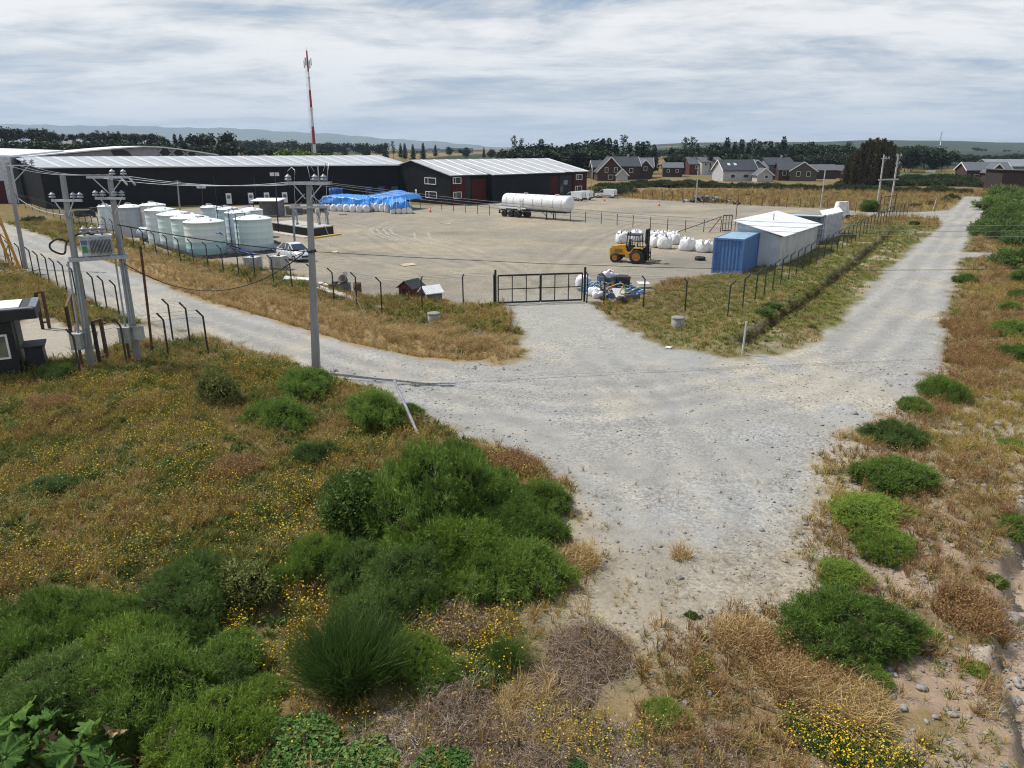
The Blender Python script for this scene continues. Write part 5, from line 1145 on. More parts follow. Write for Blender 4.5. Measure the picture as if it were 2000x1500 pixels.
# twin poles with transformer
r1, b1, v1 = pole_obj('utility_pole', 'left grey concrete pole of the transformer pair', (179, 722), (122, 343), .29, .18, group='twin transformer poles')
r2, b2, v2 = pole_obj('utility_pole', 'right grey concrete pole of the transformer pair', (270, 708), (213, 340), .29, .18, group='twin transformer poles')
def crossarm(r, c, L0, L1, ins, y=-.14, w=.09): 
    MB().bar(c+Vector((-L0, y, 0)), c+Vector((L1, y, 0)), w, w*1.2).build('crossarm', M_steel, r)
    for x in ins: insulator(r, c+Vector((x, y, .11)), .8)
    for s in (-1, 1): MB().bar(c+Vector((s*.05, y-.03, -.7)), c+Vector((s*min(L0, L1)*.75, y-.03, -.03)), .035).build('arm_brace', M_steel, r)
crossarm(r1, at_row(b1, v1, 391), .55, .78, (-.5, .42, .72)); crossarm(r2, at_row(b2, v2, 346), .95, .9, (.22, .72)); crossarm(r2, at_row(b2, v2, 387), .72, .62, (-.68, -.35, .18, .5))
m = at_row(b2, v2, 346)
for x in (.6, .95): MB().cyl(m+Vector((x, -.2, 0)), m+Vector((x+.35, -.4, -.32)), .045, n=8).build('surge_arrester', mat('porcelain', (.36, .375, .40), .3), r2)
for rr, bb, vv in ((r1, b1, v1), (r2, b2, v2)):
    for k, dxx in enumerate((-.22, .0, .12)):
        pz = at_row(bb, vv, 505 if rr is r1 else 497); MB().tube([Vector((dxx-.02, -.22, 1.2)), vv*.25+Vector((dxx, -.22, 0)), pz+Vector((dxx, -.2, -.1))], .045 if k == 0 else .03, 6).build('conduit', mat('conduit_grey', (.34, .37, .4), .5), rr)
    for k, (zz, ww, hh) in enumerate(((1.45, .5, .72),)+(((1.5, .42, .6),) if rr is r2 else ())):
        off = Vector((-.22 if k == 0 else .3, -.34 if k == 0 else -.1, zz)); o = MB().box(off, (ww, .3, hh)).build('meter_box', mat('meter_box', (.40, .41, .38), .5), rr)
        MB().box(off+Vector((0, .0, hh/2+.02)), (ww+.06, .36, .04)).build('cover', mat('meter_box', (.40, .41, .38), .5), o)
        if k == 0: MB().box(off+Vector((-.03, -.16, .08)), (.16, .02, .34)).build('warning_label', mat('label_yellow', (.55, .36, .05), .5), o)
    MB().cyl((-.22, -.3, -.4), (-.22, -.3, 1.1), .07, n=8).build('rusty_conduit', M_rust, rr)
def transformer():
    pa = b1+at_row(b1, v1, 508); pb = b2+at_row(b2, v2, 499); z = (pa.z+pb.z)/2; c = (pa+pb)/2; d = (pb-pa); d.z = 0; ang = math.atan2(d.y, d.x); L = d.length
    pl = thing('transformer_platform', 'steel beam platform between the twin poles', 'platform', (c.x, c.y, z), ang)
    for y in (-.3, .3): MB().box((0, y, 0), (L+.5, .1, .16)).build('beam', M_steel, pl)
    for x in (-.5, .5): MB().box((x, 0, .1), (.12, .7, .04)).build('cross_beam', M_steel, pl)
    r = thing('transformer', 'pale grey finned transformer with green label on the pole platform', 'transformer', (c.x, c.y, z+.12), ang); mg = mat('transformer_grey', (.50, .51, .53), .45)
    MB().box((0, 0, .42), (1.25, .62, .82)).build('tank', mg, r); MB().box((0, 0, .87), (1.35, .72, .07)).build('cover', mg, r)
    for i in range(16): MB().box((-.28+.055*i, -.42, .44), (.018, .2, .6)).build('fin', mat('fin_grey', (.34, .35, .37), .5), r)
    for x in (-.35, 0, .35): insulator(r, (x-.05, 0, 1.0), 1.1, 'bushing')
    MB().box((-.5, -.316, .32), (.2, .012, .3)).build('green_label', mat('label_green', (.05, .32, .09), .5), r); MB().box((-.5, -.316, .62), (.24, .01, .2)).build('blue_label', mat('label_blue', (.1, .16, .34), .5), r)
    cable = [c+Vector((.1, -.15, 1.45)), c+Vector((-.4, -.3, 1.6)), c+Vector((-1.0, -.5, 1.25)), b1+at_row(b1, v1, 478)+Vector((-.25, -.35, .1)), b1+at_row(b1, v1, 474)+Vector((-.75, -.35, .15)), b1+at_row(b1, v1, 455)+Vector((-.85, -.3, 0)), b1+at_row(b1, v1, 447)+Vector((-.45, -.25, .05)), b1+at_row(b1, v1, 452)+Vector((-.1, -.2, 0))]
    P2 = []
    for i in range(len(cable)-1):
        p0 = cable[max(i-1, 0)]; p1 = cable[i]; p2 = cable[i+1]; p3 = cable[min(i+2, len(cable)-1)]
        for k in range(6):
            t = k/6; P2.append(.5*((2*p1)+(-p0+p2)*t+(2*p0-5*p1+4*p2-p3)*t*t+(-p0+3*p1-3*p2+p3)*t**3))
    P2.append(cable[-1]); o = P2[0]
    tag(MB().tube([p-o-Vector((0, 0, .45)) for p in P2], .045, 6).build('power_cable', M_rubber, None, o), 'thick black cable looping from the transformer round the left pole', 'cable')
transformer()
# other poles
r, b, v = pole_obj('utility_pole', 'weathered pole with bracket at the far left by the yellow frame', (50, 525), (14, 318), .3, .2, M_pconc)
c = at_row(b, v, 323); MB().bar(c+Vector((-.1, -.1, 0)), c+Vector((2.3, -.1, .0)), .09).bar(c+Vector((.1, -.1, -1.5)), c+Vector((1.8, -.1, -.05)), .06).bar(c+Vector((.05, -.1, -.6)), c+Vector((.6, -.1, -.05)), .05).build('bracket', M_steel, r)
for x in (1.5, 2.1): insulator(r, c+Vector((x, -.1, .15)), 1.3)
def plain_pole(label, base, top, w0=.2, w1=.14, m=None, arm=None, lamp=None, group='light poles in and round the yard'):
    r, b, v = pole_obj('light_pole', label, base, top, w0, w1, m or mat('pale_pole', (.52, .49, .45), .7), group=group)
    if arm: MB().bar(v+Vector((-arm, 0, -.15)), v+Vector((arm, 0, -.15)), .06).build('arm', M_steel, r)
    if lamp:
        for s in (-1, 1): o = MB().box(v+Vector((s*.3, -.15, .1)), (.45, .25, .4)).build('floodlight', mat('lamp_glass', (.65, .66, .68), .25), r)
        MB().bar(v+Vector((-.5, 0, -.05)), v+Vector((.5, 0, -.05)), .07).build('arm', M_steel, r)
    return r
plain_pole('pale light pole at the right end of the black office', (1154.5, 384), (1157.5, 322), arm=.3); plain_pole('pale pole at the edge of the golden field', (1603, 407), (1612, 331), arm=.15)
plain_pole('pale pole with small head in the middle of the far field fence', (1359, 397), (1364, 325), arm=.3)
plain_pole('grey pole beside the loading platform', (576, 484), (571, 398), .2, .16, mat('bluegrey_pole', (.26, .29, .33), .6), arm=.35)
plain_pole('thin dark floodlight mast at the loading platform', (544, 455), (537, 342), .14, .1, M_blkpaint, lamp=True); plain_pole('thin dark floodlight mast behind the left tanks', (399, 452), (394, 366), .12, .1, M_blkpaint, lamp=True)
plain_pole('grey concrete pole in front of the long black wall', (352, 418), (346, 352), .22, .16, M_pconc, arm=.45)
r, b, v = pole_obj('light_pole', 'left of the far twin poles by the green fence', (1712, 412), (1727, 302), .26, .18, mat('pale_pole', (.52, .49, .45), .7), group='far twin poles'); crossarm(r, v*.93, .5, .9, (.3, .8)); TP1 = (b, v)
r, b, v = pole_obj('light_pole', 'right of the far twin poles by the green fence', (1738, 411), (1755, 301), .26, .18, mat('pale_pole', (.52, .49, .45), .7), group='far twin poles'); crossarm(r, v*.97, .5, .6, (-.3, .4)); crossarm(r, v*.84, .4, .4, (.3,)); TP2 = (b, v)
p = TP1[0]+TP1[1]*.56; q = TP2[0]+TP2[1]*.56; o = thing('crossbeam', 'pale horizontal beam joining the far twin poles', 'beam', p); MB().bar(Vector((-.5, -.2, 0)), q-p+Vector((.5, -.2, 0)), .22).build('beam', M_steel, o)
b0 = G(298, 696); t0 = PD(274, 480, b0.y); tag(MB().tube([Vector((0, 0, -.3)), (t0-b0)*.5+Vector((.02, 0, 0)), t0-b0], .065, 8).build('rusty_post', M_rust, None, b0), 'tall rusty brown steel post at the road corner', 'post')
b0 = P(1449, 694); tag(MB().cyl((0, 0, -.2), (.06, 0, 1.75), .05, n=8).build('marker_post', mat('marker_white', (.55, .55, .53), .6), None, b0), 'thin white marker post at the end of the ditch', 'post')
b0 = P(1821, 414); tag(MB().cyl((0, 0, -.2), (.3, 0, 2.2), .06, n=8).build('marker_post', mat('marker_white', (.55, .55, .53), .6), None, b0), 'leaning white post by the far side track', 'post')
# yellow lattice frame at left edge
def yellow_frame():
    b = G(35, 531); r = thing('lattice_column', 'yellow steel lattice column on a concrete slab at left edge', 'column', b); my = mat('faded_yellow', (.50, .27, .03), .6, c2=(.36, .18, .03)); zt = z_on(352, b)
    lx = -1.6
    for x0, x1 in ((-.38, lx-.55), (.28, lx)): MB().bar((x0, 0, 0), (x1+.4, 0, zt), .16).build('leg', my, r)
    f = lambda t, s: Vector(((.28 if s else -.38)+((lx+.4) - .28 if s else (lx-.15)+.38)*t, 0, zt*t))
    for i in range(9): MB().bar(f(i/9, i % 2), f((i+1)/9, (i+1) % 2), .07).build('brace', my, r)
    MB().bar((lx+.5, 0, zt), (lx-4, 0, zt+.1), .3, .4).build('beam', my, r); 
    MB().box((-.6, -.2, -.02), (3.6, 2.2, .24)).build('concrete_slab', M_conc, r)
    p = G(8, 522); s = thing('steel_stack', 'dark stack of steel bars at the left edge below the yellow column', 'steel', p)
    for i in range(6): MB().bar((-2.4, .1*i-.3, .22+.07*(i % 3)), (.9, .1*i-.5, .2+.07*(i % 3)), .09).build('steel_bar', M_rust, s)
yellow_frame()
def gate_frame(label, pts, h=2.15):
    q = [G(*p) for p in pts]; r = thing('gate_post_frame', label, 'gate frame', q[0], 0, 'rusty gate frames beside the driveway')
    for p in q: MB().box(p-q[0]+Vector((0, 0, h/2-.2)), (.13, .13, h+.4)).build('post', M_rust if p is q[-1] else mat('dark_rust', (.035, .024, .02), .8), r)
    for z in (h, h*.18): MB().bar(Vector((0, 0, z)), q[1]-q[0]+Vector((0, 0, z)), .1).build('rail', M_rust, r)
gate_frame('rusty gate frame behind the left transformer pole', ((144, 678), (152, 645))); gate_frame('rusty gate frame between the two transformer poles', ((196, 714), (211, 708))); gate_frame('dark gate frame farthest back on the driveway', ((84, 643), (97, 641)))
def guard_hut():
    A = G(44, 734); r = thing('guard_hut', 'dark guard hut with wide flat roof and window at left edge', 'hut', A, .5); mb = mat('hut_black', (.012, .012, .014), .6)
    zr = z_on(622, A); W = 5.0; Dp = 3.2
    for i in range(16):                                   # horizontal boards
        z = .09+i*.18
        if z > zr+.05: break
        if .95 < z < 1.95:
            MB().box((-.14, .03, z), (.28, .06, .172)).build('board', mb, r); MB().box((-3.35, .03, z), (3.3, .06, .172)).build('board', mb, r)
        else: MB().box((-2.5, .03, z), (5, .06, .172)).build('board', mb, r)
        MB().box((-.03, 1.6, z), (.06, 3.1, .172)).build('board', mb, r)
    w_ = MB(); w_.box((-.99, -.02, 1.46), (1.42, .1, .07)); w_.box((-.99, -.02, .93), (1.42, .1, .07))
    fr = MB().box((-.99, -.02, 1.98), (1.46, .1, .08)).box((-.99, -.02, .92), (1.46, .1, .08)).box((-.3, -.02, 1.45), (.08, .1, .98)).box((-1.68, -.02, 1.45), (.08, .1, .98)).box((-1.15, -.02, 1.45), (.06, .1, .98)).build('window', M_white, r)
    MB().box((-.99, .0, 1.45), (1.32, .02, .98)).build('pane', mat('hut_glass', (.10, .12, .10), .12, c2=(.2, .22, .16), scale=1.5), fr)
    MB().box((-1.95, 1.0, zr+.22), (6.0, 2.9, .46)).build('fascia', mb, r); MB().box((-2.1, 1.05, zr+.47), (5.0, 2.1, .06)).build('roof_sheet', M_wsheet, r); MB().bar((.92, -.3, zr+.46), (.92, 2.3, zr+.46), .3, .08).bar((-4.8, -.3, zr+.46), (1.0, -.3, zr+.46), .3, .08).build('roof_trim', mat('grey_trim', (.14, .15, .17), .5), r)
    MB().tube([(.1, -.08, zr), (.12, -.08, 1.0), (.16, -.08, 0)], .045, 6).build('downpipe', M_grnpaint, r)
    MB().prism([(.25, 0), (1.0, 0), (.96, 1.18), (.25, 1.3)], .2, 1.4).build('side_box', mb, r); MB().box((.62, .8, 1.28), (.95, 1.4, .05)).build('side_box_lid', mb, r)
guard_hut()

# ------------------------------------------------------------------ wires
def sag(a, b, s, n=14): return [a.lerp(b, t/n)+Vector((0, 0, -4*s*(t/n)*(1-t/n))) for t in range(n+1)]
def wire(label, a, b, s, rr=.013, m=None, grp='overhead wires'):
    pts = sag(a, b, s); o = pts[0]; tag(MB().tube([p-o for p in pts], rr, 4).build('overhead_wire', m or mat('wire_alu', (.30, .31, .33), .45, .4), None, o), label, 'wire', grp)
mh = MAIN[0]+ca; c2_ = b2+at_row(b2, v2, 346)
for k, (x0, x1) in enumerate(((-.8, -.9), (0, .2), (.7, .85))): wire('%s overhead conductor between the transformer pole and the concrete pole' % ('left', 'middle', 'right')[k], c2_+Vector((x1, -.1, .05)), mh+Vector((x0, -.1, .05)), .28)
nxt = Vector((62, 41, 8.5))                               # next pole of the line, beyond the right edge
for k, x in enumerate((-.4, .3, .8)): wire('%s wire running from the concrete pole over the yard to the right' % ('lowest', 'middle', 'highest')[k], mh+Vector((x, .1, .02)), nxt+Vector((0, .9*k, .25*k)), 2.75-.12*k, .009)
for k, x in enumerate((0, .5, 1.0)): wire('%s wire leaving the transformer pole to the far left pole' % ('near', 'centre', 'far')[k], c2_+Vector((-.8+x*.8, 0, .1)), PD(15+x*40, 322, 57), .25)
wire('thick pale cable from the far left pole to the transformer pair', PD(37, 388, 57.5), b1+at_row(b1, v1, 420)+Vector((0, -.15, 0)), .25, .028)
wire('pale cable between the two transformer poles', b1+at_row(b1, v1, 423)+Vector((0, -.15, 0)), b2+at_row(b2, v2, 438)+Vector((0, -.15, 0)), .1, .022)
wire('dark twisted cable from the transformer pole to the concrete pole', b2+at_row(b2, v2, 438)+Vector((.1, -.15, 0)), MAIN[0]+cl+Vector((-.2, -.2, 0)), .12, .026, M_rubber)
wire('slack black cable drooping from the transformer pole to the concrete pole', b2+at_row(b2, v2, 512)+Vector((.1, -.2, 0)), MAIN[0]+cl+Vector((-.25, -.25, -.05)), 1.5, .022, M_rubber)
wire('thin dark cable from the concrete pole to the right above the gate', MAIN[0]+cl+Vector((.1, -.2, 0)), nxt+Vector((0, 0, -2.7)), 1.5, .012, M_rubber)
# guy wire with its sleeve
g0 = G(821, 856); g1 = P(779, 764, 3.2)
gtop = MAIN[0]+at_row(*MAIN, 372)
e = (gtop-g0).normalized(); gr = thing('guy_wire', 'stay wire of the concrete pole with a pale tube sleeve at its foot', 'stay wire', g0); L_ = (gtop-g0).length
gq = g0+e*L_
MB().tube([Vector((0, 0, -.2)), gq-g0], .006, 4).build('cable', M_steel, gr); MB().cyl(Vector((0, 0, -.05)), e*2.6, .055, n=8).build('sleeve', mat('sleeve_grey', (.42, .43, .45), .5), gr)
# ------------------------------------------------------------------ things lying about the yard
def loading_platform():
    A = P(611, 463).xy; B = P(652, 457.5).xy; C = P(533, 450).xy; h = 1.05
    r = thing('loading_platform', 'long low loading platform with dark slatted skirt and pale deck', 'platform', (A.x, A.y, 0))
    u = C-A; w_ = B-A; L = lambda a, b, z: (u.x*a+w_.x*b, u.y*a+w_.y*b, z)
    md = mat('skirt_dark', (.022, .02, .02), .7); mdk = mat('deck_pale', (.42, .40, .37), .7, c2=(.32, .30, .28), scale=3)
    n = 26
    for i in range(n):
        a, b = i/n, (i+.86)/n; MB().quad(L(a, .0, 0), L(b, .0, 0), L(b, .0, h-.12), L(a, 0, h-.12)).build('slat', md, r)
    MB().quad(L(0, 0, 0), L(0, 1, 0), L(0, 1, h-.1), L(0, 0, h-.1)).build('end_skirt', md, r)
    MB().quad(L(0.002, .01, 0), L(1, .01, 0), L(1, .01, h-.12), L(.002, .01, h-.12)).quad(L(1, 0, 0), L(1, 1, 0), L(1, 1, h-.12), L(1, 0, h-.12)).quad(L(0, 1, 0), L(1, 1, 0), L(1, 1, h-.1), L(0, 1, h-.1)).build('core', M_dark, r)
    for i in range(9):
        a, b = i/9, (i+.95)/9
        t = [L(a, -.03, h-.1), L(b, -.03, h-.1), L(b, 1.03, h-.1), L(a, 1.03, h-.1)]; e = Vector((0, 0, .1))
        MB().add([Vector(q) for q in t]+[Vector(q)+e for q in t], [(3, 2, 1, 0), (4, 5, 6, 7), (0, 1, 5, 4), (1, 2, 6, 5), (2, 3, 7, 6), (3, 0, 4, 7)]).build('deck_panel', mdk, r)
    MB().bar(L(-.005, -.06, h+.02), L(1, -.06, h+.02), .16, .12).bar(L(-.01, -.05, h+.02), L(-.01, 1.05, h+.02), .16, .12).build('edge_strip', mat('edge_white', (.62, .63, .65), .5), r)
    a = P(602, 465); b = P(534, 454); k = thing('plank_walkway', 'pale board walkway along the loading platform', 'walkway', a)
    for i in range(7):
        p, q = (b-a)*(i/7), (b-a)*((i+.95)/7); nn = Vector((-(b-a).y, (b-a).x, 0)).normalized()*.55
        MB().add([p-nn, q-nn, q+nn, p+nn]+[v_+Vector((0, 0, .12)) for v_ in (p-nn, q-nn, q+nn, p+nn)], [(0, 1, 2, 3), (4, 7, 6, 5), (0, 4, 5, 1), (1, 5, 6, 2), (2, 6, 7, 3), (3, 7, 4, 0)]).build('plank', mat('pale_plank', (.48, .42, .33), .8, c2=(.38, .33, .26)), k)
    a = P(612, 466); b = P(664, 458.5); tag(MB().bar(Vector((0, 0, .08)), b-a+Vector((0, 0, .08)), .5, .16).build('kerb', mat('kerb_yellow', (.55, .36, .05), .7, c2=(.42, .27, .05), scale=3), None, a), 'yellow painted kerb at the end of the loading platform', 'kerb')
loading_platform()
def awning():
    a = P(496, 424); r = thing('open_shed', 'small shed with flat white roof behind the tanks', 'shed', a)
    w, d = 3.9, 3.0; MB().box((w/2, d/2, 2.5), (w+.5, d+.6, .1), M=Matrix.Rotation(.06, 3, 'X')).build('roof', M_wsheet, r)
    MB().box((w/2, d-.05, 1.2), (w, .08, 2.3)).build('back_wall', mat('shed_grey', (.16, .165, .18), .7), r); MB().box((w-.04, d/2, 1.2), (.08, d, 2.3)).build('side_wall', mat('shed_grey', (.16, .165, .18), .7), r)
    for x in (.1, w-.1): MB().box((x, .1, 1.2), (.1, .1, 2.4)).build('post', M_blkpaint, r)
awning()
def pallet_stack(label, px, py, n, rz):
    p = P(px, py); r = thing('pallet_stack', label, 'pallets', p, rz, 'pallets and scrap near the tarpaulins')
    for k in range(n):
        for y in (-.5, 0, .5): MB().box((0, y, k*.15+.045), (1.2, .1, .09)).build('runner', M_wood, r)
        for i in range(5): MB().box((-.5+i*.25, 0, k*.15+.105), (.14, 1.1, .025)).build('slat', M_wood, r)
pallet_stack('stack of wooden pallets right of the small white roofed shed', 566, 419, 9, .4); pallet_stack('lower stack of wooden pallets behind the concrete pole', 592, 417, 5, -.2); pallet_stack('single flat pallet in front of the left tarpaulin', 670, 419.5, 1, .1)
def machine(label, px, py, c, seed, s=1.0):
    p = P(px, py); r = thing('scrap_machine', label, 'machinery', p, seed*.9, 'pallets and scrap near the tarpaulins'); rs = random.Random(seed); mm = mat('scrap_%d' % seed, c, .7, c2=tuple(q*.5 for q in c), scale=3)
    MB().box((0, 0, .55*s), (1.3*s, .9*s, .7*s)).build('housing', mm, r); MB().cyl((-.5*s, 0, 1.0*s), (.4*s, 0, 1.15*s), .28*s, n=12).build('drum', M_rust, r)
    for x in (-.5, .5):
        for y in (-.35, .35): MB().box((x*s, y*s, .12*s), (.1, .1, .24*s)).build('foot', M_blkpaint, r)
    MB().bar((.6*s, .3*s, .8*s), (.9*s, .1*s, 1.7*s), .07).build('handle', M_steel, r)
machine('dark scrap machine beside the pallets, under the power pole arm', 581, 419, (.10, .09, .08), 1, 1.1); machine('brown scrap machine left of the blue tarpaulin', 610, 416, (.16, .11, .08), 2, .9); machine('small dark scrap unit at the corner of the left tarpaulin', 632, 415, (.06, .06, .06), 3, .8); machine('grey scrap unit behind the flat white roofed shed', 548, 414, (.2, .2, .19), 4, 1.0)
def drum(label, px, py, m, h=.9, rr=.3, grp='blue drums at the black wall', z=0.0, name='drum'):
    p = P(px, py); r = thing(name, label, 'drum', p+Vector((0, 0, z)), 0, grp)
    MB().lathe([(.02, 0), (rr, 0), (rr, h*.3), (rr*1.05, h*.33), (rr, h*.36), (rr, h*.64), (rr*1.05, h*.67), (rr, h*.7), (rr, h), (rr*.95, h), (rr*.93, h-.03), (.02, h-.03)], 16).build('shell', m, r); return r
M_drum = mat('drum_blue', (.02, .10, .40), .4)
for k, (px, py, z) in enumerate(((640, 404, 0), (646, 404, 0), (652, 403, 0), (658, 403, 0), (664, 402.5, 0), (670, 402, 0), (649, 403, .95), (655, 403, .95), (661, 402.5, .95), (667, 402, .95), (676, 402, 0), (682, 402, 0))):
    drum('%s blue drum of the %s row at the black wall behind the tarpaulins' % (ORD[[0, 1, 2, 3, 4, 5, 0, 1, 2, 3, 6, 7][k]], 'upper' if z else 'lower'), px, py-2, M_drum, 1.5, .42, z=z*1.6)
def crate_stack():
    p = P(742, 397); r = thing('crate_stack', 'dark blue crates stacked at the black wall', 'crates', p)
    for i in range(5):
        for k in range(3-(i % 2)): MB().box((i*1.25-2, 0, .5+k*1.02), (1.15, 1.1, .98)).build('crate', mat('crate_navy', (.012, .03, .12), .6), r)
crate_stack()
def cone(label, px, py):
    p = P(px, py); r = thing('traffic_cone', label, 'traffic cone', p, 0, 'orange traffic cones'); mo = mat('cone_orange', (.70, .08, .03), .5)
    MB().box((0, 0, .025), (.5, .5, .05)).build('base', mo, r); MB().lathe([(.17, .05), (.14, .25), (.10, .45), (.04, .85), (.01, .86)], 12).build('cone', mo, r); MB().lathe([(.128, .38), (.09, .56)], 12).build('white_band', M_white, r)
cone('orange traffic cone right of the blue tarpaulins', 840.5, 414.5); cone('orange traffic cone in front of the parked vans', 1180.5, 393); cone('orange traffic cone alone near the far field fence', 1287, 402)
def tyre(label, px, py, rr, wd, rz=0, lie=True, z=None, grp=None, name='tyre'):
    p = P(px, py); m = MB(); h = wd/2; o = m.lathe([(rr*.55, -h), (rr*.9, -h), (rr, -h*.6), (rr, h*.6), (rr*.9, h), (rr*.55, h), (rr*.5, h*.5), (rr*.5, -h*.5), (rr*.55, -h)], 22).build(name, M_rubber, None, p+Vector((0, 0, h if z is None else z)))
    recalc(o.data); return tag(o, label, 'tyre', grp)
tyre('large black tyre lying flat left of the blue container', 1367, 508, .5, .32)
def coil(label, px, py, R0, n, r0):
    p = P(px, py); pts = []
    for i in range(n*20+1): a = i/20*2*math.pi; rr = R0*(1+.05*math.sin(i*.37)); pts.append((rr*math.cos(a), rr*math.sin(a), r0+i/(n*20)*n*r0*1.7))
    tag(MB().tube(pts, r0, 7).build('hose_coil', M_rubber, None, p), label, 'hose', 'black hose coils by the left fence')
coil('large black hose coil lying by the left fence', 166, 424, 1.35, 4, .13); coil('smaller black hose coil behind the large one', 190, 415, 1.0, 3, .13)
def ibc(label, px, py, w):
    p = P(px, py); s = w/pxm(px, py)/1.1; r = thing('caged_tote', label, 'tote', p+Vector((0, .55*s, 0)), -.25, 'caged white totes by the fence'); r.scale = (s, s, s)
    MB().box((0, 0, .62), (1.06, .98, .9)).build('bottle', mat('tote_white', (.62, .63, .62), .5, c2=(.40, .40, .38), scale=2), r); MB().lathe([(.14, 0), (.14, .07), (.01, .07)], 12, (0, 0, 1.07)).build('cap', M_dtrim, r); MB().box((0, 0, .08), (1.12, 1.0, .14)).build('pallet', M_wood, r)
    for k in range(6):
        z = .2+k*.17; m = MB()
        for a, b in (((-.56, -.52), (.56, -.52)), ((.56, -.52), (.56, .52)), ((.56, .52), (-.56, .52)), ((-.56, .52), (-.56, -.52))): m.bar((a[0], a[1], z), (b[0], b[1], z), .022)
        m.build('cage_hoop', M_steel, r)
    for k in range(7):
        x = -.56+k*.187
        for y in (-.53, .53): MB().bar((x, y, .15), (x, y, 1.1), .022).build('cage_bar', M_steel, r)
    for k in range(1, 6):
        y = -.52+k*.173
        for x in (-.57, .57): MB().bar((x, y, .15), (x, y, 1.1), .022).build('cage_bar', M_steel, r)
ibc('caged white tote with dirty lower half, left of the pair by the car', 491, 529, 26); ibc('grey caged tote nearer the silver car', 542, 528, 27)
def board(label, pts, th, m, z=.03, name='board'):
    q = [P(a, b) for a, b in pts]; o = q[0]; zz = [zat(p.x, p.y)+z for p in q]; v_ = [p-o+Vector((0, 0, t)) for p, t in zip(q, zz)]; e = Vector((0, 0, th))
    tag(MB().add(v_+[p+e for p in v_], [(3, 2, 1, 0), (4, 5, 6, 7), (0, 1, 5, 4), (1, 2, 6, 5), (2, 3, 7, 6), (3, 0, 4, 7)]).build(name, m, None, o), label, 'board', 'boards lying on the ground')
M_ply = mat('plywood', (.50, .40, .27), .75, scale=4); M_wb = mat('white_board', (.66, .66, .64), .6, c2=(.5, .49, .46), scale=4)
board('tan plywood sheet lying in the middle of the yard', [(780, 517), (789, 521), (815, 518), (806, 514.5)], .03, M_ply); board('small pale board right of the silver car', [(646, 493), (652, 495), (662, 493), (656, 490.5)], .03, M_ply)
board('wide white board lying left of the concrete pole', [(553, 548), (603, 553), (606, 548), (557, 543)], .12, M_wb, .1); board('long white plank running from the pole towards the kennels', [(617, 566), (695, 590), (703, 586), (620, 560)], .06, M_wb, .06); board('short pale plank beyond the long white plank', [(620, 556), (640, 560), (644, 556), (624, 553)], .06, M_wb, .05)
board('pale plank in front of the tarpaulins', [(858, 437), (880, 438), (882, 436.5), (860, 436)], .03, M_ply); board('white rubbish board in the verge by the road', [(1298, 680), (1308, 682), (1314, 679), (1303, 677.5)], .02, M_wb); board('pale stone slab in the grass below the fence', [(733, 606), (752, 608), (752, 604), (736, 602)], .1, mat('slab_grey', (.36, .37, .38), .8))
def mixer():
    p = P(673, 571); r = thing('scrap_block', 'grey block with tilted bucket and mirror plate by the fence', 'scrap', p); MB().box((0, 0, .34), (.85, .75, .68)).build('block', mat('block_grey', (.13, .125, .12), .85, c2=(.08, .075, .07)), r)
    recalc(MB().lathe([(.02, -.1), (.26, -.1), (.36, .3), (.33, .3), (.22, -.05), (.02, -.05)], 16).build('bucket', mat('bucket_grey', (.16, .14, .12), .7), r, (0, .1, .85)).data); r.children[-1].rotation_euler = (.7, -.4, 0)
    MB().box((.05, .35, 1.25), (.3, .04, .42)).build('mirror_plate', mat('mirror_plate', (.6, .64, .66), .2), r); MB().bar((.05, .38, .6), (.05, .38, 1.2), .04).build('stalk', M_steel, r)
    p = P(653, 566); r = thing('scrap_block', 'low dark scrap lump left of the grey block', 'scrap', p); MB().box((0, 0, .22), (.8, .6, .44), .3).box((.1, .1, .5), (.4, .4, .2), .8).build('lump', mat('scrap_dark', (.06, .055, .05), .85), r); MB().tube([(-.3, 0, .4), (-.6, -.2, .6), (-1.2, -.3, .3), (-1.8, 0, .1)], .03, 5).build('bent_rod', M_rust, r)
    drum('rusty open drum beside the grey block', 699, 576, M_rust, .88, .29, None, name='rusty_drum')
mixer()
def manhole(label, px, py, w):
    p = G(px, py); s = w/2/pxm(px, py); p = p+Vector((p.x, p.y, 0)).normalized()*s; r = thing('concrete_ring', label, 'manhole', (p.x, p.y, zat(p.x, p.y)), 0, 'concrete manhole rings')
    MB().lathe([(s, -.4), (s, .5), (s*.98, .53), (s*.8, .53)], 24).build('ring', M_conc, r); MB().lathe([(s*1.04, .53), (s*1.06, .6), (s*1.0, .63), (.02, .63)], 24).lathe([(.02, .53), (s*1.04, .53)], 24).build('cover', mat('cover_conc', (.24, .235, .225), .85, c2=(.16, .155, .15)), r)
manhole('concrete manhole ring in straw grass left of the gate', 848, 634, 25); manhole('concrete manhole ring in grass right of the gate', 1323, 641, 25)
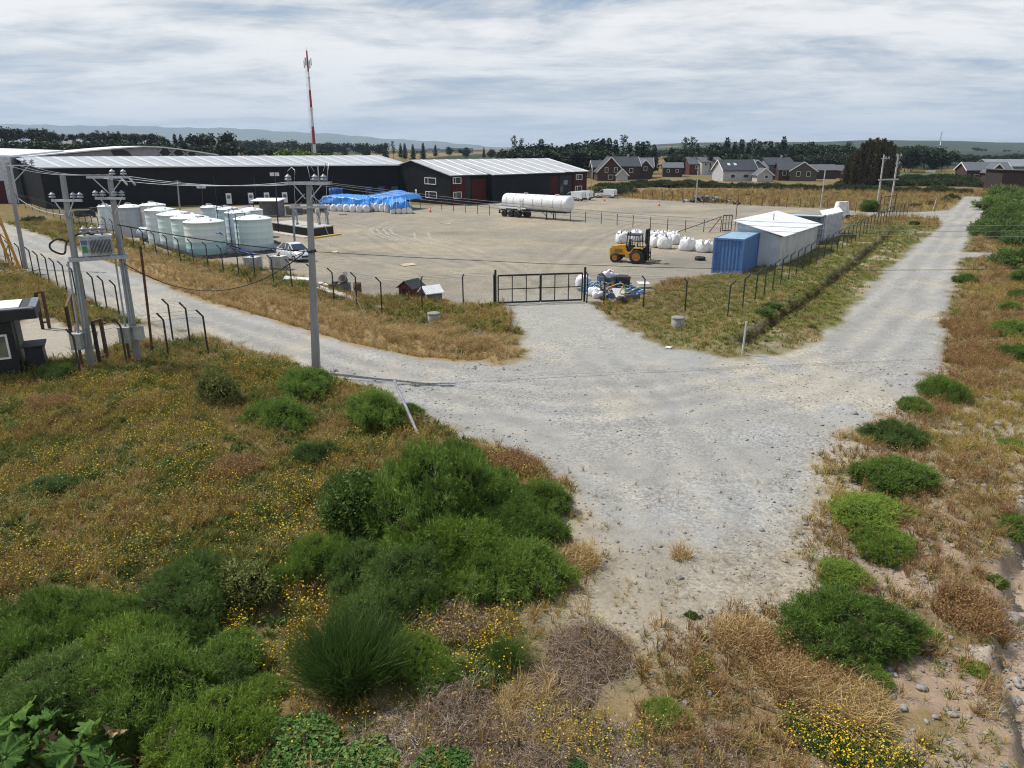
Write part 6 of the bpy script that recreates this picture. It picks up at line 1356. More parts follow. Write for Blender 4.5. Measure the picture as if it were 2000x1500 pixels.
def kennel(label, px, py, w, wall, roof, rz, boards):
    p = P(px, py); r = thing('dog_kennel', label, 'kennel', p, rz, 'two dog kennels by the fence'); d = w*1.15; h = w*.62; hr = w*1.0; x, y = w/2, d/2
    core = MB().prism([(-x+.03, .06), (x-.03, .06), (x-.03, h), (0, hr-.03), (-x+.03, h)], -y+.03, y-.03).build('core', M_dark, r)
    n = boards
    for s in (-1, 1):
        for i in range(n): MB().box((s*x, 0, .08+h*(i+.5)/n), (.035, d, h/n*.94)).build('board', wall, r)
    for s in (-1, 1):
        for i in range(n+3):
            z = .08+h*(i+.5)/n; ww = w if z < h else max(.1, w*(hr-z)/(hr-h))
            if z > hr-.06: break
            if s == -1 and z < h*.85:
                for q in (-1, 1): MB().box((q*w*.36, s*y, z), (w*.28, .035, h/n*.94)).build('board', wall, r)
            else: MB().box((0, s*y, z), (ww, .035, h/n*.94)).build('board', wall, r)
    for s in (-1, 1):
        q = [(0, hr+.02), (s*(x+.14), h-.06), (s*(x+.14), h-.01), (0, hr+.075)]; recalc(MB().prism(q, -y-.14, y+.14).build('roof_sheet', roof, r).data)
kennel('dark red wooden kennel with black roof', 804, 579, 1.15, mat('kennel_red', (.14, .025, .02), .8), mat('kennel_felt', (.03, .035, .035), .85), -.55, 5)
kennel('grey wooden kennel with white roof', 842, 587, 1.0, mat('kennel_grey', (.17, .165, .155), .85), M_white, -.95, 5)

# ------------------------------------------------------------------ rubbish heap by the gate
def heap():
    c0 = P(1190, 573); GH = 'rubbish heap right of the gate'
    def put(name, m, mat_, px, py, z, label, cat, rot=(0, 0, 0)):
        p = P(px, py, z); o = m.build(name, mat_, None, p); o.rotation_euler = rot; return tag(o, label, cat, GH)
    # heap of soil and small rubbish that carries the rest
    nu, nv = 40, 12; V = []
    for j in range(nv+1):
        for i in range(nu):
            a = 2*math.pi*i/nu; f = j/nv; rr = f*(1+.15*math.sin(3*a+1)+.1*math.sin(7*a)); V.append((2.3*rr*math.cos(a), 1.25*rr*math.sin(a), max(-.05, .75*(1-f**1.6)+.1*math.sin(i*2.3+j*1.7)*(1-f))))
    F = [(j*nu+i, j*nu+(i+1) % nu, (j+1)*nu+(i+1) % nu, (j+1)*nu+i) for j in range(nv) for i in range(nu)]
    me = recalc(MB().add(V, F, 0, True).mesh('rubbish_mound', mat('mound_dark', (.05, .055, .07), .85, c2=(.10, .10, .11), scale=6, bump=.5, bscale=12))); o = link('rubbish_mound', me, None, c0+Vector((.1, .6, 0))); tag(o, 'dark mound of mixed rubbish under the heap right of the gate', 'mound', GH)
    o = link('bulk_bag', SACKS_PLAIN[1], None, P(1140, 566)+Vector((0, .4, 0))); o.scale = (1.15, 1.0, .95); tag(o, 'round white sack at the left end of the rubbish heap', 'bag', GH)
    tub = lambda w, h: MB().lathe([(.02, 0), (w*.92, 0), (w, h), (w*1.06, h), (w*1.06, h-.05), (w*.97, h-.06), (w*.88, .05), (.02, .05)], 18)
    mg = mat('tub_bluegrey', (.26, .34, .40), .5)
    put('plastic_tub', tub(.5, .62), mg, 1178, 553, .62, 'grey blue tub standing left on the heap', 'tub', (.1, .05, 0)); put('plastic_tub', tub(.5, .58), mg, 1196, 552, .66, 'grey blue tub standing right on the heap', 'tub', (.05, -.1, 0))
    put('black_bin', MB().box((0, 0, .3), (.95, .75, .6)).box((0, 0, .62), (1.02, .82, .06)), M_dtrim, 1214, 556, .55, 'square black bin at the back right of the heap', 'bin', (.06, .05, .2)); put('tyre', MB().lathe([(.3, -.12), (.5, -.12), (.55, 0), (.5, .12), (.3, .12), (.27, 0), (.3, -.12)], 20), M_rubber, 1186, 541, 1.05, 'black tyre tilted on top of the heap', 'tyre', (.9, .3, 0))
    o = link('white_sheet', sack_mesh(31, .9, .7, .4, False), None, P(1188, 540, 1.15)); o.rotation_euler = (.3, .1, .4); tag(o, 'crumpled white sheet on top of the heap', 'sheet', GH)
    rs = random.Random(5); mblu = mat('bright_blue_plastic', (.03, .20, .58), .45); mlb = mat('light_blue_pipe', (.24, .50, .66), .45); myb = mat('yellow_hose', (.55, .33, .06), .6); mbr = mat('brown_hose', (.24, .12, .05), .7)
    def hmound(x, y): q = (((x-c0.x-.1)/2.3)**2+((y-c0.y-.6)/1.25)**2)**.5; return max(0, .75*(1-q**1.6)) if q < 1 else 0
    for k in range(40):
        x = c0.x+rs.uniform(-1.9, 2.3); y = c0.y+rs.uniform(-.7, .9); z = hmound(x, y); L = rs.uniform(.5, 1.5); a = rs.uniform(-.5, .5)+(0 if k % 3 else 1.2); rr = rs.choice((.03, .045, .06))
        o = MB().cyl((-L/2, 0, 0), (L/2, 0, rs.uniform(-.15, .15)), rr, n=8).build('plastic_pipe', (mlb, mblu, mlb, M_wb)[k % 4], None, (x, y, z+.1+rr)); o.rotation_euler = (0, rs.uniform(-.2, .2), a); tag(o, 'short %s pipe in the rubbish heap' % (('light blue', 'bright blue', 'light blue', 'white')[k % 4]), 'pipe', GH)
    for k, (px, py, R0, mm, lb) in enumerate(((1203, 566, .62, myb, 'large yellow hose loop arching over the heap'), (1192, 563, .5, mbr, 'brown hose loop on the heap'), (1217, 572, .45, myb, 'smaller yellow hose loop at the heap front'), (1180, 565, .4, mbr, 'small brown hose coil at the heap centre'))):
        pts = [(R0*math.cos(t), R0*.6*math.sin(t)+.05*math.sin(3*t), .16*math.sin(2*t)+.3*math.sin(t)*.6) for t in np.linspace(0, 6.6, 30)]; put('hose_loop', MB().tube(pts, .05, 7), mm, px, py, .62, lb, 'hose', (.5, 0, k*.7))
    put('white_sheet_board', MB().box((0, 0, 0), (1.0, .8, .05)), M_white, 1211, 572, .62, 'square white panel lying on the front of the heap', 'panel', (.7, .1, .5)); put('white_box', MB().box((0, 0, 0), (.9, .7, .06)), M_wb, 1257, 553, .35, 'white board right of the heap behind a fence post', 'board', (.1, .05, .1))
    for k, (px, py, s, mm, lb) in enumerate(((1148, 567, .34, mblu, 'bright blue bag at the left of the heap'), (1165, 557, .36, mat('pale_blue_bag', (.18, .30, .42), .5), 'pale blue bag behind the gate post'), (1160, 571, .55, M_sack, 'torn white bag at the front left of the heap'), (1168, 575, .4, M_sack, 'flat white bag under the hoses'), (1195, 574, .35, mblu, 'dark blue bag low in the heap'), (1180, 579, .33, M_dtrim, 'black bag at the front of the heap'), (1227, 581, .5, mat('slate_bag', (.05, .07, .1), .5), 'dark slate bag at the right front of the heap'), (1212, 584, .42, M_dtrim, 'second black bag at the foot of the heap'), (1240, 576, .35, mat('slate_bag', (.05, .07, .1), .5), 'dark bag at the right end of the heap'))):
        me = sack_mesh(50+k, 1.3, 1.0, .9, False).copy(); me.materials.clear(); me.materials.append(mm); p = P(px, py, .25); o = link('rubbish_bag', me, None, (p.x, p.y, hmound(p.x, p.y)*.8)); o.scale = (s*1.5, s*1.3, s*1.2); o.rotation_euler = (0, 0, k*1.1); tag(o, lb, 'bag', GH)
    for k, (a, b, z0, z1, lb) in enumerate((((1228, 570), (1270, 575), .5, .15, 'dark plank sticking out of the heap to the right'), ((1222, 566), (1262, 572), .6, .3, 'brown plank sticking out of the heap to the right'))):
        p = P(a[0], a[1], z0); q = P(b[0], b[1], z1); tag(MB().bar((0, 0, 0), q-p, .1, .04).build('plank', (mat('dark_plank', (.04, .035, .03), .8), mbr)[k], None, p), lb, 'plank', GH)
heap()
def scrap_heap():
    c = P(1388, 395); r = thing('scrap_heap', 'low heap of grey and black scrap behind the far field fence', 'scrap heap', c); rs = random.Random(3)
    for k in range(60):
        x = rs.gauss(0, 2.6); x = max(-5.5, min(5.5, x)); z = max(.1, rs.uniform(.1, 1.2)*math.exp(-(x/4)**2)); s = rs.uniform(.3, .9)
        M = Matrix.Rotation(rs.uniform(0, 3), 3, 'Z') @ Matrix.Rotation(rs.uniform(-.7, .7), 3, 'X'); m = (mat('scrap_grey', (.34, .34, .35), .7), mat('scrap_black', (.02, .02, .022), .7), mat('scrap_mid', (.12, .115, .11), .8))[k % 3]
        MB().box((x, rs.uniform(-.8, .8), z), (s, s*rs.uniform(.4, 1), s*rs.uniform(.2, .7)), M=M).build('piece', m, r)
scrap_heap()
p = PD(1817, 338, 330); r = thing('road_sign', 'small white sign board on legs in the far green field', 'sign', (p.x, p.y, p.z-2)); MB().box((0, 0, 2.2), (4.2, .1, 2.0)).build('panel', M_white, r)
for x in (-1.6, 1.6): MB().box((x, .1, 0), (.16, .1, 4)).build('leg', M_steel, r)
# worn wheel tracks pressed into the yard gravel
def tracks():
    mt = mat('track_gravel', (.335, .305, .25), .95, c2=(.27, .25, .21), scale=2.5, spec=.1)
    def strip(pts, w=.42):
        q = resample([P(a, b) for a, b in pts], 30); vs = []
        for i, p in enumerate(q):
            d = (q[min(i+1, 29)]-q[max(i-1, 0)]).normalized(); n = Vector((-d.y, d.x, 0)); ww = w*(.7+.3*math.sin(i*1.3))*min(1, i/4, (29-i)/4)+.01; z = float(hz_(np.array([p.x]), np.array([p.y]))[0])+.012
            vs += [Vector((p.x, p.y, z))-n*ww/2, Vector((p.x, p.y, z))+n*ww/2]
        o = MB().add(vs, [(2*i, 2*i+1, 2*i+3, 2*i+2) for i in range(29)]).build('tyre_track', mt, None); tag(o, 'pale worn tyre track curving across the yard gravel', kind='structure')
    base = [(760, 443), (735, 441), (722, 447), (730, 457), (755, 466), (790, 474), (840, 486), (890, 497)]
    for k in range(4): strip([(a+k*13, b+k*.2) for a, b in base[:6]])
    base = [(820, 450), (808, 455), (812, 466), (835, 478), (870, 488), (900, 495)]
    for k in range(2): strip([(a+k*28, b-k*.8) for a, b in base])
    strip([(965, 428), (920, 424), (870, 418), (820, 412), (790, 408)], .2)
tracks()
# ------------------------------------------------------------------ foliage library (numpy)
def unit(v): return v/(np.linalg.norm(v, axis=-1, keepdims=True)+1e-9)
def blades(base, dirv, L, w, tone, rs, tip=.12, bend=.0):
    """kite shaped blades: base (n,3), dirv (n,3), L (n,), w (n,)"""
    n = len(base); side = unit(np.cross(dirv, rs.normal(size=(n, 3)))); mid = base+dirv*(L*.45)[:, None]; tipp = base+dirv*L[:, None]; tipp[:, 2] -= bend*L
    V = np.stack([base, mid+side*(w/2)[:, None], tipp, mid-side*(w/2)[:, None]], 1).reshape(-1, 3)
    i = np.arange(n)*4; F = np.stack([i, i+1, i+2, i+3], 1)
    return V, F, np.repeat(tone, 4)
def merge(parts):
    V, F, T, M = [], [], [], []; b = 0
    for p in parts:
        v, f, t = p[:3]; V.append(v); F.append(f+b); T.append(t); M.append(np.full(len(f), p[3] if len(p) > 3 else 0)); b += len(v)
    return np.concatenate(V), F, np.concatenate(T), np.concatenate(M)
def mesh_of(name, parts, mats, smooth=False):
    V, F, T, M = merge(parts); return np_mesh(name, V, F, mats, smooth, M, {'tone': ('FLOAT', 'POINT', T.astype(np.float32))})
def ellipsoid(c, r, nu=18, nv=10, rs=None, amp=.1, tone=.2):
    u = np.linspace(0, 2*np.pi, nu, endpoint=False); v = np.linspace(.02, np.pi-.02, nv); U, W = np.meshgrid(u, v)
    k = 1+amp*(np.sin(U*3+W*4+c[0]*7)+np.sin(U*5-W*7+c[1]*5))*.5
    V = np.stack([c[0]+r[0]*k*np.cos(U)*np.sin(W), c[1]+r[1]*k*np.sin(U)*np.sin(W), np.maximum(c[2]+r[2]*k*np.cos(W), -.1)], -1).reshape(-1, 3)
    j, i = np.meshgrid(np.arange(nv-1), np.arange(nu), indexing='ij'); a = j*nu+i; b = j*nu+(i+1) % nu
    F = np.stack([a, a+nu, b+nu, b], -1).reshape(-1, 4); return V, F, np.full(len(V), tone)
def lumps_of(rs, n, h, spread=.62, flat=1.0):
    L = [(np.array([0, 0, h*.3]), np.array([.62, .62, h*.55]))]
    for k in range(n):
        a = rs.rand()*6.28; q = spread*math.sqrt(rs.rand()); s = rs.uniform(.20, .42)
        L.append((np.array([q*math.cos(a), q*math.sin(a), h*(.22+.50*rs.rand()*(1-q*.75))]), np.array([s, s, s*h*rs.uniform(.65, .95)])))
    return L
def lump_points(rs, L, n):
    out_p, out_n = [], []; area = np.array([r[0]*r[2]+r[0]*r[1] for _, r in L]); pick = rs.choice(len(L), size=n*3, p=area/area.sum())
    d = unit(rs.normal(size=(n*3, 3))); C = np.array([c for c, _ in L])[pick]; Rr = np.array([r for _, r in L])[pick]; P_ = C+d*Rr*rs.uniform(.86, 1.0, (n*3, 1)); N_ = unit(d/Rr)
    ok = P_[:, 2] > .03
    for k, (c, r) in enumerate(L): ok &= ~((np.linalg.norm((P_-c)/r, axis=1) < .84) & (pick != k))
    P_, N_ = P_[ok][:n], N_[ok][:n]; return P_, N_
def gorse(name, seed, n, mats, h=1.0, lumps=19, sl=.16, w=.0095, per=9, up=.5, spread=.78, cl=11):
    """mound of feathery spiny plumes with dark gaps between them, unit radius about 1"""
    rs = np.random.RandomState(seed); L = lumps_of(rs, lumps, h, spread); nc = max(20, n//cl); pc, ncn = lump_points(rs, L, nc); nc = len(pc)
    dc = unit(ncn*.9+np.array([0, 0, up])+rs.normal(size=(nc, 3))*.30); lc = sl*rs.uniform(.55, 1.55, nc); tc_ = np.clip(rs.normal(.5, .19, nc)+.5*(vnoise(pc[:, 0]*2.2, pc[:, 1]*2.2, 1, seed)-.5), 0, 1)
    j = np.repeat(np.arange(nc), cl); m = len(j); nn = ncn[j]; p = pc[j]+rs.normal(size=(m, 3))*.05; d = unit(dc[j]+rs.normal(size=(m, 3))*.42); ln = lc[j]*rs.uniform(.6, 1.2, m); tone = np.clip(tc_[j]+rs.normal(0, .1, m), 0, 1)
    B, D_, LL, WW, TT = [], [], [], [], []
    for k in range(per):
        f = k/per; B.append(p+d*(ln*f*.8)[:, None]-nn*sl*.35); D_.append(unit(d+rs.normal(size=(m, 3))*.5)); LL.append(ln*(.58-.25*f)); WW.append(np.full(m, w)*rs.uniform(.7, 1.3, m)); TT.append(np.clip(tone+rs.normal(0, .08, m), 0, 1))
    parts = [blades(np.concatenate(B), np.concatenate(D_), np.concatenate(LL), np.concatenate(WW), np.concatenate(TT), rs)+(0,)]
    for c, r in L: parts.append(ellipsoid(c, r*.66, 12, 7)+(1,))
    return mesh_of(name, parts, mats)
def leafy(name, seed, n, mats, h=1.3, lumps=8, size=.07, spread=.5):
    rs = np.random.RandomState(seed); L = lumps_of(rs, lumps, h, spread); p, nn = lump_points(rs, L, n); m = len(p); p = p+nn*(rs.uniform(-.2, .05, (m, 1))+.28*(vnoise(p[:, 0]*3+p[:, 2]*2, p[:, 1]*3, 1.2, seed)-.35)[:, None])
    d = unit(nn*.5+rs.normal(size=(m, 3))*.7+np.array([0, 0, .25])); tone = rs.rand(m)
    parts = [blades(p, d, size*rs.uniform(.7, 1.5, m), size*.45*rs.uniform(.7, 1.3, m), tone, rs)+(0,)]
    B, D_, LL = [], [], []
    for k in range(60):
        a = rs.rand()*6.28; q = unit(np.array([math.cos(a)*.5, math.sin(a)*.5, 1.0])); B.append(np.zeros(3)); D_.append(q); LL.append(h*rs.uniform(.6, 1.0))
    parts.append(blades(np.array(B), np.array(D_), np.array(LL), np.full(60, .02), np.full(60, .3), rs)+(1,))
    for c, r in L: parts.append(ellipsoid(c, r*.52, 10, 6)+(1,))
    return mesh_of(name, parts, mats)
def broom(name, seed, n, mats, h=1.0, lean=.55):
    rs = np.random.RandomState(seed); a = rs.rand(n)*6.28; q = rs.rand(n)**.6
    base = np.stack([np.cos(a)*q*.35, np.sin(a)*q*.35, rs.rand(n)*.35*h], 1); d = unit(np.stack([np.cos(a)*q*lean, np.sin(a)*q*lean, np.full(n, 1.0)], 1)+rs.normal(size=(n, 3))*.2)
    L = h*rs.uniform(.25, 1.0, n)*(.65+.6*vnoise(a*1.3, q*3, 1, seed)); tone = np.clip(rs.normal(.5, .22, n), 0, 1); parts = []
    B = np.concatenate([base, base+d*(L*.45)[:, None], base+d*(L*.6)[:, None], base+d*(L*.3)[:, None]]); D2 = np.concatenate([d, unit(d+rs.normal(size=(n, 3))*.2), unit(d+rs.normal(size=(n, 3))*.22), unit(d+rs.normal(size=(n, 3))*.25)])
    parts.append(blades(B, D2, np.concatenate([L, L*.6, L*.5, L*.55]), np.full(4*n, .0085), np.tile(tone, 4), rs)+(0,))
    parts.append(ellipsoid(np.array([0, 0, .2*h]), np.array([.3, .3, .22*h]), 12, 7, amp=.3)+(1,)); return mesh_of(name, parts, mats)
def brush(name, seed, n, mats, h=.45):
    """tangle of dead branches: bent main sticks, side twigs and dry needles"""
    rs = np.random.RandomState(seed); parts = []
    def hh(x, y): return h*np.maximum(0, 1-(x*x+y*y))*(.45+1.0*vnoise(x*2.3+5, y*2.3, 1, seed))
    m = n//10; a = rs.rand(m)*6.28; q = np.sqrt(rs.rand(m))*.8; x, y = q*np.cos(a), q*np.sin(a); p = np.stack([x, y, hh(x, y)*rs.uniform(.5, 1.1, m)], 1); d = unit(rs.normal(size=(m, 3))*np.array([1, 1, .22])); L = rs.uniform(.25, .7, m); tn = rs.rand(m)
    for k in range(3):                                    # three bent segments each
        parts.append(blades(p, d, L*.42, rs.uniform(.008, .018, m)*(1-.25*k), tn, rs)+(0,)); p = p+d*(L*.36)[:, None]; j = rs.randint(0, m, n//5); tw = unit(d[j]+rs.normal(size=(len(j), 3))*.7)
        parts.append(blades(p[j], tw, rs.uniform(.1, .26, len(j)), rs.uniform(.004, .009, len(j)), tn[j], rs, bend=.1)+(0,)); d = unit(d+rs.normal(size=(m, 3))*np.array([.4, .4, .25])-np.array([0, 0, .06]))
    m = n*3; a = rs.rand(m)*6.28; q = np.sqrt(rs.rand(m))*(.78+.25*vnoise(a*1.5, a*0, 1, seed)); x, y = q*np.cos(a), q*np.sin(a)
    parts.append(blades(np.stack([x, y, hh(x, y)*rs.uniform(.55, 1.0, m)], 1), unit(rs.normal(size=(m, 3))+np.array([0, 0, .35])), rs.uniform(.04, .11, m), rs.uniform(.005, .010, m), rs.rand(m), rs)+(1,))
    u = np.linspace(-1, 1, 22); X, Y = np.meshgrid(u, u); V = np.stack([X, Y, hh(X, Y)*.62-.03-.25*np.maximum(0, X*X+Y*Y-.62)], -1).reshape(-1, 3); i = (np.arange(21)[:, None]*22+np.arange(21)[None, :]).ravel(); F = np.stack([i, i+1, i+23, i+22], 1); keep = (np.hypot(V[F, 0].mean(1), V[F, 1].mean(1)) < .8)
    parts.append((V, F[keep], np.full(len(V), .3), 2)); return mesh_of(name, parts, mats)
def bramble(name, seed, n, mats, h=.6):
    rs = np.random.RandomState(seed); L = lumps_of(rs, 9, h, .6); p, nn = lump_points(rs, L, n); m = len(p); parts = []
    for k in range(3):
        d = unit(nn*.3+rs.normal(size=(m, 3))*.55+np.array([0, 0, .1])); parts.append(blades(p, d, rs.uniform(.09, .16, m), rs.uniform(.06, .11, m), np.clip(rs.rand(m), 0, 1), rs, bend=.25)+(0,))
    for c, r in L: parts.append(ellipsoid(c, r*.75, 10, 6)+(1,))
    return mesh_of(name, parts, mats)
def tuft(name, seed, n, mats, h=.5, spread=.5, droop=.35, w=.012, heads=0, head_size=.05, r0=.06):
    rs = np.random.RandomState(seed); a = rs.rand(n)*6.28; q = rs.rand(n)
    base = np.stack([np.cos(a)*q*r0, np.sin(a)*q*r0, np.zeros(n)], 1); d = unit(np.stack([np.cos(a)*q*spread, np.sin(a)*q*spread, np.ones(n)], 1)+rs.normal(size=(n, 3))*.12); L = h*rs.uniform(.5, 1.1, n)
    side = unit(np.cross(d, np.array([0, 0, 1.0]))+rs.normal(size=(n, 3))*.3)*(w/2); p1 = base+d*(L*.55)[:, None]; out = d.copy(); out[:, 2] = 0; p2 = base+d*(L*.92)[:, None]+unit(out)*(L*droop*.4)[:, None]; p2[:, 2] -= L*droop*.3
    V = np.stack([base-side, base+side, p1+side*.8, p1-side*.8, p2], 1).reshape(-1, 3); i = np.arange(n)*5; tone = np.clip(rs.normal(.5, .25, n), 0, 1)
    V_, F_, T_, M_ = V, [np.stack([i, i+1, i+2, i+3], 1), np.stack([i+3, i+2, i+4], 1)], np.repeat(tone, 5), np.zeros(2*n, int)
    if heads:
        b = len(V_); hp = p2[:heads]+rs.normal(size=(heads, 3))*.02; W = []
        for k in range(2):
            ax = unit(rs.normal(size=(heads, 3))*np.array([1, 1, .35])); ay = unit(np.cross(ax, rs.normal(size=(heads, 3))*.4+np.array([0, 0, 1]))); s = head_size*rs.uniform(.6, 1.2, (heads, 1))/2
            W.append(np.stack([hp-ax*s-ay*s, hp+ax*s-ay*s, hp+ax*s+ay*s, hp-ax*s+ay*s], 1).reshape(-1, 3))
        W = np.concatenate(W); V_ = np.concatenate([V_, W]); k = b+np.arange(2*heads)*4; F_.append(np.stack([k, k+1, k+2, k+3], 1)); T_ = np.concatenate([T_, np.repeat(rs.rand(2*heads), 4)]); M_ = np.concatenate([M_, np.ones(2*heads, int)])
    return np_mesh(name, V_, F_, mats, False, M_, {'tone': ('FLOAT', 'POINT', T_.astype(np.float32))})
def stone(name, seed, m):
    rs = np.random.RandomState(seed); V, F, _ = ellipsoid(np.zeros(3), np.array([.5, .42, .3]), 8, 6, amp=.25); V = V*(1+rs.normal(0, .06, (len(V), 1))); return np_mesh(name, V, F, [m], True)
# foliage colours
M_core = mat('bush_shade_core', (.026, .036, .013), .95, c2=(.04, .04, .018), spec=.05)  # dark filler added inside shrubs to block light between the shoots
M_gorse = leafmat('gorse_green', (.052, .098, .018), (.125, .205, .032), (.23, .325, .060)); M_gorseb = leafmat('gorse_bright', (.10, .165, .020), (.18, .27, .036), (.27, .365, .065)); M_gorsed = leafmat('gorse_dull', (.055, .098, .026), (.115, .185, .042), (.19, .27, .068)); M_hedge = leafmat('hedge_dark', (.025, .042, .016), (.042, .068, .022), (.075, .105, .036), trans=.1)
M_oleaf = leafmat('olive_leaf', (.085, .105, .03), (.14, .16, .04), (.20, .20, .06)); M_dleaf = leafmat('dark_leaf', (.035, .07, .014), (.075, .13, .024), (.14, .205, .042)); M_broomm = leafmat('broom_green', (.045, .085, .018), (.085, .145, .028), (.15, .21, .05))
M_bramb = leafmat('bramble_leaf', (.05, .13, .025), (.085, .20, .04), (.20, .26, .07)); M_twig = leafmat('dead_twig', (.15, .105, .07), (.25, .19, .14), (.42, .36, .30), trans=0); M_twigd = mat('dead_needles', (.085, .058, .036), .95, spec=.05); M_twig2 = leafmat('dry_needles', (.14, .09, .055), (.22, .155, .10), (.30, .22, .15), trans=0)
M_straw = leafmat('straw', (.30, .195, .075), (.44, .31, .135), (.56, .42, .21)); M_gold = leafmat('golden_grass', (.24, .17, .035), (.37, .275, .065), (.50, .39, .12)); M_rustg = leafmat('rusty_grass', (.20, .105, .04), (.29, .17, .07), (.38, .25, .12)); M_olive = leafmat('olive_grass', (.11, .115, .022), (.185, .175, .034), (.27, .235, .058)); M_grn = leafmat('green_herb', (.05, .09, .018), (.09, .14, .028), (.15, .19, .045))
M_yel = leafmat('yellow_flower', (.48, .28, .01), (.62, .40, .012), (.72, .52, .03), trans=.1); M_stone = mat('field_stone', (.34, .315, .285), .85, c2=(.22, .205, .19), scale=3, rnd=.45); 
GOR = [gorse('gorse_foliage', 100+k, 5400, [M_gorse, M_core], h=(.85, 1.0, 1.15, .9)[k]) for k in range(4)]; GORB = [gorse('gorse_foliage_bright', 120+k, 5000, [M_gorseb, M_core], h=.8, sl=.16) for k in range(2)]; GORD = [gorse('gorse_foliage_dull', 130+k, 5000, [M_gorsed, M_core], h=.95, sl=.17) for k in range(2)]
GORF = [gorse('hedge_foliage', 140+k, 500, [M_hedge, M_core], h=.95, sl=.3, w=.045, per=5, cl=4) for k in range(3)]+[gorse('hedge_foliage_dull', 150, 500, [M_hedge, M_core], h=.9, sl=.3, w=.045, per=5, cl=4)]
GORG = [gorse('roadside_foliage', 155+k, 1200, [M_gorsed, M_core], h=.95, sl=.26, w=.026, per=6, cl=7) for k in range(2)]
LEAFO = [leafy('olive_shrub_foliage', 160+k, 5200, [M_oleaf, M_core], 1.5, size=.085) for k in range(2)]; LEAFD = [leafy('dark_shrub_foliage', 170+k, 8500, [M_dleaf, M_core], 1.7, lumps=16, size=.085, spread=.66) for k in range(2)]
BROOM = [broom('broom_foliage', 180, 2600, [M_broomm, M_core], 1.15), broom('broom_foliage', 181, 1200, [M_broomm, M_core], 1.3, .8)]; BRUSH = [brush('dead_branches', 190+k, 2600, [M_twig, M_twig2, M_twigd]) for k in range(3)]; BRAMB = [bramble('bramble_foliage', 200+k, 900, [M_bramb, M_core]) for k in range(2)]
STEM = MB().tube([(0, 0, -.1), (.03, .02, .25), (0, .05, .55)], [.06, .05, .03], 6).mesh('stem', mat('bark', (.09, .065, .045), .9))

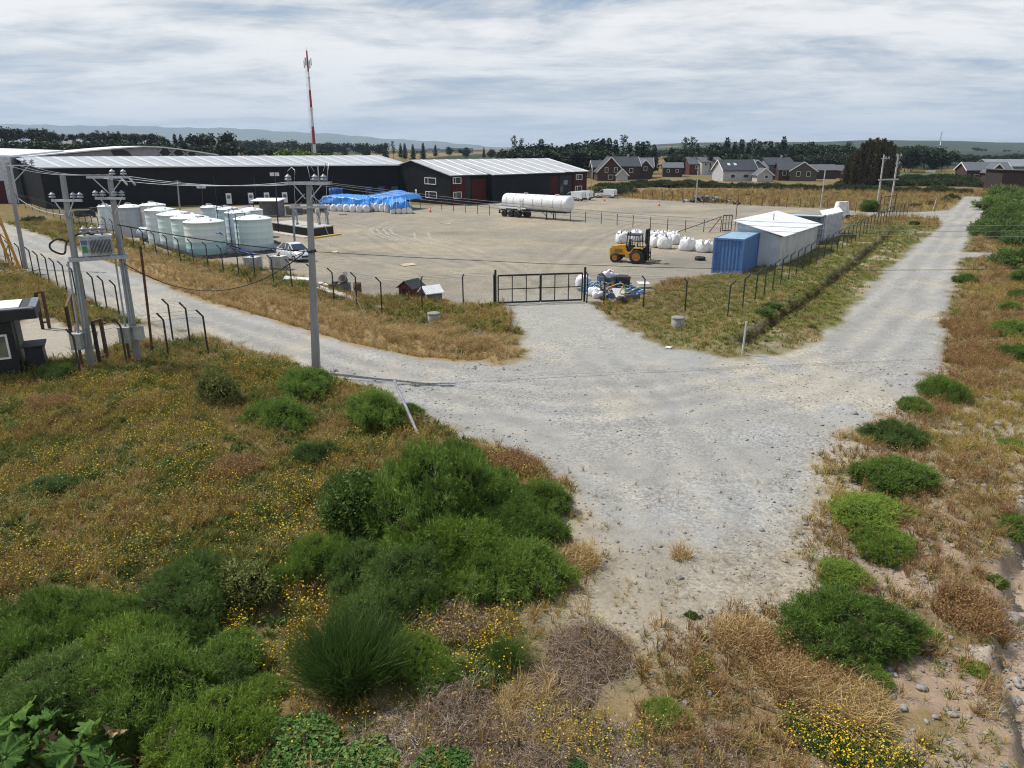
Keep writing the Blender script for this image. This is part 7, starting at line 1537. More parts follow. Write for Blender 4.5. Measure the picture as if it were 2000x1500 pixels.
def bush(name, label, cx, cy, wpx, me, hs=1.0, group=None, cat='shrub', part='foliage', rz=None, zoff=.40):
    """cx, cy: middle of the shrub as seen; wpx: its width in photo pixels"""
    p = P(cx, cy); rad = wpx/2/pxm(cx, cy)*1.0; h = rad*hs
    for _ in range(4): p = P(cx, cy, zat(p.x, p.y)+h*zoff); rad = wpx/2/pxm(cx, cy, h*zoff); h = rad*hs
    z = zat(p.x, p.y); r = thing(name, label, cat, (p.x, p.y, z-.03), (cx*.37+cy*.11) % 6.28 if rz is None else rz, group)
    f = link(part, me, r); e_ = .16*math.sin(cx*1.7+cy); f.scale = (rad*(1.08+e_), rad*(1.08-e_), rad*hs*1.05)
    s = link('stem', STEM, r); s.scale = (rad*.7, rad*.7, rad*.7); return r
GG = 'green gorse mounds in the foreground'
k = 0
for a in (   # middle cluster
  (886, 882, 92, GOR[0], .9, 'small bright gorse at the top of the middle thicket'), (838, 955, 240, GOR[1], .95, 'largest gorse mound in the middle thicket'), (945, 970, 150, GOR[2], .85, 'dark gorse on the right shoulder of the largest mound'),
  (880, 1055, 220, GORB[0], .8, 'yellow green gorse in the centre of the thicket'), (1012, 1015, 140, GOR[3], .85, 'gorse right of the dark gap in the thicket'), (1005, 1095, 170, GOR[0], .95, 'rounded gorse at the right front of the thicket'),
  (800, 1105, 170, GORD[0], .8, 'bluish gorse at the left front of the thicket'), (742, 1175, 150, GORD[1], .85, 'grey green gorse low at the front left of the thicket'), (620, 1095, 110, GOR[2], 1.15, 'upright gorse standing left of the dark leafy shrub'), (560, 1120, 70, GOR[1], .8, 'small gorse at the edge of the flower meadow'),
  (820, 1270, 110, GORB[1], .85, 'light green gorse below the thicket beside the dead branches'), (868, 1312, 90, GOR[3], .7, 'small gorse by the grey dead branches'),
  # meadow
  (598, 750, 118, GOR[1], .75, 'gorse at the foot of the concrete pole'), (548, 805, 128, GOR[0], .85, 'gorse in the meadow below the pole'), (487, 822, 40, GOR[2], .8, 'tiny gorse left of the meadow gorse'), (735, 800, 118, GOR[2], .9, 'gorse beside the stay wire sleeve'), (790, 800, 60, GOR[0], .8, 'small gorse touching the stay wire sleeve'), (612, 882, 74, GORD[0], .75, 'small dull gorse alone in the meadow'), (118, 727, 62, GORD[1], 1.1, 'dull bush in front of the guard hut'), (132, 806, 44, GORD[0], .7, 'small dark bush in the upper left meadow'), (270, 1060, 60, GORD[1], .5, 'low grey bush in the lower left meadow'), (100, 945, 90, GORD[0], .45, 'low dull bush at the left of the meadow'),
  # left thicket
  (112, 1195, 190, GOR[3], .85, 'rounded gorse at the top of the left thicket'), (40, 1270, 200, GOR[1], .75, 'gorse at the left edge of the picture'), (235, 1262, 210, GORB[0], .7, 'pale gorse in the middle of the left thicket'), (330, 1235, 160, GOR[0], .8, 'gorse on the right side of the left thicket'), (372, 1140, 170, GORD[1], .85, 'grey green gorse at the meadow end of the left thicket'), (290, 1320, 240, GOR[2], .75, 'dark gorse low in the left thicket'), (130, 1345, 250, GORD[0], .7, 'broad dull gorse above the giant leaves'), (435, 1290, 170, GOR[3], .75, 'gorse between the left thicket and the broom'), (418, 1425, 225, GORB[1], .75, 'bright lime green gorse at the bottom edge'), (190, 1225, 150, GOR[2], .75, 'gorse just right of the rounded top gorse at left'), (60, 1210, 130, GORD[1], .7, 'dull gorse at the left edge above the others'), (380, 1330, 180, GORD[1], .7, 'dull gorse above the lime green gorse'), (210, 1370, 170, GOR[0], .65, 'dark gorse right above the giant leaves'), (30, 1340, 140, GOR[3], .7, 'gorse at the left edge just above the giant leaves'), (500, 1350, 110, GORB[0], .6, 'yellow green low gorse left of the large broom'),
  (905, 915, 150, GOR[3], .8, 'gorse between the small top gorse and the largest mound'), (770, 1000, 150, GOR[0], .85, 'gorse behind the tall dark leafy shrub, touching the largest mound'), (930, 1110, 150, GOR[2], .8, 'gorse between yellow green centre and rounded right front'), (690, 1110, 130, GORD[0], .85, 'dull gorse below the tall dark leafy shrub'), (850, 1130, 140, GOR[1], .7, 'gorse above the brown dead branches'),
  ):
    bush('gorse_bush', a[5], a[0], a[1]+(a[2]*.04 if a[1] > 850 else 0), a[2]*(1.04 if a[1] > 850 else 1.0), a[3], a[4]*(1.4 if a[1] > 850 else 1.2), GG)
GR = 'gorse mounds on the right bank'
for a in ((1845, 757, 88, GOR[0], .95, 'rounded dark gorse at the road bend, uppermost on the right bank'), (1790, 792, 62, GOR[1], .85, 'small gorse just below the uppermost one'), (1748, 850, 98, GORD[0], .8, 'gorse with grass around it below the road bend'), (1736, 928, 140, GOR[2], .65, 'wide dark gorse in the middle of the right bank'), (1690, 1000, 160, GORB[0], .55, 'flat yellow green gorse nearest the gravel'), (1726, 1062, 115, GORB[1], .7, 'yellow green gorse below the flat one'), (1637, 1116, 108, GORB[0], .5, 'low sprawling gorse beside the gravel apron'),
          (1660, 1222, 225, GOR[1], .8, 'largest gorse on the right bank'), (1690, 1302, 92, GOR[3], .9, 'gorse directly below the largest one'), (1905, 1302, 52, GORB[1], .8, 'small yellowish bush at the edge of the gully'), (1990, 1025, 90, GOR[0], .8, 'gorse at the right picture edge above the gully'), (1946, 1133, 38, GOR[2], .8, 'tiny gorse in the gully bank'), (1812, 1232, 52, GORB[0], .6, 'small low bush right of the largest gorse'), (1352, 1200, 24, GORD[0], .9, 'tiny dark bush on the gravel apron'), (1376, 1298, 42, GOR[1], .6, 'small green bush on the stony apron'), (1298, 1385, 84, GORB[0], .7, 'lime green bush at the bottom of the apron'), (1885, 545, 36, GORD[0], .9, 'small bush at the right road edge beside the track'), (1990, 870, 70, GOR[3], .5, 'low gorse at the right edge beyond the bank')):
    bush('gorse_bush', a[5], a[0], a[1], a[2], a[3], a[4]*1.2, GR)
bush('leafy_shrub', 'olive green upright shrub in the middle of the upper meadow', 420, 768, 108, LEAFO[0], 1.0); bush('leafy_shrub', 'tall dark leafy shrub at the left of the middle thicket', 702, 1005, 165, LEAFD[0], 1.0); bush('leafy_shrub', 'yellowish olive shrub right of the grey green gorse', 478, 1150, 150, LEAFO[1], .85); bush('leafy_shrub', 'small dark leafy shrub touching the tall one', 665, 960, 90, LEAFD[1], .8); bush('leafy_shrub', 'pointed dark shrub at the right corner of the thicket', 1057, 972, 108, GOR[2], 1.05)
bush('broom_shrub', 'large feathery broom with upright stems left of the dead branches', 690, 1310, 250, BROOM[0], .85, 'broom shrubs'); bush('broom_shrub', 'small fan shaped broom right of the dead branches', 992, 1285, 95, BROOM[1], .8, 'broom shrubs'); bush('broom_shrub', 'thin broom at the bottom left beside the lime gorse', 275, 1470, 90, BROOM[1], .9, 'broom shrubs')
for a in ((600, 1440, 190, 'leafy bramble at the bottom edge below the broom', 0), (700, 1490, 170, 'bramble at the bottom edge, second from left', 1), (850, 1485, 130, 'bramble patch below the dead branches', 0), (775, 1395, 56, 'small leafy bramble amid the dead branches', 1), (855, 1362, 34, 'tiny bramble sprig among dead branches', 0), (1022, 1452, 40, 'small bramble by the yellow flowers', 1), (530, 1480, 120, 'bramble right of the lime green gorse', 0), (1120, 1490, 50, 'tiny bramble sprig at the bottom centre', 1)):
    bush('bramble', a[3], a[0], a[1], a[2], BRAMB[a[4]], .62, 'brambles at the bottom edge')
for a in ((1150, 1268, 190, 'heap of grey brown dead branches on the apron edge', 0, .6), (1090, 1340, 180, 'dead branches spread below the apron heap', 1, .5), (890, 1400, 215, 'largest heap of grey dead branches at the bottom centre', 2, .75), (1015, 1460, 215, 'dead branches at the bottom right of the largest heap', 0, .6), (905, 1195, 190, 'brown dead branches under the middle thicket', 1, .8), (760, 1455, 190, 'dead branches between brambles', 2, .5), (1180, 1450, 150, 'thin dead branches among yellow flowers', 1, .4), (1390, 1470, 180, 'dead branches at the bottom edge right of centre', 0, .45), (940, 655, 72, 'reddish dead brush on the verge left of the gate', 2, .5), (1290, 1470, 130, 'sparse dead twigs at the bottom middle', 1, .35)):
    bush('brush_heap', a[3], a[0], a[1], a[2], BRUSH[a[4]], a[5]*1.05, 'heaps of dead branches', 'branches', 'branches', zoff=.15)

# ------------------------------------------------------------------ giant leaved plant at the bottom left
def gunnera():
    c = P(90, 1470, .3); r = thing('giant_leaf_plant', 'giant lobed green leaves at the bottom left corner', 'plant', (c.x, c.y, zat(c.x, c.y))); mg = leafmat('giant_leaf', (.03, .07, .014), (.07, .135, .026), (.15, .23, .05), rough=.8, spec=.1, trans=.08); mb = leafmat('withered_leaf', (.24, .15, .07), (.36, .25, .13), (.42, .32, .18), trans=.1)
    def leaf(R0, seed):
        rs = np.random.RandomState(seed); na, nr = 84, 9; V = [(0, 0, 0)]; T = [.4]
        for j in range(1, nr+1):
            f = j/nr
            for i in range(na):
                t = (i/na*1.86+.07)*math.pi; lob = 1-.34*abs(math.sin(t*4.5))**.6*f-.13*abs(math.sin(t*15.5))*f; rr = R0*f*lob
                ridge = .09*abs(math.sin(t*4.5))*f-.05*math.sin(f*26+abs(math.sin(t*4.5))*3)*f*.6+.12*math.sin(t*2+seed)*f*f
                V.append((rr*math.cos(t), rr*math.sin(t), (.16*f-ridge*1.5-.13*f*f)*R0*1.3)); T.append(.55-.6*abs(math.sin(t*4.5))+.25*math.sin(t*29+f*9))
        F4 = [(1+(j-1)*na+i, 1+(j-1)*na+i+1, 1+j*na+i+1, 1+j*na+i) for j in range(1, nr) for i in range(na-1)]; F3 = [(0, 1+i, 2+i) for i in range(na-1)]
        return np.array(V), [np.array(F4), np.array(F3)], np.array(T)
    for q, (px, py, w, tilt, az, m) in enumerate(((20, 1400, 150, .7, 1.2, mg), (105, 1400, 110, .9, .4, mg), (150, 1465, 175, .5, -.9, mg), (60, 1450, 120, .8, 2.0, mg), (8, 1480, 130, .6, 2.6, mg), (228, 1425, 70, 1.1, .2, mb), (92, 1445, 60, 1.2, 3.5, mb), (185, 1410, 90, .9, 1.0, mg), (210, 1500, 100, .6, 4.5, mg), (-30, 1440, 150, .6, 3.0, mg))):
        z = .75+.1*math.sin(q*2.1); p = P(px, py, z); V, F, T = leaf(w/2/pxm(px, py, z)*1.0, q); me = np_mesh('leaf', V, F, [m], True, None, {'tone': ('FLOAT', 'POINT', T.astype(np.float32))}); o = link('leaf', me, r, p-r.location); o.rotation_euler = (-tilt*.6, tilt*.35*math.cos(az), az)
        MB().tube([(0, 0, -.1), (p-r.location)*.5+Vector((0, 0, .1)), p-r.location], .025, 6).build('stalk', mat('stalk_green', (.10, .14, .05), .7), r)
gunnera()

# ------------------------------------------------------------------ scattered ground cover
def scatter(name, protos, pts, scl, label, cat, kind='stuff', seed=0, tilt=.18):
    rs = np.random.RandomState(seed); n = len(pts); col = bpy.data.collections.new(name+'_pieces')
    for q, me in enumerate(protos): col.objects.link(bpy.data.objects.new('%s_piece%02d' % (name, q), me))
    rot = np.stack([rs.normal(0, tilt, n), rs.normal(0, tilt, n), rs.rand(n)*6.28], 1)
    me = bpy.data.meshes.new(name); me.vertices.add(n); me.vertices.foreach_set('co', np.asarray(pts, np.float32).ravel())
    for nm, typ, data in (('rot', 'FLOAT_VECTOR', rot), ('scl', 'FLOAT', scl), ('pick', 'INT', rs.randint(0, len(protos), n))):
        a = me.attributes.new(nm, typ, 'POINT'); a.data.foreach_set('vector' if typ == 'FLOAT_VECTOR' else 'value', np.asarray(data, np.int32 if typ == 'INT' else np.float32).ravel())
    o = link(name, me); ng = bpy.data.node_groups.new(name, 'GeometryNodeTree'); ng.interface.new_socket('Geometry', in_out='INPUT', socket_type='NodeSocketGeometry'); ng.interface.new_socket('Geometry', in_out='OUTPUT', socket_type='NodeSocketGeometry')
    N = ng.nodes; Lk = ng.links; gi = N.new('NodeGroupInput'); go = N.new('NodeGroupOutput'); iop = N.new('GeometryNodeInstanceOnPoints'); ci = N.new('GeometryNodeCollectionInfo'); ci.inputs['Collection'].default_value = col; ci.inputs['Separate Children'].default_value = True; ci.inputs['Reset Children'].default_value = True
    def attr(nm, typ): a = N.new('GeometryNodeInputNamedAttribute'); a.data_type = typ; a.inputs['Name'].default_value = nm; return a.outputs['Attribute']
    e2r = N.new('FunctionNodeEulerToRotation'); Lk.new(attr('rot', 'FLOAT_VECTOR'), e2r.inputs[0])
    Lk.new(gi.outputs[0], iop.inputs['Points']); Lk.new(ci.outputs[0], iop.inputs['Instance']); iop.inputs['Pick Instance'].default_value = True; Lk.new(attr('pick', 'INT'), iop.inputs['Instance Index']); Lk.new(e2r.outputs[0], iop.inputs['Rotation']); Lk.new(attr('scl', 'FLOAT'), iop.inputs['Scale']); Lk.new(iop.outputs[0], go.inputs[0])
    o.modifiers.new('scatter', 'NODES').node_group = ng; return tag(o, label, cat, kind=kind)
rsg = np.random.RandomState(77)
def candidates(y0, y1, dens, kx=.78, pad=3.0):
    """random points, about dens per square metre, over the ground between two distances"""
    A = (y1-y0)*(kx*(y0+y1)+2*pad); n = int(A*dens); y = np.sqrt(rsg.rand(n)*(y1**2-y0**2)+y0**2); x = (rsg.rand(n)*2-1)*(kx*y+pad); return x, y
def place(x, y): return np.stack([x, y, hz_(x, y)-.01], 1)
bands = [(7.5, 20, 72, 1.0), (20, 34, 56, 1.05), (34, 60, 22, 1.25), (60, 105, 6.5, 1.7), (105, 190, 1.5, 2.6)]
acc = {k: ([], []) for k in ('straw', 'gold', 'rust', 'olive', 'green', 'flower', 'short', 'stone')}
def put(k, x, y, s, sel):
    acc[k][0].append(place(x[sel], y[sel])); acc[k][1].append(s[sel])
THICK = XY([(-60, 1180), (200, 1120), (330, 1130), (430, 1090), (560, 1140), (560, 1300), (860, 1260), (1060, 1300), (1240, 1280), (1240, 1560), (-60, 1560)])
for y0, y1, dn, sc in bands:
    x, y = candidates(y0, y1, dn); raw = np.minimum(poly_sd(x, y, ROAD), np.minimum(poly_sd(x, y, YARD), poly_sd(x, y, DRIVE))); nz = (fbm(x, y, 1.1, 5, 4)-.5)*1.5; g = raw+nz*.8
    keep = (g > .12) & ((y < 105) | (x > 4)); x, y, g, raw = x[keep], y[keep], g[keep], raw[keep]
    n = len(x); u = rsg.rand(n); a = fbm(x, y, .32, 71, 4); b = fbm(x, y, .75, 72, 4); c = fbm(x, y, .2, 73, 3)
    dL = seg_dist(x, y, DITCH_L); dR = seg_dist(x, y, DITCH_R); s = sc*rsg.uniform(.6, 1.3, n)
    vL = (dL < 4.2) & (y > 24); vR = (x > 5) & (y > 27) & (dR < 9) & (raw < 9) & (x < .72*y); right = (x > .12*y+1.0) & ~vR; apron = (y < 19) & (x > 0) & ~right
    mead = ~(vL | vR | right | apron); edge = np.clip(g/1.3, 0, 1)
    dens = np.where(mead, .8+.6*sstep(.36, .55, c), np.where(vL, 1.0, np.where(vR, .95, np.where(right, (.42+.75*sstep(.38, .56, b))*(1-.62*sstep(22, 16, y)*sstep(3.8, 5.5, x)), .16+.4*sstep(.5, .6, b)))))
    dens = dens*(.25+.75*edge); ok = rsg.rand(n) < dens
    gul = (x-gully_x(y) > -.1) & (y < 27); ok &= ~(gul & (rsg.rand(n) < .8))
    th = poly_sd(x, y, THICK) < 0; ok &= ~(th & (rsg.rand(n) < .72))
    def ch(m, lo, hi): return ok & m & (u >= lo) & (u < hi)
    # meadow
    w1 = sstep(.42, .58, a)
    put('gold', x, y, s, ch(mead & (b > .46), 0, .30)); put('olive', x, y, s*1.1, ch(mead & (b <= .46), 0, .2)); put('green', x, y, s*1.1, ch(mead & (b <= .46), .2, .30)); put('olive', x, y, s, ch(mead, .30, .36)); put('straw', x, y, s*.9, ch(mead & (a > .46), .36, .58)); put('olive', x, y, s, ch(mead & (a <= .46), .36, .58)); put('olive', x, y, s, ch(mead, .58, .72)); put('rust', x, y, s, ch(mead & (b > .52), .72, .88)); put('green', x, y, s, ch(mead & (b <= .52), .72, .88)); put('short', x, y, s, ch(mead, .88, 1))
    fl = sstep(.44, .62, fbm(x, y, .45, 74, 4)); put('flower', x, y, s, ok & mead & (rsg.rand(n) < .02+.32*fl**2.5) & (y < 60))
    # verges
    put('straw', x, y, s*1.05, ch(vL & (dL < 2.1), 0, .8)); put('straw', x, y, s*.9, ch(vL & (dL >= 2.1), 0, .42)); put('short', x, y, s, ch(vL & (dL >= 2.1), .42, .72)); put('olive', x, y, s*.7, ch(vL, .8, .93)); put('rust', x, y, s*.8, ch(vL, .93, 1))
    put('short', x, y, s, ch(vR, 0, .55)); put('olive', x, y, s*.65, ch(vR & (a > .44), .55, .72)); put('straw', x, y, s*.7, ch(vR & ((a > .52) | (x < .35*y)), .72, .93)); put('short', x, y, s*1.2, ch(vR & (a <= .52), .72, .86)); put('green', x, y, s*.7, ch(vR & (dR < 1.1), .86, 1)); put('flower', x, y, s*.6, ok & vR & (rsg.rand(n) < .10) & (a > .5))
    # right bank
    put('rust', x, y, s*.95, ch(right & (a > .44), 0, .40)); put('gold', x, y, s*.9, ch(right & (a <= .44), 0, .40)); put('straw', x, y, s*.9, ch(right, .40, .66)); put('olive', x, y, s*.8, ch(right, .66, .80)); put('short', x, y, s, ch(right, .80, 1)); put('flower', x, y, s*.8, ok & right & (rsg.rand(n) < .06) & (b > .5))
    put('straw', x, y, s*.8, ch(apron, 0, .35)); put('rust', x, y, s*.7, ch(apron, .35, .6)); put('gold', x, y, s*.8, ch(apron, .6, .85)); put('short', x, y, s, ch(apron, .85, 1)); put('flower', x, y, s*.8, ok & apron & (rsg.rand(n) < .10))
    # weeds straying onto the gravel edge
def extra(k, px, py, rad, n, s):
    p = P(px, py); a = rsg.rand(n)*6.28; q = np.sqrt(rsg.rand(n))*rad; x = p.x+q*np.cos(a); y = p.y+q*np.sin(a); kp = poly_sd(x, y, ROAD)+(fbm(x, y, 1.1, 5, 4)-.5)*1.5 > (.15 if py < 1000 else -9); acc[k][0].append(place(x, y)[kp]); acc[k][1].append((s*rsg.uniform(.7, 1.2, n))[kp])
for px, py in ((1590, 1435), (1650, 1465), (1715, 1485)): extra('flower', px, py, .6, 42, 1.0); extra('green', px, py, .5, 40, .9)
extra('flower', 1100, 1440, .6, 25, .9); extra('flower', 1200, 1470, .7, 30, .9); extra('flower', 950, 1300, .5, 25, .9); extra('straw', 1060, 1400, .9, 120, .9); extra('green', 930, 1330, .5, 60, 1.0); extra('flower', 590, 960, .9, 80, 1.0); extra('flower', 460, 1230, .5, 30, 1.0); extra('flower', 600, 1150, .5, 25, 1.0)
for px, py, rd, n in ((1010, 915, .8, 260), (100, 800, .7, 160), (460, 930, .9, 160), (1860, 640, 2.5, 700), (1885, 700, 2.0, 500), (1560, 1310, .9, 260), (1900, 1200, .8, 160)): extra('rust', px, py, rd, n, 1.1)
for px, py, rd, n in ((1640, 1380, .8, 420), (1560, 1330, .7, 300), (1120, 1100, .6, 140), (1330, 1090, .25, 12), (1455, 1250, .6, 120), (870, 645, 1.2, 300), (800, 655, 1.5, 400), (930, 680, 1.0, 200)): extra('straw', px, py, rd, n, 1.15)
T = lambda nm, mats, n, **kw: [tuft(nm, 300+k*7+len(nm), n, mats, **kw) for k in range(4)]
spec = {'straw': (T('straw_tuft', [M_straw], 20, h=.46, spread=.75, droop=.6), 'long dry straw grass bent over on the verges and meadow', 'grass'), 'gold': (T('gold_tuft', [M_gold, M_gold], 18, h=.48, spread=.5, heads=6, head_size=.024), 'golden seeding grass of the meadow', 'grass'), 'rust': (T('rust_tuft', [M_rustg, M_rustg], 18, h=.52, spread=.45, heads=8, head_size=.026), 'rusty red dry grass and sorrel', 'grass'),
        'olive': (T('olive_tuft', [M_olive], 18, h=.36, spread=.8, w=.018), 'olive green grass of the meadow', 'grass'), 'green': (T('herb_tuft', [M_grn], 22, h=.28, spread=1.2, w=.035, droop=.5), 'low green herbs between the grass', 'herbs'), 'short': (T('short_tuft', [leafmat('verge_green', (.09, .12, .018), (.155, .185, .03), (.24, .25, .055))], 22, h=.16, spread=1.1, w=.014, r0=.14), 'short grazed looking grass on the verges', 'grass'),
        'flower': (T('flower_tuft', [M_grn, M_yel], 10, h=.48, spread=.55, heads=6, head_size=.026, r0=.14), 'small yellow wild flowers of the meadow', 'flowers')}
names = {'straw': 'dry_straw_grass', 'gold': 'golden_grass', 'rust': 'rusty_grass', 'olive': 'olive_grass', 'green': 'green_herbs', 'short': 'short_grass', 'flower': 'yellow_flowers'}
for k, (pr, lb, ct) in spec.items(): scatter(names[k], pr, np.concatenate(acc[k][0]), np.concatenate(acc[k][1]), lb, ct, seed=len(k))
# weeds straying onto the worn lower end of the gravel
x, y = candidates(8, 22, 30); inn = (poly_sd(x, y, ROAD) < .15) & (x > 0); pr = .03+.30*sstep(19, 14.5, y+(fbm(x, y, .9, 81, 3)-.5)*6)+.25*sstep(-1.2, 0, poly_sd(x, y, ROAD)); pkk = inn & (rsg.rand(len(x)) < pr*sstep(.40, .6, fbm(x, y, 1.6, 82, 3))); q = rsg.rand(len(x)); sz = rsg.uniform(.25, .6, len(x))
WEED = [place(x[pkk & m], y[pkk & m]) for m in (q < .5, (q >= .5) & (q < .8), q >= .8)]; WS = [sz[pkk & m] for m in (q < .5, (q >= .5) & (q < .8), q >= .8)]
for nm, kk, i in (('stray_straw', 'straw', 0), ('stray_rusty_grass', 'rust', 1), ('stray_herbs', 'short', 2)): scatter(nm, spec[kk][0], WEED[i], WS[i]*(1.3 if i == 2 else 1), 'sparse %s weeds on the worn lower gravel' % ('straw', 'rusty', 'green')[i], 'weeds', seed=20+i)
# loose stones
xs, ys = candidates(7.5, 34, 30); raw = np.minimum(poly_sd(xs, ys, ROAD), np.minimum(poly_sd(xs, ys, YARD), poly_sd(xs, ys, DRIVE)))
rb = (xs > .12*ys+.5); pk = (((raw > -.4) & rb & (rsg.rand(len(xs)) < (.6*sstep(.38, .58, fbm(xs, ys, .8, 44, 4))+.06)*(1+.8*sstep(4, 6, xs)*sstep(22, 16, ys)))) | ((np.abs(raw) < 1.4) & (rsg.rand(len(xs)) < .22)) | ((raw < 0) & (rsg.rand(len(xs)) < .09)))
szs = np.where(raw < 0, .05, .065)*np.exp(rsg.normal(0, .5, len(xs)))
STN = [stone('stone_piece', 400+k, M_stone) for k in range(5)]; scatter('loose_stones', STN, place(xs[pk], ys[pk])+np.array([0, 0, .015]), szs[pk], 'loose pebbles and cobbles on the stony bank and gravel edges', 'stones', seed=9, tilt=.4)
for q, (px, py, s, lb) in enumerate(((1800, 1346, .24, 'round grey boulder below the largest right gorse'), (1757, 1283, .18, 'mauve stone right of the gorse pair'), (1745, 1320, .17, 'mauve grey stone left of the grey boulder'), (1985, 1332, .22, 'grey boulder in the gully at the right edge'), (1990, 1342, .18, 'smaller boulder beside the gully boulder'), (1828, 1402, .17, 'white stone in the lower right bank'), (1850, 1388, .19, 'tan stone in the lower right bank'), (1858, 1398, .2, 'reddish stone below the tan stone'), (1765, 1385, .2, 'pair end stone in the lower bank, left'), (1802, 1085, .16, 'pale stone beside the yellow green gorse'), (1800, 1055, .15, 'pale stone uphill of the yellow green gorse'), (1838, 1295, .25, 'white crusted stone right of the boulder'), (1877, 832, .22, 'pale stone at the upper right bank'), (1626, 882, .2, 'grey stone on the gravel edge'), (1533, 1097, .16, 'flat grey stone on the apron'), (1290, 1068, .12, 'white stone in the middle of the apron'), (1858, 815, .18, 'tan stone at the upper right bank'))):
    p = G(px, py); o = link('boulder', STN[q % 5], None, p+Vector((0, 0, s*.15)), q*1.3); o.scale = (s*1.0, s*.9, s*.8); tag(o, lb, 'stone', 'larger stones on the right bank')

rm = random.Random(8)
for q, (px, py, w_) in enumerate(((60, 900, 46), (230, 880, 40), (330, 905, 60), (390, 875, 70), (180, 985, 50), (60, 985, 60), (300, 985, 45), (520, 985, 40), (240, 1070, 60), (160, 1040, 44), (450, 1010, 46), (30, 830, 50), (250, 760, 36), (330, 830, 44), (560, 900, 40), (680, 880, 36))):
    bush('low_shrub', 'low dull green shrub tuft growing in the flower meadow', px, py, w_, (GORD[q % 2] if q % 3 else LEAFO[q % 2]), .5, 'low shrubs in the flower meadow')
# ------------------------------------------------------------------ trees
def crown_mesh(name, seed, kind, mats, n=900):
    """unit height tree crown of leaf clumps"""
    rs = np.random.RandomState(seed); P_, S_, T_ = [], [], []
    if kind == 'conifer':
        z = .12+.88*rs.rand(n)**.9; a = rs.rand(n)*6.28; ir = .20*(1.02-z)**.8*(.55+.45*np.abs(np.sin(z*34+np.sin(a*2+seed)*1.2)))*(1+.25*np.sin(a*3+z*9+seed)); q = ir*rs.uniform(.35, 1.0, n)**.6
        p = np.stack([np.cos(a)*q, np.sin(a)*q, z], 1); d = unit(np.stack([np.cos(a), np.sin(a), np.full(n, -.1)], 1)+rs.normal(size=(n, 3))*.5); L = .055*rs.uniform(.6, 1.4, n)*(1.15-z*.5); w = L*.55
    elif kind == 'tall':
        z = .32+.68*rs.rand(n); a = rs.rand(n)*6.28; clump = np.abs(np.sin(z*13+seed))*.7+.3; q = .12*clump*np.sqrt(rs.rand(n))*(1.15-.55*np.abs(z-.7)*2); off = .03*np.sin(z*9+seed)
        p = np.stack([np.cos(a)*q+off, np.sin(a)*q, z], 1); d = unit(rs.normal(size=(n, 3))+np.array([0, 0, .3])); L = .05*rs.uniform(.6, 1.4, n); w = L*.5
    elif kind == 'cypress':
        z = .04+.96*rs.rand(n); a = rs.rand(n)*6.28; ir = .12*np.minimum(1, (1.03-z)*1.6)**.8*(.8+.2*np.sin(a*4+z*11+seed)); q = ir*rs.uniform(.5, 1, n)**.5
        p = np.stack([np.cos(a)*q, np.sin(a)*q, z], 1); d = unit(np.stack([np.cos(a)*.5, np.sin(a)*.5, np.full(n, 1.0)], 1)+rs.normal(size=(n, 3))*.35); L = .06*rs.uniform(.6, 1.4, n); w = L*.4
    else:
        k = 9; C = np.stack([rs.normal(0, .17, k), rs.normal(0, .17, k), rs.uniform(.38, .80, k)], 1); R_ = rs.uniform(.14, .24, k); C[0] = (0, 0, .62); R_[0] = .30; pick = rs.choice(k, n); dd = unit(rs.normal(size=(n, 3))); p = C[pick]+dd*(R_[pick]*rs.uniform(.75, 1.05, n))[:, None]; p[:, 2] = np.maximum(p[:, 2], .12)
        d = unit(dd*.6+rs.normal(size=(n, 3))*.7); L = .06*rs.uniform(.6, 1.5, n); w = L*.7
    tone = np.clip(rs.normal(.5, .22, n), 0, 1); parts = [blades(p, d, L, w, tone, rs)+(0,)]
    if kind == 'round': parts += [ellipsoid(C[i], np.full(3, R_[i]*.72), 8, 6)+(1,) for i in range(k)]
    elif kind == 'conifer': parts += [ellipsoid(np.array([0, 0, .2+.14*i]), np.array([.12-.018*i, .12-.018*i, .1]), 8, 5)+(1,) for i in range(5)]
    elif kind == 'cypress': parts += [ellipsoid(np.array([0, 0, .45]), np.array([.07, .07, .42]), 10, 7)+(1,)]
    return mesh_of(name, parts, mats)
M_tc = leafmat('conifer_green', (.009, .019, .010), (.016, .032, .014), (.03, .052, .022), trans=0); M_tr = leafmat('round_tree_green', (.012, .024, .009), (.022, .04, .013), (.042, .062, .022), trans=0); M_cy = leafmat('cypress_brown', (.05, .048, .02), (.085, .075, .034), (.125, .105, .05), trans=0); M_lt = leafmat('light_tree', (.07, .12, .02), (.11, .17, .03), (.16, .22, .045), trans=.1)
M_tcore = mat('tree_inside', (.010, .014, .008), .95, spec=.05); M_bark = mat('bark', (.09, .065, .045), .9)
CR = {'conifer': [crown_mesh('conifer_crown', 500+k, 'conifer', [M_tc, M_tcore]) for k in range(3)], 'round': [crown_mesh('round_crown', 510+k, 'round', [M_tr, M_tcore]) for k in range(4)], 'tall': [crown_mesh('tall_crown', 520+k, 'tall', [M_tc, M_tcore], 420) for k in range(3)], 'cypress': [crown_mesh('cypress_crown', 530+k, 'cypress', [M_cy, M_tcore]) for k in range(2)], 'light': [crown_mesh('light_crown', 540, 'round', [M_lt, M_tcore], 1500)]}
TRUNK = MB().tube([(0, 0, -.03), (.004, 0, .3), (0, .004, .62), (0, 0, .93)], [.022, .017, .010, .004], 6).tube([(0, 0, .35), (.07, .02, .5)], [.008, .003], 4).tube([(0, 0, .42), (-.06, -.04, .58)], [.008, .003], 4).mesh('trunk', M_bark)
rt_ = random.Random(12)
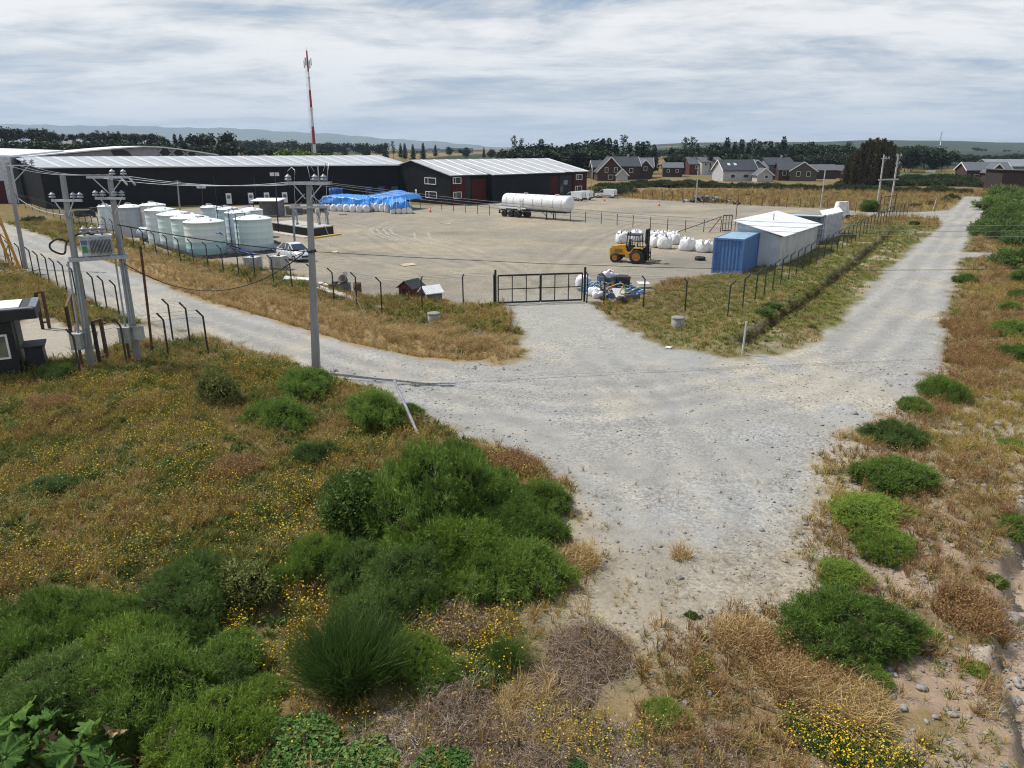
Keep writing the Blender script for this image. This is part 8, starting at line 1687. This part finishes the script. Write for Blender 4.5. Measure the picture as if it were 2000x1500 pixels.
def tree(px, ytop, D, kind, label, group, wf=1.0, base=None):
    t = PD(px, ytop, D); z0 = zat(t.x, D) if base is None else base; h = max(2.0, t.z-z0)
    r = thing(kind.replace('round', 'broadleaf').replace('light', 'broadleaf').replace('tall', 'eucalyptus')+'_tree', label, 'tree', (t.x, D, z0), rt_.uniform(0, 6), group)
    c = link('crown', rt_.choice(CR[kind]), r); hk = h*(1.1 if kind == 'round' else 1.03); c.scale = (h*wf, h*wf, hk); k = link('trunk', TRUNK, r); k.scale = (h, h, h)
# left hill
for px, yt, kd, wf in ((-25, 252, 'round', 1.6), (8, 249, 'round', 1.5), (36, 252, 'round', 1.4), (60, 250, 'round', 1.3), (72, 252, 'conifer', 1.5), (84, 251, 'round', 1.5), (100, 256, 'round', 1.4)):
    tree(px, yt, rt_.uniform(345, 375), kd, 'big dark tree on the hill skyline at the far left', 'trees on the left hill skyline', wf)
for px, yt, kd, wf in ((138, 262, 'round', 1.5), (160, 259, 'round', 1.4), (180, 258, 'round', 1.3), (188, 256, 'tall', 1.5), (199, 258, 'round', 1.2), (211, 257, 'tall', 1.6), (222, 258, 'round', 1.3), (231, 257, 'conifer', 1.6), (246, 261, 'round', 1.4), (262, 263, 'round', 1.5), (172, 263, 'round', 1.5), (240, 264, 'round', 1.5), (280, 262, 'round', 1.3), (298, 260, 'round', 1.5), (316, 266, 'round', 1.3)):
    tree(px, yt, rt_.uniform(350, 390), kd, 'dark tree in the row along the hill above the arched roof', 'tree row above the arched roof', wf)
for px, yt, kd, wf in ((340, 263, 'conifer', 1.4), (352, 264, 'conifer', 1.5)): tree(px, yt, 350, kd, 'dark conifer of the pair right of the hill tree row', 'conifer pair on the hill', wf)
tree(398, 261, 320, 'round', 'large umbrella shaped dark tree right of the arched roof', None, 1.6); tree(432, 270, 325, 'conifer', 'dark conifer right of the umbrella shaped tree', None, 1.7); tree(446, 274, 330, 'round', 'low dark tree at the right end of the left hill', None, 1.4)
for i in range(44):
    px = -40+i*11.5+rt_.uniform(-4, 4); tree(px, 276+rt_.uniform(-4, 9)+max(0, (px-300)*.05), rt_.uniform(255, 320), rt_.choice(('round', 'round', 'conifer')), 'dark tree in the wood behind the warehouses at left', 'wood behind the left warehouses', 1.5)
# far rows behind the mast and the golden fields
for i in range(34):
    px = 452+i*6.1+rt_.uniform(-4, 4); tree(px, 274+rt_.uniform(-2.5, 4)+i*.22, rt_.uniform(640, 760), rt_.choice(('conifer', 'round', 'round', 'tall')), 'small far tree in the row behind the red and white mast', 'far tree row behind the mast', 1.6)
for px, yt, kd in ((672, 280, 'conifer'), (700, 280, 'round'), (712, 282, 'round'), (740, 281, 'round'), (752, 280, 'conifer'), (767, 277, 'tall'), (782, 281, 'conifer'), (790, 281, 'conifer'), (806, 283, 'conifer'), (826, 280, 'conifer'), (850, 283, 'conifer'), (877, 286, 'round'), (945, 289, 'conifer'), (960, 291, 'round'), (720, 290, 'conifer'), (908, 289, 'round')):
    tree(px, yt, rt_.uniform(560, 720), kd, 'small far tree on the golden fields between mast and office', 'far trees on the golden fields', 1.2)
for i in range(16): tree(490+i*9+rt_.uniform(-3, 3), 289+rt_.uniform(-2, 4), rt_.uniform(330, 420), 'round', 'low dark tree behind the long roof near the mast foot', 'low trees near the mast foot', 1.5)
tree(592, 288, 195, 'light', 'light green leafy tree top behind the roof at the mast foot', None, 1.5); tree(570, 293, 198, 'light', 'lower light green tree top left of the mast', None, 1.5)
# centre wood
tree(1005, 268, 330, 'tall', 'lone tall thin tree left of the centre wood', None, .9); tree(1018, 273, 335, 'tall', 'second lone thin tree left of the centre wood', None, .8)
for px, yt, kd, wf in ((1030, 286, 'round', 1.5), (1043, 281, 'round', 1.5), (1057, 274, 'conifer', 1.5), (1070, 282, 'round', 1.5), (1082, 285, 'round', 1.5), (1096, 287, 'conifer', 1.3), (1107, 284, 'conifer', 1.4), (1118, 284, 'round', 1.4), (1128, 281, 'conifer', 1.5), (1140, 279, 'round', 1.5), (1152, 277, 'round', 1.4), (1165, 279, 'round', 1.4), (1178, 273, 'conifer', 1.5), (1190, 272, 'conifer', 1.6), (1203, 275, 'conifer', 1.3)):
    tree(px, yt, rt_.uniform(305, 330), kd, 'dark tree in the centre wood behind the black office', 'centre wood behind the office', wf)
for i in range(16): tree(1000+i*13+rt_.uniform(-4, 4), 293+rt_.uniform(-3, 8), rt_.uniform(270, 300), 'round', 'low dark tree at the foot of the centre wood', 'low trees of the centre wood', 1.6)
for px, yt, kd, wf, lb in ((1219, 267, 'tall', 1.3, 'tall ragged tree right of the centre wood'), (1231, 281, 'conifer', 1.4, 'short conifer right of the tall ragged tree'), (1246, 278, 'conifer', 1.6, 'left tree of the dark clump on the field skyline'), (1256, 279, 'conifer', 1.6, 'middle tree of the dark clump on the field skyline'), (1266, 278, 'tall', 1.4, 'right tree of the dark clump on the field skyline'), (1278, 284, 'conifer', 1.4, 'single conifer right of the dark clump'), (1339, 272, 'tall', 1.1, 'tall thin tree over the field, left of two'), (1352, 271, 'tall', 1.2, 'tall thin tree over the field, right of two')):
    tree(px, yt, rt_.uniform(300, 330), kd, lb, None, wf)
# belt behind the houses
for px, yt, kd, wf in ((1332, 292, 'round', 1.5), (1345, 292, 'round', 1.4), (1363, 282, 'conifer', 1.3), (1378, 288, 'round', 1.4), (1394, 283, 'round', 1.4), (1407, 290, 'round', 1.4), (1421, 271, 'conifer', 1.5), (1436, 279, 'conifer', 1.4), (1450, 274, 'conifer', 1.5), (1463, 280, 'conifer', 1.4), (1474, 275, 'tall', 1.4), (1484, 277, 'conifer', 1.5), (1495, 278, 'tall', 1.4), (1506, 277, 'conifer', 1.5), (1518, 280, 'conifer', 1.4), (1532, 269, 'conifer', 1.4), (1546, 282, 'round', 1.3), (1560, 284, 'round', 1.5), (1574, 280, 'round', 1.5), (1587, 279, 'conifer', 1.5), (1601, 285, 'round', 1.5), (1616, 284, 'round', 1.5), (1630, 284, 'round', 1.4), (1645, 285, 'round', 1.4), (1658, 279, 'tall', 1.2), (1672, 289, 'round', 1.5)):
    tree(px, yt, rt_.uniform(325, 350), kd, 'dark tree in the belt behind the houses', 'tree belt behind the houses', wf)
for i in range(30): tree(1325+i*13+rt_.uniform(-4, 4), 300+rt_.uniform(-4, 8), rt_.uniform(300, 315), rt_.choice(('round', 'round', 'conifer')), 'lower dark tree in front of the belt behind the houses', 'lower trees of the belt', 1.6)
for i in range(34): tree(1335+i*10.5+rt_.uniform(-4, 4), 290+rt_.uniform(-5, 8), rt_.uniform(318, 345), rt_.choice(('round', 'round', 'conifer', 'tall')), 'dark tree in the dense middle of the belt behind the houses', 'dense middle of the tree belt', 1.6)
for px, yt, wf in ((1676, 297, 1.6), (1686, 285, 1.3), (1693, 281, 1.1), (1700, 277, 1.2), (1707, 280, 1.2), (1713, 275, 1.1), (1720, 280, 1.2), (1727, 277, 1.2), (1733, 283, 1.2), (1740, 281, 1.2), (1747, 288, 1.3), (1665, 306, 1.8), (1658, 312, 1.8), (1704, 292, 1.4), (1724, 294, 1.4), (1752, 300, 1.6)): tree(px, yt, rt_.uniform(202, 228), 'cypress', 'brownish green cypress in the clump behind the twin poles', 'cypress clump behind the twin poles', wf*.95)
for i in range(22): tree(1758+i*4.3+rt_.uniform(-2, 2), 288+rt_.uniform(-3, 5)+max(0, i-12)*.9, rt_.uniform(330, 420), rt_.choice(('round', 'round', 'conifer')), 'dark tree in the wood right of the cypress clump', 'wood right of the cypresses', 1.4)
for i in range(60): tree(1765+i*5+rt_.uniform(-4, 4), 304+rt_.uniform(-4, 5), rt_.uniform(420, 700), 'round', 'far low tree in the wooded plain at right', 'far trees in the wooded plain', 1.7)
for px, yt in ((1905, 288), (1915, 289), (1925, 290), (1963, 292), (1972, 293), (1990, 295)): tree(px, yt, 1400, 'round', 'tiny far tree on the hill at the right horizon', 'far hill trees at the right', 1.5)
for i in range(26): tree(1255+i*8+rt_.uniform(-2, 2), 294+rt_.uniform(-2, 2), rt_.uniform(700, 800), 'round', 'tiny far tree beyond the golden field', 'far trees beyond the golden field', 1.8)

# ------------------------------------------------------------------ hedges and shrubs in the middle distance
def far_bush(name, label, group, cx, cy, w, k, hs=.9): return bush(name, label, cx, cy, w, GORG[k % 2] if cy > 560 else GORF[k % 4], hs*(.75 if cy > 560 else 1), group)
rh = random.Random(4)
def hedge(label, pts, w, hs, step, jit=3):
    q = resample([P(a, b) for a, b in pts], step); r = thing('hedge', label, 'hedge', q[0], 0, 'hedges before the houses')
    for i, p in enumerate(q):
        f = link('hedge_clump', GORF[i % 4], r, p-q[0]+Vector((rh.uniform(-.6, .6), rh.uniform(-1.2, 1.2), 0)), rh.uniform(0, 6)); s = w*rh.uniform(.75, 1.25); f.scale = (s, s, s*hs*rh.uniform(.8, 1.3))
hedge('dark green hedge below the steep chalet', [(1160, 371), (1200, 369), (1235, 367), (1290, 365)], 1.7, .8, 30); hedge('long dark hedge in front of the white houses', [(1290, 366), (1340, 366), (1400, 367), (1480, 369), (1560, 371), (1660, 373), (1760, 376), (1880, 378)], 1.9, .75, 84); hedge('second row of dark scrub behind the long hedge, at right', [(1640, 362), (1720, 364), (1800, 363), (1880, 364), (1935, 367)], 2.2, .8, 40); hedge('scrub belt in the green field behind the twin poles', [(1760, 352), (1830, 352), (1900, 357)], 2.6, .7, 22); hedge('garden shrubs in front of the dormer houses', [(1235, 361), (1290, 360), (1345, 360), (1395, 361)], 1.4, .9, 26)
for i, (px, py, w) in enumerate(((1203, 372, 42), (1230, 372, 28), (1178, 374, 30))): far_bush('dark_shrub', ('large round dark bush behind the apart van', 'smaller dark bush right of the apart van', 'dark bush behind the office corner')[i], 'dark shrubs behind the vans', px, py, w, i, 1.1)
bush('leafy_shrub', 'round olive tree like bush beside the far gate', 1695, 407, 40, LEAFD[1], .75)
for i, (px, py, w, lb) in enumerate(((1517, 393, 12, 'small upright bush at the far fence'), (1559, 391, 12, 'small bush hanging on the far fence'), (1789, 402, 22, 'dark bush beside the far side track'), (1818, 396, 20, 'bush behind the leaning white post'), (1845, 390, 18, 'low bush on the far field edge'), (1860, 384, 26, 'low bush near the end of the road'), (1787, 436, 20, 'dark green weed clump at the far end of the ditch'), (65, 428, 34, 'dark green bush on the left road verge'), (1508, 596, 34, 'green weed clump in the ditch'), (1495, 608, 26, 'small green weed beside the ditch clump'), (1492, 640, 40, 'green weeds at the near end of the ditch'), (1470, 655, 24, 'weed at the ditch mouth'), (1585, 637, 16, 'tiny green weed on the ditch verge'), (905, 690, 22, 'green weed tuft on the verge left of the gate'), (1435, 605, 14, 'small weed at the fence corner'), (1350, 592, 10, 'small weed by the fence'))): far_bush('weed_bush', lb, 'small weeds and bushes', px, py, w, i, .9)
for i, (px, py, w, lb) in enumerate(((1968, 378, 66, 'gorse at the road end, right side'), (1990, 392, 70, 'gorse behind, at the right edge near the barn'), (1948, 398, 70, 'dark gorse by the top of the road'), (1985, 412, 80, 'gorse right of the dark gorse'), (1968, 432, 70, 'pale topped gorse on the right road edge'), (1935, 445, 75, 'low dark gorse touching the road'), (1975, 452, 90, 'broad gorse behind the low dark one'), (1915, 452, 40, 'small gorse at the road edge'), (2000, 470, 70, 'gorse at the right edge above the side spur'), (1985, 505, 90, 'large gorse just below the side spur'), (2005, 540, 60, 'gorse at the right edge by the thin cable'), (1990, 575, 50, 'gorse at the right edge'), (1985, 640, 80, 'dark gorse at the right edge, middle height'), (1995, 690, 70, 'bright gorse below the dark edge gorse'), (1975, 600, 40, 'small gorse left of the dark edge gorse'), (1952, 418, 50, 'gorse between road and pale topped gorse'), (2010, 430, 70, 'gorse half outside the right edge'))):
    bush('gorse_bush', lb, px, py, w, (GORG[i % 2] if py < 520 else GOR[i % 4]), .95, 'gorse along the right side of the road')
for i in range(9): far_bush('field_bush', 'low dark tussock in the golden field behind the far fence', 'tussocks in the golden field', rh.uniform(1250, 1720), rh.uniform(376, 388), rh.uniform(8, 15), i, .6)

# ------------------------------------------------------------------ air
def haze():
    x0, x1, y0, y1, z0, z1 = -10500, 10500, -60, 11800, -120, 345
    m = bpy.data.materials.new('haze'); m.use_nodes = True; t = NT(m.node_tree); t.n.clear()
    v = t.new('ShaderNodeVolumePrincipled', {'Color': (.62, .79, 1.0, 1), 'Density': 0.85e-4, 'Anisotropy': .1}); t.l.new(v.outputs[0], t.new('ShaderNodeOutputMaterial').inputs['Volume'])
    o = MB().box2((x0, y0, z0), (x1, y1, z1)).build('haze', m); tag(o, 'thin blue summer haze over the country', 'haze', kind='stuff')
haze()
